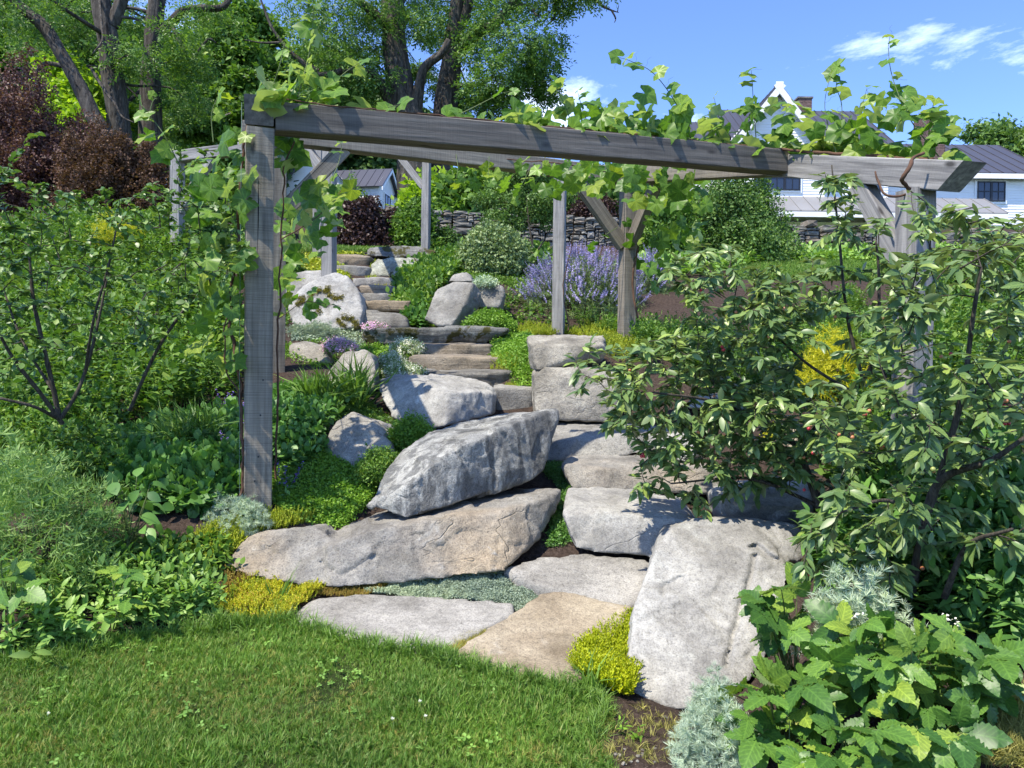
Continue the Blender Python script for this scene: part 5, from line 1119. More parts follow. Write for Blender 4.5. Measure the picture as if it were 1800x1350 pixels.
def clump(name, label, cat, px, pb, d, rad, n, tpls, size, mat, seed, tilt=.3, group=None, out=.5, flowers=None):
    """a tuft of shoots from one crown"""
    r = rng_(seed); b = ground_at(px, pb, d); o = r.normal(0, 1, (n, 2)); o = o/np.maximum(1, np.linalg.norm(o, axis=1)/1.3)[:, None]*rad*.6
    P = np.c_[b[0]+o[:, 0], b[1]+o[:, 1], np.full(n, b[2]-.01)]
    if d is None or True:
        g = tz(P[:, 0], P[:, 1]); P[:, 2] = np.where(np.abs(g-b[2]) < .25, g, b[2])
    up = nrmz(np.c_[o/rad*out, np.ones(n)]); V, T = inst(tpls, P, basis_up(n, r, tilt, up), r.uniform(size[0], size[1], n), r)
    root = thing(name, label, cat, tuple(b), group); obj('foliage', V, T, mat, root)
    if flowers:
        fm, ft, fs, fn = flowers; k = r.integers(0, n, fn); V, T = inst(ft, P[k]+[0, 0, .02], basis_up(fn, r, .15, up[k]), r.uniform(fs[0], fs[1], fn), r); obj('flower', V, T, fm, root)
    return root
LEAF_ME = {}
def leaf_meshes(key, tpls, mat):
    if key not in LEAF_ME:
        LEAF_ME[key] = []
        for i, (V, T) in enumerate(tpls):
            me = mesh_from('leaf', V, T, VEINED.get(key, mat)); uv = V[:, :2]
            if key == 'tf': uv = np.concatenate([leaf_pleat(seed=i*5+k, w=.62 if k == 0 else .54)[0][:, :2] for k in range(3)])
            if key in VEINED: u = me.uv_layers.new(name='UVMap'); u.data.foreach_set('uv', uv[T.ravel()].astype(np.float32).ravel())
            LEAF_ME[key].append(me)
    return LEAF_ME[key]
def leaf_parts(root, key, tpls, mat, P, B, s, r, limit=300, name='leaf'):
    """the leaves that show largest become parts, the rest one stuff part"""
    me = leaf_meshes(key, tpls, mat); n = len(P); px, py, d = pix(P); vis = (px > -30) & (px < 1830) & (py > -30) & (py < 1380)
    o_ = np.argsort(np.where(vis, d, d+50)/s*np.median(s) if True else d); X, Y, Z = B; base = np.array(root.location)
    for i in o_[:limit]:
        M = np.eye(4); M[:3, 0] = X[i]*s[i]; M[:3, 1] = Y[i]*s[i]; M[:3, 2] = Z[i]*s[i]; M[:3, 3] = P[i]-base
        o = bpy.data.objects.new(name, me[r.integers(0, len(me))]); link(o, root); o.matrix_local = Matrix(M)
    k = o_[limit:]
    if len(k): V, T = inst(tpls, P[k], (X[k], Y[k], Z[k]), s[k], r); obj('foliage', V, T, mat, root, kind='stuff')
def guided(name, label, cat, stems, targets, mat, key, tpls, size, per, seed, bark=None, leafspan=.6, sag=.1, droop=.25, twig0=.0045, group=None, start=.0, limit=300, sunface=.0, trail=1.):
    """a woody shrub: drawn main stems, twigs grown to the target points, leaves along the twigs"""
    r = rng_(seed); bark = bark or BARK_TWIG; root = thing(name, label, cat, tuple(stems[0][0][0]), group); m = MB(); nodes = []; base = np.asarray(stems[0][0][0])
    for path, rad in stems:
        p = smooth_path(path, 8); m.add(*tube(p, np.interp(np.linspace(0, 1, len(p)), np.linspace(0, 1, len(rad)), rad), 7, .12, seed)); nodes.append(p[int(len(p)*start):])
    m.obj('stem', bark, root); nodes = np.concatenate(nodes); tw = MB(); LP = []; LD = []; LN = []
    order = np.argsort(np.min(np.linalg.norm(targets[:, None]-nodes[None], axis=-1), axis=1))
    for ti in order:
        t = targets[ti]; dist = np.linalg.norm(nodes-t, axis=1); k = np.argmin(dist+.25*np.linalg.norm(nodes-base, axis=1)*0+.12*np.maximum(0, nodes[:, 2]-t[2])); a = nodes[k]; L = max(dist[k], .05)
        mid = a*.5+t*.5+r.normal(0, L*.1, 3)+[0, 0, L*sag]; p = smooth_path([a, mid, t], max(4, int(L/.05)//2)); rad = np.linspace(twig0*min(1.6, .6+L*1.6), .0014, len(p)); tw.add(*tube(p, rad, 4)); nodes = np.r_[nodes, p[2::2]]
        sl = np.linspace(1-leafspan, 1, per); q = np.stack([np.interp(sl*(len(p)-1), np.arange(len(p)), p[:, j]) for j in range(3)], -1); tan = nrmz(np.gradient(p, axis=0)); tg = np.stack([np.interp(sl*(len(p)-1), np.arange(len(p)), tan[:, j]) for j in range(3)], -1)
        side = nrmz(np.cross(tg, [0, 0, 1.])+1e-6); sg = np.where(np.arange(per) % 2, 1, -1)[:, None]; sg[-1] = 0
        dv = nrmz(tg*.7+side*sg*r.uniform(.6, 1.2, (per, 1))+[0, 0, -droop]+r.normal(0, .28, (per, 3))); LP.append(q+r.normal(0, .004, (per, 3))); LD.append(dv); LN.append(nrmz(np.array([-.15, -.25, 1.])+r.normal(0, .42, (per, 3))))
    tw.obj('twig', bark, root, kind='stuff'); P = np.concatenate(LP); d = np.concatenate(LD); nr = np.concatenate(LN); s = size*r.uniform(.5, 1.18, len(P))
    leaf_parts(root, key, tpls, mat, P, basis_leaf(d, nr), s, r, limit); return root, P

# ---------------------------------------------------------------- lawn
TUFT_L = [tuft(i, 7, .55, .034, 1., .6) for i in range(6)]; TUFT_F = [tuft(20+i, 9, .55, .02, 1., .7) for i in range(5)]; TUFT_B = [tuft(40+i, 14, .7, .016, 1., 1.1) for i in range(4)]
r = rng_(101)
E = np.array(LAWN, float); Hh = hit(E[:, 0], np.minimum(E[:, 1], 1345))[:, :2]
LP_ = np.r_[Hh[:14], [[.55, 2.2]], [[-3.6, 2.2]]]
q = poly_pts(LP_, 44000, r); G = np.c_[q, tz(q[:, 0], q[:, 1])-.006]; G = G[r.uniform(0, 1, len(G)) < .55+.45*np.clip(1.2-(G[:, 1]-2.4)/4, 0, 1)]
nz = fbm(np.c_[G[:, :2]/.35, 0*G[:, 2]], 7, 2)
s = (.050+.020*nz).clip(.026, .09)*r.uniform(.7, 1.3, len(G)); V, T = inst(TUFT_L, G, basis_up(len(G), r, .32), s, r)
obj('lawn_grass', V, T, L_GRASS, label='mown green lawn filling the lower part of the view', cat='lawn', kind='stuff')
ed = np.concatenate([a+(b-a)*r.uniform(0, 1, (90, 1)) for a, b in zip(Hh[1:13], Hh[2:14])])+r.normal(0, .025, (12*90, 2)); G = np.c_[ed, tz(ed[:, 0], ed[:, 1])-.005]
V, T = inst(TUFT_F, G, basis_up(len(G), r, .3), r.uniform(.05, .12, len(G)), r); obj('edge_grass', V, T, L_BLADE, label='longer uncut grass fringe along the lawn edge', cat='grass', kind='stuff')
def clover_tpl():
    P = []
    for k in range(3):
        v = np.array([(0, 0, 0), (-.32, .45, .05), (-.2, .85, .02), (.2, .85, .02), (.32, .45, .05), (0, .7, 0)]); P.append((xf(v, k*2.09), np.array([(0, 5, 1), (1, 5, 2), (2, 5, 3), (3, 5, 4), (4, 5, 0)])))
    V, T = merge(P); return V+[0, 0, 1.6], T[:, ::-1]
cc = poly_pts(LP_, 46, r); q = (cc[r.integers(0, 46, 620)]+r.normal(0, .07, (620, 2))); q = q[in_poly(q[:, 0], q[:, 1], LP_)]; G = np.c_[q, tz(q[:, 0], q[:, 1])]
V, T = inst([clover_tpl()], G, basis_up(len(G), r, .3), r.uniform(.012, .022, len(G)), r); obj('clover', V, T, L_CLOVER, label='patches of clover leaves in the lawn', cat='clover', kind='stuff')
BALL = rosette(5, 26, .12, .2)
for i, (px, py, lb) in enumerate([(738,1258,'white clover blossom in the lawn nearest the centre'),(748,1285,'white clover blossom just below another one'),(690,1290,'white clover blossom in a clover patch on the lawn'),(85,1280,'white clover blossom toward the near corner of the lawn')]):
    b = hit(px, py)[0]; o = thing('clover_blossom', lb, 'flower', tuple(b), 'clover blossoms in the lawn'); V, T = BALL; obj('blossom', V*.012+b+[0, 0, .055], T, F_WHITE, o); V, T = tube([b, b+[.004, 0, .05]], .0012, 4); obj('stalk', V, T, STALK, o)
for pl, nm, n in ((UPLAWN, 'upper lawn grass strip behind the cherry shrub', 9000), (UPLAWN2, 'narrow upper lawn strip behind the topmost step', 4000)):
    field('lawn_grass', nm, 'lawn', pl, n, TUFT_L, (.08, .14), L_GRASS, n)

# ---------------------------------------------------------------- mats and low cover between the rocks
STUB = [stub(i) for i in range(4)]; STUBT = [stub(10+i, 18, .22, .10) for i in range(4)]; CL = [cluster(20+i, 12, .6, .6) for i in range(5)]; CLS = [cluster(40+i, 14, .5, .75) for i in range(4)]
SPG = [sprig(60+i, 9, .42, .45) for i in range(6)]; SPF = [sprig(70+i, 20, .21, .42, .08, .5) for i in range(4)]+[sprig(75+i, 13, .26, .7, .2, .2, whorl=1) for i in range(3)]; SPN = [sprig(80+i, 22, .26, .16, .1, .7) for i in range(5)]; SPB = [sprig(100+i, 8, .5, .38, .1, .35, tpl=leaf_ovate(.38, .1, .3)) for i in range(5)]
SPW = [sprig(120+i, 7, .6, .8, .35, .1, tpl=leaf_ovate(.72, .06, .2), whorl=1) for i in range(5)]; LOW = [sprig(140+i, 6, .8, .75, .25, .15, tpl=leaf_ovate(.7, .05, .15), whorl=1) for i in range(5)]
ROS = [rosette(i, 24, .035, .3) for i in range(5)]; ROSF = [rosette(30+i, 34, .022, .25) for i in range(5)]
def stuff(name, label, cat, poly, n, tpls, size, mat, seed, **k): return field(name, label, cat, poly, n, tpls, size, mat, seed, **k)
stuff('woolly_thyme', 'grey green woolly thyme mat between the long low boulder and the flagstones', 'ground cover', [(640,1045),(690,1030),(760,1022),(800,1006),(850,1000),(890,1000),(925,1024),(985,1044),(968,1052),(930,1078),(900,1075),(890,1062),(770,1058)], 11000, CL, (.010, .018), L_THYME, 1, bumpy=.022, zoff=.016, bs=.05)
stuff('orange_stonecrop', 'orange brown stonecrop band at the foot of the long low boulder', 'ground cover', [(560,1030),(640,1036),(750,1022),(800,1008),(830,1006),(800,1020),(690,1034),(640,1052),(560,1052)], 900, STUB, (.018, .035), L_SEDO, 2, bumpy=.012, zoff=.01)
stuff('green_stonecrop', 'small green stonecrop tufts along the foot of the long low boulder', 'ground cover', [(640,1022),(760,1010),(880,1003),(840,1018),(720,1032),(650,1038)], 420, STUB, (.025, .045), L_SEDG, 3)
stuff('golden_stonecrop', 'golden yellow stonecrop cushion beside the grey flagstone', 'ground cover', [(378,1062),(420,1032),(480,1020),(560,1024),(570,1046),(530,1070),(505,1095),(440,1096),(375,1082)], 2000, STUB, (.022, .055), L_SEDY, 4, bumpy=.035, zoff=.016, bs=.1)
stuff('orange_stonecrop', 'rusty orange stonecrop patch at the end of the golden cushion', 'ground cover', [(365,1000),(400,1004),(450,1016),(440,1050),(390,1082),(370,1060),(400,1020)], 520, STUB, (.025, .05), L_SEDO, 5)
stuff('green_stonecrop', 'yellow green stonecrop drift above the long low boulder', 'ground cover', [(300,985),(370,930),(450,905),(560,912),(545,922),(440,942),(400,985),(330,1005)], 1700, STUBT, (.045, .085), L_SEDG, 6)
stuff('chartreuse_stonecrop', 'chartreuse stonecrop cushion tucked against the leaning white boulder', 'ground cover', [(1010,1195),(1018,1165),(1045,1135),(1085,1112),(1120,1098),(1118,1170),(1110,1240),(1075,1232),(1030,1212)], 5200, STUBT, (.05, .09), L_CHART, 7, bumpy=.04, zoff=.03)
stuff('chartreuse_stonecrop', 'small chartreuse tuft where the lowest step meets the white boulder', 'ground cover', [(1106,1064),(1112,1042),(1128,1036),(1122,1066)], 140, STUBT, (.03, .06), L_CHART, 8)
stuff('green_mat', 'bright green creeping mat spreading beside the front post', 'ground cover', [(480,880),(480,830),(560,800),(620,835),(690,790),(680,830),(655,870),(648,890),(600,930),(560,918),(500,905)], 5200, CL, (.022, .042), L_MAT, 9, bumpy=.03, zoff=.02)
stuff('dark_mat', 'dark green creeping mat in the gap behind the long low boulder', 'ground cover', [(950,828),(985,815),(1010,850),(1000,905),(1005,960),(960,965),(985,880),(985,855)], 1300, CL, (.02, .035), L_PEREN2, 10, zoff=.02)
stuff('gap_grass', 'short dry grass filling the joint between the two flagstones', 'grass', [(776,1150),(800,1128),(855,1106),(857,1114),(830,1135),(800,1150)], 420, TUFT_F, (.02, .045), L_DRY, 11)
stuff('green_mat', 'green tangle on the slope between the steps and the stacked blocks', 'ground cover', [(868,605),(900,585),(930,590),(935,650),(940,682),(905,682),(900,655),(880,640),(866,630)], 1700, CL, (.03, .055), L_MAT, 12, zoff=.02, bumpy=.03)
stuff('low_cover', 'dull green creeping cover beside the long mossy slab', 'ground cover', [(510,575),(630,575),(640,612),(610,612),(560,600),(515,598)], 1300, CL, (.03, .06), L_THYME, 13, zoff=.0)
stuff('low_cover', 'green creeping cover under the leaning grey boulder', 'ground cover', [(720,573),(800,573),(905,576),(900,560),(870,548),(820,560),(760,576)], 900, CL, (.03, .06), L_MAT, 14)
stuff('yellow_stonecrop', 'yellow green stonecrop strip at the foot of the pale post in the middle', 'ground cover', [(905,588),(925,576),(1000,582),(1020,590),(930,592)], 700, STUBT, (.07, .13), L_SEDG, 15)
stuff('yellow_stonecrop', 'bright chartreuse bank above the stacked speckled blocks', 'ground cover', [(1000,588),(1040,570),(1100,575),(1160,610),(1090,640),(1040,600)], 1100, STUBT, (.08, .15), L_SEDG, 16)
stuff('bank_cover', 'thin weedy cover on the mulch bank behind the cherry shrub', 'ground cover', [(1000,565),(1170,585),(1320,600),(1420,560),(1500,520),(1560,600),(1560,740),(1300,700),(1180,640),(1090,600)], 5200, SPF, (.14, .30), L_PEREN, 17, clump=.3)
stuff('yellow_edging', 'yellow green edging strip along the upper lawn by the far post', 'ground cover', [(760,447),(775,438),(812,432),(815,450),(790,462)], 420, CLS, (.06, .1), L_CHART, 18)
stuff('yellow_edging', 'yellow green edging above the topmost step', 'ground cover', [(500,456),(560,446),(640,447),(640,452),(560,455),(505,468)], 420, CLS, (.05, .09), L_SEDG, 19)
stuff('geranium_bank', 'lush green cranesbill bank pouring down beside the upper steps', 'ground cover', [(695,540),(700,500),(720,478),(760,458),(805,446),(830,470),(800,480),(775,505),(752,545),(735,560)], 2800, LOW, (.10, .18), L_PEREN, 20, tilt=.35, zoff=.02)
stuff('dark_cover', 'dark leafy cover beside the dark rounded step', 'ground cover', [(705,560),(740,535),(752,560),(745,578),(715,578)], 200, LOW, (.10, .17), L_PEREN2, 21)
for i, (pl, lb, sz) in enumerate([([(655,520),(660,497),(700,488),(697,500)], 'yellow stonecrop tufts on the pale upper tread', .07), ([(640,492),(660,484),(668,500),(645,503)], 'yellow stonecrop tuft beside the lichen crusted stone', .07), ([(648,470),(660,458),(668,468),(655,475)], 'small yellow tuft left of the lichen crusted stone', .07), ([(510,478),(535,462),(560,470),(545,480)], 'yellow green tuft behind the pale flat topped stone', .09),
      ([(790,655),(800,645),(820,640),(815,656)], 'yellow stonecrop tuft on the tan rough step', .06), ([(860,655),(870,630),(915,630),(912,652),(890,658)], 'upright yellow green stonecrop at the end of the layered step', .09), ([(722,645),(735,600),(748,602),(740,622)], 'golden tuft between the white flowers and the brown step', .06), ([(718,666),(735,655),(742,664),(728,672)], 'golden tuft at the end of the layered grey step', .05), ([(880,690),(890,676),(912,676),(908,688)], 'green tuft on the small upright riser', .05)]):
    stuff('stonecrop_tuft', lb, 'ground cover', pl, 140, STUBT, (sz*.6, sz), L_SEDG if i % 3 else L_SEDY, 40+i)
for i, (px, py, d, w, h, lb) in enumerate([(715,622,8.9,64,26,'upper cushion of tiny white flowers beside the brown step'), (690,645,8.3,60,24,'middle cushion of tiny white flowers under the upper one'), (712,664,7.9,85,26,'lower cushion of tiny white flowers behind the rounded boulder')]):
    bush('white_cushion', lb, 'flowering cushion', px, py, d, w, h, L_NEP, CL, .035, 420, 70+i, 1., .2, stems=0, flowers=(F_WHITE, [cluster(9, 10, .5, .9)], .03, 330, .1), group='white flowered cushions by the steps')
for i, (px, py, d, w, h, lb) in enumerate([(598,618,8.6,66,26,'larger pink thyme cushion on the low pale rock'), (660,581,9.7,44,14,'small pink thyme cushion at the end of the long mossy slab')]):
    bush('pink_thyme', lb, 'flowering cushion', px, py, d, w, h, L_PEREN2, CL, .03, 300, 75+i, 1., .2, stems=0, flowers=(F_PINK, [cluster(9, 10, .5, .9)], .032, 420, .05), group='pink thyme cushions')
bush('green_cushion', 'bright green rounded cushion below the leaning grey boulder', 'cushion plant', 862, 577, 10.1, 92, 30, L_MAT, CL, .05, 1100, 80, .8, .15, stems=0)
bush('green_cushion', 'bright curly green cushion above the tilted boulder', 'cushion plant', 722, 795, 5.75, 95, 60, L_MAT, CL, .035, 1500, 81, .7, .35, stems=4)
bush('green_cushion', 'trailing darker green cushion running down beside the tilted boulder', 'cushion plant', 668, 838, 5.2, 80, 46, L_PEREN, CL, .03, 1000, 82, .7, .35, stems=0)
bush('silver_rosette', 'pale silver rosette plant on top of the grey block', 'succulent', 853, 503, 11.0, 46, 16, L_SILV, CLS, .05, 240, 83, 1., .1, stems=0)
bush('silver_mound', 'silvery lacy artemisia mound at the foot of the front post', 'artemisia', 420, 932, 4.72, 108, 64, L_SILV, ROSF, .034, 620, 84, .8, .2, stems=7, bark=STALK, group='silver artemisia mounds')
bush('low_mound', 'low grey green mound at the base of the peaked boulder', 'cushion plant', 550, 592, 9.6, 90, 26, L_THYME, ROS, .05, 500, 85, .7, .3, stems=0)
# moss cushions on the peaked boulder and the long slab
rm = rng_(9); bpy.context.view_layer.update(); PB = [o for o in COL.objects if str(o.get('label', '')).startswith('peaked white boulder')][0]
for lb, P_ in (('arched cushion of brown moss across the peaked white boulder', [(548,520),(560,510),(575,509),(580,520),(590,525),(572,535),(598,524),(530,524),(575,512)]), ('moss cushion at the foot of the peaked white boulder', [(596,565),(606,558),(616,560),(624,568),(604,572),(628,574)]), ('dark moss cushion low on the side of the peaked white boulder', [(525,535),(540,545),(555,540),(560,548),(532,530)])):
    Q = []
    for px, py in P_:
        for _ in range(26):
            a = Vector((0, 0, CAMZ))-PB.location; t = W(px+rm.normal(0, 3), py+rm.normal(0, 2.5), 10.)-PB.location
            ok_, lo_, nn_, ii_ = PB.ray_cast(a, (t-a).normalized())
            if ok_: Q.append(np.array(lo_+PB.location+nn_*.008))
    Q = np.array(Q); V, T = inst(CLS, Q, basis_up(len(Q), rm, .5, np.array([0, -.6, .8])), rm.uniform(.018, .035, len(Q)), rm); obj('moss_cushion', V, T, MOSS, label=lb, cat='moss', kind='stuff')

stuff('slope_cover', 'green creeping cover on the slope left of the upper steps', 'ground cover', [(500,575),(505,520),(560,500),(520,470),(500,460),(490,560)], 900, CL, (.05, .09), L_PEREN, 60, zoff=.02)
stuff('slope_cover', 'low green and grey mats between the low pale rock and the long slab', 'ground cover', [(500,640),(505,605),(560,600),(640,608),(735,610),(730,655),(670,660),(655,625),(600,625),(560,650)], 1700, CL, (.03, .06), L_MAT, 61, zoff=.01, clump=.3)
stuff('slope_cover', 'green weeds around the upper steps and the lichen crusted stone', 'ground cover', [(500,500),(500,460),(560,455),(600,470),(620,500),(560,480)], 500, CLS, (.06, .12), L_SEDG, 62)
stuff('slope_cover', 'low creeping green on the bank behind the leaning grey boulder', 'ground cover', [(820,500),(800,470),(860,480),(930,490),(925,520),(890,500)], 700, CL, (.05, .09), L_PEREN, 63)
stuff('slope_cover', 'scattered seedlings on the dark mulch below the catmint', 'ground cover', [(880,560),(890,510),(930,520),(960,560),(1000,565),(980,578),(910,575)], 130, LOW, (.05, .11), L_PEREN, 64)
stuff('slope_cover', 'green tangle beside the mats at the stair edge', 'ground cover', [(655,660),(735,656),(735,668),(690,672),(665,690)], 500, CL, (.03, .05), L_MAT, 65, zoff=.02)
# ---------------------------------------------------------------- planted beds
stuff('perennial_cover', 'bright leafy perennials filling the bed behind the front post', 'ground cover', [(-120,700),(-120,440),(130,395),(290,400),(330,420),(420,560),(425,700),(300,740),(200,770),(0,790)], 6500, SPF, (.22, .50), L_PEREN, 201, tilt=.2)
stuff('perennial_cover', 'darker broad leaved cover in the bed beside the front post', 'ground cover', [(180,800),(300,760),(425,740),(428,880),(380,905),(250,900),(200,870)], 3600, LOW, (.08, .15), L_PEREN2, 202, tilt=.3)
stuff('perennial_cover', 'leafy cover at the picture edge under the rounded leaf shrub', 'ground cover', [(-120,880),(-120,740),(60,740),(200,760),(210,860),(100,890)], 1500, SPF, (.14, .30), L_PEREN, 213, tilt=.25)
stuff('green_stonecrop', 'green shoots mixed through the golden stonecrop cushion', 'ground cover', [(385,1062),(420,1035),(480,1024),(560,1028),(565,1046),(530,1066),(505,1088),(440,1090)], 700, STUB, (.03, .05), L_SEDG, 214, bumpy=.02, zoff=.012, clump=.12)
stuff('dry_grass', 'pale dry thatch showing in the lawn', 'grass', [(-100,1300),(0,1180),(140,1165),(300,1135),(500,1150),(700,1230),(900,1260),(1000,1345),(0,1345)], 2600, TUFT_F, (.025, .05), L_DRY, 215, tilt=.5, clump=.25)
stuff('strawberry_cover', 'dark strawberry leaves behind the front post', 'ground cover', [(480,820),(482,700),(560,690),(600,715),(565,760),(565,810),(520,830)], 1500, LOW, (.07, .13), L_PEREN2, 203, tilt=.35)
stuff('low_cover', 'dull green creeping cover above the squat tan boulder', 'ground cover', [(560,720),(640,700),(690,740),(740,760),(690,790),(660,740),(620,722),(580,740)], 1200, CL, (.025, .045), L_PEREN, 204)
stuff('border_cover', 'low leafy edging plants between the soil and the lawn', 'ground cover', [(-60,1150),(0,1040),(150,1020),(280,1010),(370,1040),(375,1085),(300,1095),(240,1108),(120,1136),(0,1155)], 820, SPB, (.10, .18), L_BORDER, 205, tilt=.3, clump=.22)
stuff('weeds', 'small weeds on the dark soil below the grey shrub', 'ground cover', [(120,1000),(280,960),(400,960),(400,1010),(260,1020)], 420, LOW, (.05, .10), L_PEREN, 206, tilt=.4)
stuff('bed_cover', 'low green weeds under the cherry shrub', 'ground cover', [(1420,1000),(1560,900),(1800,820),(1900,900),(1900,1150),(1780,1180),(1700,1100),(1500,1080)], 2000, SPB, (.12, .28), L_PEREN2, 207, tilt=.3)
stuff('bank_cover', 'green cover on the bank behind the sunlit post', 'ground cover', [(1440,860),(1500,700),(1560,560),(1620,480),(1900,470),(1900,830),(1700,840),(1560,900)], 4600, SPF, (.18, .42), L_PEREN, 208, tilt=.25)
stuff('wall_foot_cover', 'pale green leafy bed along the foot of the stone wall', 'ground cover', [(1120,470),(1180,448),(1900,446),(1900,470),(1700,466),(1440,462),(1330,466),(1280,480),(1140,500)], 2600, SPW, (.12, .28), L_BORDER, 209, tilt=.2)
stuff('wall_foot_cover', 'leafy green bed at the wall foot behind the round shrub', 'ground cover', [(800,448),(960,446),(980,480),(930,490),(900,455)], 700, SPW, (.15, .3), L_PEREN, 210)
stuff('dry_grass', 'dull flattened grass in the near corner below the brambles', 'grass', [(1690,1290),(1760,1240),(1860,1220),(1900,1345),(1700,1345)], 1700, TUFT_F, (.05, .11), L_DRY, 211, tilt=.6)
stuff('soil_litter', 'sparse grass blades on the bare soil beside the lawn', 'grass', [(1030,1345),(1050,1270),(1120,1245),(1200,1270),(1210,1345)], 170, TUFT_F, (.03, .07), L_DRY, 212, tilt=.5)
BP = 'border plants beside the lawn'
for i, (px, py, n, s0, s1, lb) in enumerate([(175,1105,12,.14,.22,'leafy green border plant at the lawn edge, second clump from the picture side'), (60,1140,13,.13,.2,'pale green border clump in the corner by the lawn'), (265,1075,11,.13,.19,'striped leaf border clump in the middle of the edging'), (330,1072,9,.10,.16,'border clump of pointed leaves next to the golden stonecrop'), (95,1070,10,.14,.22,'taller border clump in front of the narrow leaved grey shrub')]):
    clump('border_plant', lb, 'perennial', px, py, None, .13, n, SPB, (s0, s1), L_BORDER, 220+i, .3, BP)
clump('border_plant', 'small pale rosette plant growing in the golden stonecrop', 'perennial', 402, 1062, None, .03, 3, SPB, (.08, .1), L_BORDER, 226, .2, BP)
bush('willow_leaf_shrub', 'bushy grey green shrub with narrow leaves at the lower corner of the bed', 'shrub', 60, 1025, 4.05, 330, 255, L_WILLOW, [sprig(150+i, 16, .45, .16, .05, .4) for i in range(4)], .13, 900, 230, .7, .2, upb=.9, stems=14, bark=STALK, spread=.35)
clump('daylily', 'arching grass like clump in front of the pointed boulder', 'grass clump', 562, 722, 6.75, .10, 26, [tuft(300+i, 9, .7, .022, 1., .9) for i in range(4)], (.36, .56), L_BLADE, 231, .22, 'arching grass clumps')
clump('daylily', 'second arching grass clump right beside the pointed boulder', 'grass clump', 625, 702, 7.0, .08, 24, [tuft(310+i, 9, .7, .022, 1., .8) for i in range(4)], (.36, .58), L_BLADE, 232, .2, 'arching grass clumps')
clump('fine_grass', 'fine arching ornamental grass left of the front post', 'grass clump', 330, 800, 5.55, .16, 46, TUFT_B, (.3, .48), L_BLADE, 233, .3)
clump('fine_grass', 'short upright grass tuft in the cover beside the front post', 'grass clump', 345, 868, 4.95, .05, 10, TUFT_F, (.16, .28), L_BLADE, 234, .2)
clump('iris_tuft', 'few upright grass blades against the long low boulder', 'grass clump', 484, 1040, 4.16, .018, 3, [tuft(330, 5, .12, .016, 1., .12)], (.19, .27), L_BLADE, 235, .08)
clump('edge_weed', 'spiky grass tuft beside the chartreuse cushion', 'grass clump', 1045, 1215, 3.32, .05, 9, TUFT_F, (.12, .24), L_BLADE, 236, .4)
clump('soil_weed', 'small bright weed seedling on the bare soil', 'weed', 1105, 1300, None, .02, 4, SPB, (.05, .08), L_MAT, 237, .4)
for i, (px, py, d, h, lb) in enumerate([(393,702,6.3,.2,'dark blue salvia spike high beside the front post'), (410,740,6.0,.2,'dark blue salvia spikes half way down beside the front post'), (398,812,5.4,.16,'small blue salvia spike low beside the front post'), (500,842,5.0,.18,'blue salvia spike standing in the green mat'), (405,775,5.7,.18,'blue salvia pair beside the climbing vine cane')]):
    clump('salvia', lb, 'flower', px, py, d, .04, 5, SPG, (h*.6, h), L_PEREN2, 240+i, .2, 'blue salvia spikes', flowers=(F_SALV, [spike(i)], (h, h*1.25), 3))
# broad leaved plants
OV = [leaf_ovate(.6, .10, .25, 5), leaf_ovate(.66, .14, .35, 5), leaf_ovate(.55, .06, .15, 5)]; PL = [leaf_pleat(seed=i, w=.66) for i in range(3)]; TF = [trifoliate(i*5) for i in range(4)]
def leafy(name, label, cat, base, tg, key, tpls, mat, size, seed, group=None, face=(-.15, -.55, .8), stalk=STALK, jit=.35, droop=.35):
    """leaves held out on stalks from one crown; tg are leaf places"""
    r = rng_(seed); tg = np.asarray(tg); b = np.asarray(base, float); root = thing(name, label, cat, tuple(b), group); m = MB()
    for t in tg:
        mid = b*.4+t*.6+[0, 0, .03]+r.normal(0, .015, 3); p = smooth_path([b+r.normal(0, .015, 3)*[1, 1, 0], mid, t], 4); m.add(*tube(p, np.linspace(.0035, .0018, len(p)), 4))
    m.obj('stalk', stalk, root, kind='stuff'); out = nrmz((tg-b)*[1, 1, .2]); d = nrmz(out+r.normal(0, .5, tg.shape)+[0, -.25, -droop]); nr = nrmz(np.array(face)+r.normal(0, jit, tg.shape)+out*.2)
    leaf_parts(root, key, tpls, mat, tg, basis_leaf(d, nr), size*r.uniform(.65, 1.15, len(tg)), r); return root
def px_targets(poly, d0, d1, n, r): q = poly_pts(poly, n, r); return Wn(q[:, 0], q[:, 1], r.uniform(d0, d1, n))
r = rng_(250)
leafy('broad_leaf_plant', 'dark broad leaved plant beside the grey narrow leaved shrub', 'perennial', W(225,960,4.2), px_targets([(165,935),(180,840),(230,815),(275,850),(275,925),(220,945)], 4.05, 4.35, 30, r), 'broad', OV, L_PEREN2, .11, 251)
leafy('toothed_leaf_plant', 'toothed leaf plant cut off by the picture edge', 'perennial', W(15,1085,3.6), px_targets([(-10,1040),(0,975),(40,990),(42,1040)], 3.5, 3.7, 6, r), 'tf', TF, L_RASP, .12, 252)
leafy('toothed_leaf_plant', 'bramble seedling rising from the border plants', 'perennial', W(205,1105,3.75), px_targets([(180,1040),(195,990),(225,985),(235,1010),(230,1075),(190,1080)], 3.65, 3.8, 9, r), 'tf', TF, L_RASP, .10, 253)
BR = 'bramble plants in the near corner'
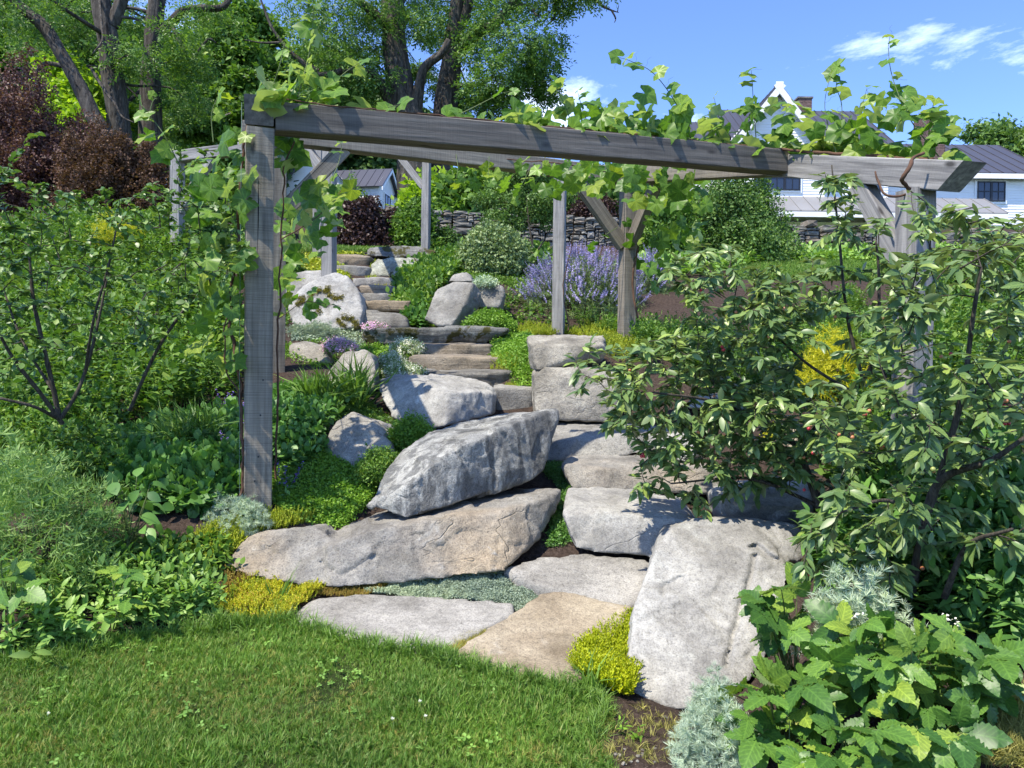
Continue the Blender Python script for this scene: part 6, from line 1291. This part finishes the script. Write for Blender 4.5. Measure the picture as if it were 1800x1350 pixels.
for i, (bx, by, bd, pl, n, lb) in enumerate([
    (1395,1215,3.15,[(1318,1075),(1345,1025),(1390,1030),(1430,1075),(1420,1130),(1335,1120)],17,'bramble plant against the crack side of the leaning white boulder'),
    (1380,1330,2.8,[(1270,1270),(1290,1215),(1360,1180),(1440,1190),(1450,1270),(1380,1300),(1290,1300)],25,'bramble plant with broad leaves over the silver artemisia'),
    (1520,1250,2.85,[(1440,1160),(1480,1085),(1560,1085),(1590,1140),(1560,1200),(1470,1215)],28,'tallest bramble plant in the middle of the near corner'),
    (1600,1290,2.75,[(1560,1200),(1570,1120),(1640,1125),(1660,1190),(1640,1260),(1570,1275)],27,'yellow green bramble plant with large pleated leaves'),
    (1730,1260,2.75,[(1660,1200),(1670,1110),(1740,1120),(1790,1190),(1760,1260),(1690,1260)],25,'bramble plant nearest the side of the picture'),
    (1480,1380,2.55,[(1400,1345),(1410,1290),(1500,1270),(1580,1290),(1590,1350),(1480,1370)],28,'bramble plant at the bottom edge of the picture'),
    (1640,1345,2.6,[(1590,1330),(1610,1270),(1680,1260),(1710,1300),(1690,1345)],17,'low bramble plant beside the flattened dry grass')]):
    leafy('bramble', lb, 'bramble', W(bx, by, bd), px_targets(pl, bd-.22, bd+.06, int(n*1.3), r), 'tf', TF, L_RASP, .118, 260+i, BR, (-.2, -.5, .85), jit=.48)
for i, (px, py, d, lb) in enumerate([(1506,1082,2.75,'white flower cluster on the tallest bramble'), (1664,1085,2.75,'upper white flower cluster among the brambles'), (1684,1098,2.72,'lower white flower cluster among the brambles'), (1388,1268,2.6,'dried grey flower head among the bramble leaves')]):
    c = Wn(px, py, d); o = thing('flower_cluster', lb, 'flower', tuple(c), 'flower clusters in the brambles'); rr = rng_(i); q = c+rr.normal(0, .009, (14, 3)); V, T = inst([leaf_diamond(.9, .2, 0)], q, basis_up(14, rr, .6), rr.uniform(.008, .014, 14), rr); obj('petals', V, T, F_WHITE if i < 3 else L_DRY, o, kind='stuff'); V, T = tube([c-[0, 0, .12], c], .0015, 4); obj('stalk', V, T, STALK, o)
AM = 'silver artemisia mounds'
bush('silver_mound', 'lowest silver artemisia mound at the foot of the leaning white boulder', 'artemisia', 1265, 1385, 2.75, 190, 165, L_SILV, ROSF, .030, 1300, 270, .75, .25, stems=12, bark=STALK, group=AM)
bush('silver_mound', 'silver artemisia tuft against the base of the leaning white boulder', 'artemisia', 1255, 1262, 3.1, 85, 75, L_SILV, ROSF, .028, 380, 271, .7, .3, stems=6, bark=STALK, group=AM)
bush('silver_mound', 'lacy silver artemisia plant behind the bramble leaves', 'artemisia', 1495, 1165, 3.0, 170, 165, L_SILV, ROSF, .040, 620, 272, .7, .35, stems=10, bark=STALK, group=AM, lo=.3)
bush('silver_mound', 'small silver sprig beside the white bramble flowers', 'artemisia', 1612, 1160, 2.9, 46, 70, L_SILV, ROSF, .036, 50, 273, .7, .3, stems=3, bark=STALK, group=AM)

# ---------------------------------------------------------------- middle and far shrubs
bush('round_shrub', 'clipped looking round grey green shrub in the middle of the bank', 'shrub', 868, 480, 14.2, 132, 80, L_GREYSH, CL, .11, 3600, 301, .9, .12, stems=8)
bush('catmint', 'wide violet flowered catmint mound behind the two grey posts', 'catmint', 1024, 553, 12.2, 212, 102, L_NEP, SPN, .26, 1500, 302, .55, .15, upb=1.0, stems=0, spread=.25, flowers=(F_NEP, [spike(i+5, 24, .10) for i in range(3)], .27, 1000, .22))
bush('catmint', 'smaller violet catmint patch seen right of the darker post', 'catmint', 1140, 522, 13.0, 56, 60, L_NEP, SPN, .26, 420, 303, .6, .2, upb=1.0, stems=0, spread=.25, flowers=(F_NEP, [spike(i+15, 24, .10) for i in range(3)], .26, 240, .25))
bush('plum_shrub', 'dark plum leaved shrub in front of the stone wall', 'shrub', 632, 445, 18.0, 105, 98, L_PLUM, CL, .14, 2000, 304, .7, .25, stems=6)
bush('plum_shrub', 'low dark plum shrub on the wall beside the first one', 'shrub', 690, 438, 18.6, 70, 66, L_PLUM, CL, .14, 900, 305, .7, .25, stems=5)
bush('purple_shoot_shrub', 'tall thin purple and green shoots above the dark plum shrub', 'shrub', 622, 400, 18.8, 70, 80, L_SHRUB, CL, .13, 340, 306, .7, .3, stems=7, lo=.3)
bush('green_shrub', 'fresh green shrub at the wall left of the far post', 'shrub', 730, 446, 18.3, 90, 88, L_TREE, CL, .15, 1500, 307, .7, .25, stems=7)
bush('green_shrub', 'small green shrub at the wall right of the far post', 'shrub', 785, 442, 18.5, 50, 40, L_SHRUB, CL, .13, 420, 308, .7, .25, stems=4)
bush('willow_shrub', 'tall airy grey green shrub before the house windows', 'shrub', 1285, 465, 17.2, 215, 172, L_SHRUB, CL, .12, 5200, 309, .7, .3, stems=16, lo=.25)
bush('willow_shrub', 'looser green shrub under the vine beside the airy grey green shrub', 'shrub', 1175, 460, 16.5, 120, 130, L_TREE, CL, .13, 1900, 310, .7, .3, stems=9, lo=.3)
for i, (px, pb, d, w, h, lb, m) in enumerate([(830,402,24,150,110,'rounded green tree behind the wall right of the thick trunks',L_TREE), (905,398,25,150,112,'tree row crown behind the wall left of the pale middle post',L_LOCUST), (985,398,24.5,140,100,'tree row crown behind the wall right of the pale middle post',L_TREE), (1065,396,24,120,92,'dark shrub on the terrace behind the wall between the two posts',L_SHRUB), (1130,396,24,120,100,'green shrub on the terrace behind the wall under the hanging vine',L_TREE), (760,390,26,110,70,'low green shrub between the thick trunks and the wall',L_SUNNY)]):
    bush('terrace_shrub', lb, 'shrub', px, pb, d, w, h, m, SPRB, .34, 1500, 320+i, .7, .3, stems=5, group='shrubs on the terrace behind the wall')
bush('red_shrub', 'dark red leaved shrub on the terrace between the two posts', 'shrub', 1040, 392, 23, 95, 46, L_PLUM, CL, .16, 600, 329, .7, .3, stems=4)
ts = [(PW((938,470,14.8),(936,430,14.8),(930,395,14.8),(926,350,14.8)), [.03,.024,.018,.01]), (PW((938,455,14.8),(915,425,14.6),(895,395,14.5)), [.018,.014,.007]), (PW((937,450,14.8),(955,425,14.9),(972,395,15)), [.018,.014,.007])]
r = rng_(330)
cl = [(Wn(x, y, 14.8+r.normal(0, .3)), .32, 80) for x, y in ((880,330),(905,310),(925,300),(890,360),(920,345),(945,320),(955,350),(900,395),(930,380),(965,385),(940,290),(875,385),(960,300),(985,345),(855,350))]
tree('serviceberry', 'small multi stemmed tree behind the round grey green shrub', ts, cl, L_SHRUB, CL, .085, 331, None, BARK_TWIG)
bush('smoke_bush', 'tall deep purple smoke bush at the far side of the bed', 'shrub', 40, 400, 18.5, 330, 262, L_PURP, CLS, .13, 8000, 332, .6, .5, stems=20, lo=.35, lf=3., bark=BARK_PALE)
bush('smoke_bush', 'second purple smoke bush dome between the tall one and the bronze one', 'shrub', 140, 390, 18.8, 150, 160, L_PURP, CLS, .12, 3000, 333, .6, .5, stems=10, lo=.35, lf=3.)
bush('bronze_bush', 'rounded bronze brown smoke bush below the slanting trunk', 'shrub', 205, 400, 17.0, 200, 170, L_BROWN, CLS, .12, 5600, 334, .65, .32, stems=8, lo=.45, lf=3.)
bush('gold_shrub', 'golden yellow shrub glowing behind the rounded leaf shrub', 'shrub', 205, 425, 11.8, 78, 46, L_GOLD, SPN, .16, 420, 335, .8, .3, upb=.8, stems=3)
bush('gold_spirea', 'small gold leaved shrub low behind the rounded leaf shrub', 'shrub', 240, 580, 8.4, 62, 50, L_GOLD, CL, .04, 130, 336, .8, .4, stems=3)
bush('gold_conifer', 'feathery golden shrub glimpsed through the cherry branches', 'shrub', 1465, 690, 6.6, 120, 112, L_GOLD, SPN, .16, 620, 337, .8, .25, upb=.8, stems=4)
bush('gold_conifer', 'yellow sprig low behind the cherry trunk', 'shrub', 1358, 772, 5.9, 40, 26, L_GOLD, CL, .03, 90, 338, .8, .25, stems=2)
bush('shrub_row', 'green shrubs on the bed edge beneath the upper posts', 'shrub', 320, 440, 12.6, 150, 80, L_SHRUB, CL, .09, 2400, 339, .6, .3, stems=6)
bush('shrub_row', 'green shrub at the upper bed edge beside the peaked boulder', 'shrub', 455, 480, 12.2, 130, 90, L_PEREN, CL, .09, 1800, 340, .6, .3, stems=6)
bush('shrub_row', 'leafy shrub behind the vine curtain between the purple bushes and the posts', 'shrub', 400, 405, 19, 190, 110, L_TREE, SPRB, .26, 1500, 341, .6, .3, stems=6)
bush('weed_shrub', 'leafy green clump behind the sunlit post at the picture edge', 'shrub', 1740, 520, 9.5, 200, 95, L_PEREN, CL, .07, 1500, 342, .6, .3, stems=6)
bush('strap_leaf_plant', 'dark strap leaved plant deep under the cherry shrub', 'perennial', 1610, 1010, 3.75, 110, 110, L_PEREN2, [tuft(350, 10, .8, .05, 1., .9)], .28, 16, 343, .7, .2, upb=1., stems=0)

# ---------------------------------------------------------------- rounded leaf shrub at the side, cherry shrub
RL = [leaf_ovate(.66, .08, .15, 4), leaf_ovate(.6, .12, .25, 4), leaf_ovate(.7, .05, .1, 4)]
r = rng_(400)
st = [(PW((105,740,4.75),(95,690,4.75),(72,590,4.7),(58,520,4.7),(50,430,4.7)), [.016,.015,.013,.011,.006]), (PW((110,745,4.75),(70,690,4.6),(30,640,4.5),(0,590,4.4)), [.014,.013,.011,.008]), (PW((108,735,4.75),(140,680,4.8),(165,600,4.85),(190,480,4.9)), [.014,.012,.01,.006]),
      (PW((228,722,5.2),(250,670,5.15),(285,600,5.1),(335,530,5.05),(380,480,5.0)), [.013,.012,.011,.009,.005]), (PW((100,735,4.7),(60,715,4.5),(0,700,4.4)), [.012,.01,.008]), (PW((150,650,4.8),(165,560,4.6),(190,470,4.6),(205,400,4.6)), [.009,.008,.007,.005]), (PW((95,690,4.75),(40,600,4.9),(10,520,5)), [.01,.008,.006])]
tg = np.concatenate([px_targets([(-40,700),(-40,300),(30,290),(60,310),(120,340),(170,330),(250,320),(330,330),(400,300),(425,420),(410,500),(330,560),(280,620),(200,600),(160,640),(60,620),(0,690)], 4.2, 5.5, 300, r), px_targets([(270,300),(340,240),(430,250),(430,380),(300,400)], 4.9, 5.6, 20, r), px_targets([(-20,330),(20,280),(70,225),(30,300)], 4.2, 4.4, 6, r)])
guided('rounded_leaf_shrub', 'tall open shrub with small rounded dark leaves and grey branches beside the vine curtain', 'shrub', st, tg, L_SERV, 'serv', RL, .050, 15, 401, BARK_TWIG, .75, .06, .15)
CLF = [leaf_ovate(.38, .10, .22, 5), leaf_ovate(.42, .16, .34, 5), leaf_ovate(.35, .06, .12, 5), leaf_ovate(.40, .12, -.08, 5)]
st = [(PW((1480,990,4.45),(1458,935,4.45),(1440,890,4.45),(1415,820,4.5),(1400,785,4.5),(1345,745,4.45),(1250,705,4.3),(1150,690,4.2)), [.026,.024,.022,.02,.016,.012,.009,.005]),
      (PW((1405,800,4.5),(1440,745,4.45),(1500,690,4.35),(1540,620,4.3),(1545,500,4.3),(1540,420,4.3)), [.018,.016,.013,.011,.008,.005]),
      (PW((1600,1050,3.4),(1630,900,3.3),(1660,840,3.2),(1740,810,3.0),(1800,770,2.9)), [.022,.02,.016,.012,.008]), (PW((1520,680,4.3),(1490,560,4.3),(1475,420,4.3),(1462,290,4.3)), [.011,.009,.007,.004]),
      (PW((1640,880,3.3),(1690,700,3.2),(1710,560,3.15),(1725,470,3.1)), [.014,.012,.009,.006]), (PW((1440,890,4.45),(1350,850,4.45),(1290,840,4.45),(1180,850,4.4)), [.012,.010,.008,.005]), (PW((1545,640,4.3),(1590,720,3.7),(1680,770,3.2),(1740,790,2.9)), [.01,.009,.007,.005]),
      (PW((1500,690,4.35),(1420,640,4.4),(1330,560,4.4),(1240,500,4.4)), [.01,.008,.006,.004]), (PW((1620,920,3.3),(1560,880,3.2),(1480,900,3.1)), [.01,.008,.005]), (PW((1660,1050,3.2),(1700,960,3.0),(1780,930,2.8)), [.014,.01,.006])]
tg = np.concatenate([px_targets([(1100,880),(1130,800),(1060,745),(1080,640),(1150,590),(1280,560),(1400,640),(1440,760),(1400,860),(1290,880),(1240,905),(1190,860)], 4.25, 5.0, 250, r),
    px_targets([(1040,640),(1100,590),(1200,570),(1320,600),(1380,700),(1330,790),(1160,780),(1070,730)], 4.1, 4.9, 120, r), px_targets([(1150,760),(1250,690),(1420,720),(1450,860),(1330,860),(1180,820)], 4.15, 4.8, 90, r), px_targets([(1330,520),(1430,470),(1425,600),(1440,690),(1480,720),(1420,820),(1340,720)], 3.9, 4.5, 55, r), px_targets([(1170,600),(1180,450),(1260,420),(1400,470),(1480,480),(1500,600),(1350,640)], 4.0, 4.7, 60, r),
    px_targets([(1440,860),(1420,700),(1480,560),(1560,440),(1680,420),(1830,380),(1830,1020),(1700,1000),(1560,960)], 2.8, 4.5, 430, r), px_targets([(1200,590),(1170,470),(1240,420),(1330,470),(1440,450),(1470,560),(1380,600)], 4.0, 4.8, 80, r),
    px_targets([(1010,690),(1000,610),(1060,590),(1130,620),(1120,720)], 4.0, 4.5, 18, r), px_targets([(1440,480),(1448,290),(1490,275),(1530,370),(1590,430),(1640,450),(1600,500)], 4.0, 4.6, 44, r), px_targets([(1560,440),(1600,330),(1700,350),(1800,370),(1800,450),(1650,480)], 3.3, 4.4, 26, r), px_targets([(1390,1000),(1420,890),(1560,900),(1640,990),(1560,1040)], 3.1, 3.6, 60, r)])
qx, qy, qd = pix(tg); tg = tg[~((qx > 1405) & (qx < 1515) & (qy > 560) & (qy < 670) & (r.uniform(0, 1, len(tg)) < .8))]
root, LPn = guided('cherry_shrub', 'spreading bush cherry with glossy dark leaves and ripening cherries beside the steps', 'shrub', st, tg, L_CHERRY, 'cherry', CLF, .077, 13, 402, BARK_TWIG, .7, .05, .35)
ib = bmesh.new(); bmesh.ops.create_icosphere(ib, subdivisions=2, radius=1.); bv = np.array([q.co[:] for q in ib.verts]); bt = np.array([[q.index for q in f.verts] for f in ib.faces]); ib.free()
px, py, d = pix(LPn); ok = np.where((px > 1080) & (px < 1790) & (py > 480) & (py < 1010) & (d < 4.4))[0]; ch = r.choice(ok, 70); me = [mesh_from('cherry', bv, bt, m) for m in BERRY]; bs = np.array(root.location); sk = MB()
for c in ch:
    for k in range(r.integers(1, 4)):
        a = LPn[c]; e = a+[r.normal(0, .014), r.normal(0, .014)-.012, -r.uniform(.04, .075)]; sk.add(*tube([a, (a+e)/2+[.004, 0, .004], e], .0009, 4))
        o = bpy.data.objects.new('cherry', me[r.choice(3, p=[.22, .36, .42])]); link(o, root, tuple(e-[0, 0, .007]-bs)); o.scale = (.0095,)*3
sk.obj('cherry_stalk', STALK, root, kind='stuff')

# ---------------------------------------------------------------- grape vines
GL = [leaf_grape(i) for i in range(6)]
def beam_y(px): return np.interp(px, [430, 480, 1380, 1693], [174, 178, 267, 287])
def beam_d(px): return np.interp(px, [430, 480, 1380, 1693], [4.8, 4.82, 6.28, 4.7])
def vine(label, places, size, canes, seed, face=(-.3, -.55, .6), jit=.6, droop=.5, shoots=()):
    r = rng_(seed); root = thing('grape_vine', label, 'vine', tuple(canes[0][0][0]), 'grape vines on the pergola'); m = MB(); P = np.asarray(places); n = len(P)
    for path, rad in canes: p = smooth_path(path, 8); p = p+fbm(p/.09, seed, 2)[:, None]*.012; m.add(*tube(p, np.interp(np.linspace(0, 1, len(p)), np.linspace(0, 1, len(rad)), rad), 6, .2, seed))
    m.obj('cane', CANE, root, kind='stuff'); g = MB(); ex = []
    for path, lf in shoots:
        p = smooth_path(path, 7); g.add(*tube(p, np.linspace(.0045, .0016, len(p)), 5))
        for k in range(2, len(p)-1, 3):                          # tendrils and their curls
            if r.uniform() < .4: t = np.linspace(0, 1, 7)[:, None]; dv = nrmz(r.normal(size=3)+[0, 0, .4])*.09; g.add(*tube(p[k]+dv*t+np.c_[np.sin(t*7)*.012, np.cos(t*7)*.012, t*0], .0008, 4))
        L = len(p); ex += [p[min(L-1, int(q*L))] for q in lf]
    dr = nrmz(r.normal(size=(n, 3))*[1, .7, .35]+[0, -.25, -droop]); nr = nrmz(np.array(face)+r.normal(0, jit, (n, 3)))
    for i in range(n): g.add(*tube([P[i]-dr[i]*.05-[0, 0, .03], P[i]-dr[i]*.02, P[i]], .0013, 3, cap=False))
    s = size*r.uniform(.5, 1.15, n)
    if ex:
        ex = np.array(ex); k = len(ex); e2 = nrmz(r.normal(size=(k, 3))*[1, .8, .4]+[0, -.2, .1]); P = np.r_[P, ex+e2*.03]; dr = np.r_[dr, e2]; nr = np.r_[nr, nrmz(np.array(face)+r.normal(0, jit, (k, 3)))]; s = np.r_[s, size*r.uniform(.3, .95, k)]
    g.obj('shoot', STALK, root, kind='stuff'); leaf_parts(root, 'grape', GL, L_GRAPE, P, basis_leaf(dr, nr), s, r); return root
r = rng_(500); pl = []
for x0, x1, n, hm in ((435,600,36,75), (600,850,8,18), (850,960,30,50), (960,1080,42,62), (1080,1250,62,95), (1250,1480,98,95), (1480,1680,88,130)):
    x = r.uniform(x0, x1, n); h = hm*r.uniform(0, 1, n)**1.5; edge = 1.-.5*np.abs((x-(x0+x1)/2)/(x1-x0)*2)**2
    pl.append(Wn(x, beam_y(x)+4-h*edge, beam_d(x)+r.uniform(-.12, .3, n)))
def sp(*a): return PW(*[(x, y, float(beam_d(min(max(x, 430), 1693)))+dd_) for x, y, dd_ in a])
sh = [(sp((520,180,.1),(540,110,.1),(548,60,.1),(552,10,.1)), (.25,.35,.5,.6,.72,.85,.95,1.)), (sp((470,175,.1),(490,120,.05),(500,75,.05)), (.4,.7,1.)), (sp((545,176,.1),(580,150,.1),(610,125,.1),(632,110,.1)), (.3,.5,.8,1.)), (sp((690,200,.05),(680,190,.05),(700,185,0)), (.6,1.)), (sp((800,205,0),(840,185,0),(880,165,0),(900,160,0)), (.1,.6,.9)),
      (sp((1010,235,.1),(995,190,.05),(978,155,.05),(970,140,.05)), (.4,.6,.8,1.)), (sp((1040,235,.05),(1025,195,.05),(1015,160,.05)), (.5,.8,1)), (sp((1215,245,.1),(1190,185,.0),(1150,130,0),(1110,108,0),(1085,100,0)), (.2,.35,.5,.65,.8,.92)), (sp((1330,255,.1),(1325,190,.1),(1322,140,.1),(1320,120,.1)), (.4,.6,.8,1)), (sp((1280,250,.1),(1262,200,.1),(1255,170,.1)), (.4,.7,1)),
      (sp((1475,270,.1),(1480,190,.1),(1470,150,.1),(1478,115,.1)), (.3,.5,.7,.85,1)), (sp((1470,270,.0),(1450,190,0),(1460,130,0)), (.4,.7,1)), (sp((1650,275,.1),(1600,210,.05),(1570,140,0),(1562,90,0),(1565,58,0)), (.15,.3,.45,.55,.68,.8,.9,1)), (sp((1630,280,.0),(1635,210,0),(1645,170,0)), (.3,.6,.9,1)), (sp((1520,272,.1),(1515,200,.1),(1525,150,.1)), (.4,.7,1))]
cane = [(np.array([Wn(x, beam_y(x)-3, beam_d(x)-.05+.06*math.sin(x*.03)) for x in np.linspace(470, 1640, 22)]), [.004, .006, .009, .012, .012]), (PW((1600,330,4.72),(1585,318,4.62),(1600,292,4.6),(1605,278,4.7),(1625,268,4.72)), [.012,.014,.012,.01]), (PW((1640,320,4.95),(1575,345,4.9),(1545,325,4.95),(1540,300,5)), [.008,.008,.007,.006])]
vine('grape vine along the top of the front beam, shoots standing against the sky', np.concatenate(pl), .140, cane, 501, shoots=sh)
pl = np.concatenate([px_targets([(330,330),(345,250),(400,225),(440,240),(438,420),(430,500),(425,640),(375,655),(335,600),(345,480)], 4.55, 5.0, 82, r), px_targets([(250,240),(270,215),(300,240),(320,300),(280,300)], 4.7, 4.9, 5, r)])
vine('grape vine curtain climbing the outer side of the front post from the bed', pl, .122, [(PW((422,872,4.78),(424,830,4.8),(428,800,4.78),(422,760,4.78),(424,700,4.8),(415,640,4.82),(405,560,4.85),(412,480,4.85),(420,380,4.85),(425,280,4.85),(440,200,4.9)), [.011,.011,.01,.009,.008]), (PW((424,700,4.8),(400,660,4.8),(395,600,4.8),(405,520,4.8)), [.006,.005,.004])], 502, (-.35, -.75, .35), .42, .6,
     [(PW((320,300,4.8),(290,240,4.75),(265,205,4.75),(250,185,4.75)), (.2,.4,.6,.8,1)), (PW((375,250,4.85),(372,200,4.85),(385,165,4.85)), (.5,.8,1)), (PW((262,205,4.75),(268,180,4.75),(275,172,4.75)), (.8,))])
pl = np.concatenate([px_targets([(905,300),(930,275),(1040,278),(1180,280),(1250,285),(1240,330),(1180,370),(1060,345),(1000,335),(950,355)], 6.9, 8.8, 112, r), px_targets([(1100,330),(1250,300),(1255,420),(1200,470),(1150,520),(1100,450)], 8.4, 9.6, 58, r), px_targets([(795,300),(860,285),(905,300),(900,335),(830,345)], 8.5, 9.0, 12, r)])
vine('grape vine hanging under the crossbeam round the middle posts', pl, .148, [(PW((1120,560,9.3),(1112,500,9.35),(1120,440,9.35),(1130,380,9.35),(1110,310,9.4)), [.014,.013,.011,.009]), (PW((1110,310,9.4),(1000,290,8.8),(900,280,8.8),(800,270,8.7)), [.008,.007,.005]), (PW((1000,580,9.5),(990,500,9.6),(1005,430,9.5),(1010,330,9.2)), [.008,.006,.004])], 503, (-.1, -.8, -.15), .5, .7,
     [(PW((800,262,8.6),(805,300,8.5),(795,330,8.5)), (.6,1)), (PW((860,275,8.6),(858,320,8.5)), (.5,1)), (PW((1085,400,8.7),(1062,415,8.6),(1040,440,8.6)), (.5,.8,1)), (PW((930,300,8.2),(915,330,8.2),(912,350,8.2)), (.4,.7,1))])
pl = np.concatenate([px_targets([(485,240),(520,235),(525,280),(500,300),(485,300)], 5.0, 5.4, 10, r), px_targets([(488,350),(530,320),(595,330),(600,380),(575,430),(530,470),(500,560),(486,560)], 5.3, 7.0, 58, r), px_targets([(560,320),(620,330),(615,370),(570,380)], 7., 7.6, 8, r), px_targets([(490,480),(590,500),(600,540),(520,560)], 6.6, 7.4, 7, r)])
vine('grape vine tangle behind the front post across the white wing view', pl, .14, [(PW((484,860,5.1),(486,700,5.1),(490,560,5.2),(495,420,5.2),(500,300,5.1),(515,250,5.0)), [.008,.007,.006,.005]), (PW((495,420,5.2),(530,400,5.8),(570,370,6.4),(600,335,7)), [.005,.004,.003]), (PW((490,560,5.2),(540,530,6.5),(600,540,7)), [.003,.003,.002])], 504, (-.2, -.7, .4), .5, .6, [(PW((560,360,6.3),(590,300,6.6),(600,262,6.8),(595,240,7)), (.3,.6,.8,1)), (PW((540,360,6.3),(575,340,6.3),(590,335,6.3)), (.5,1))])
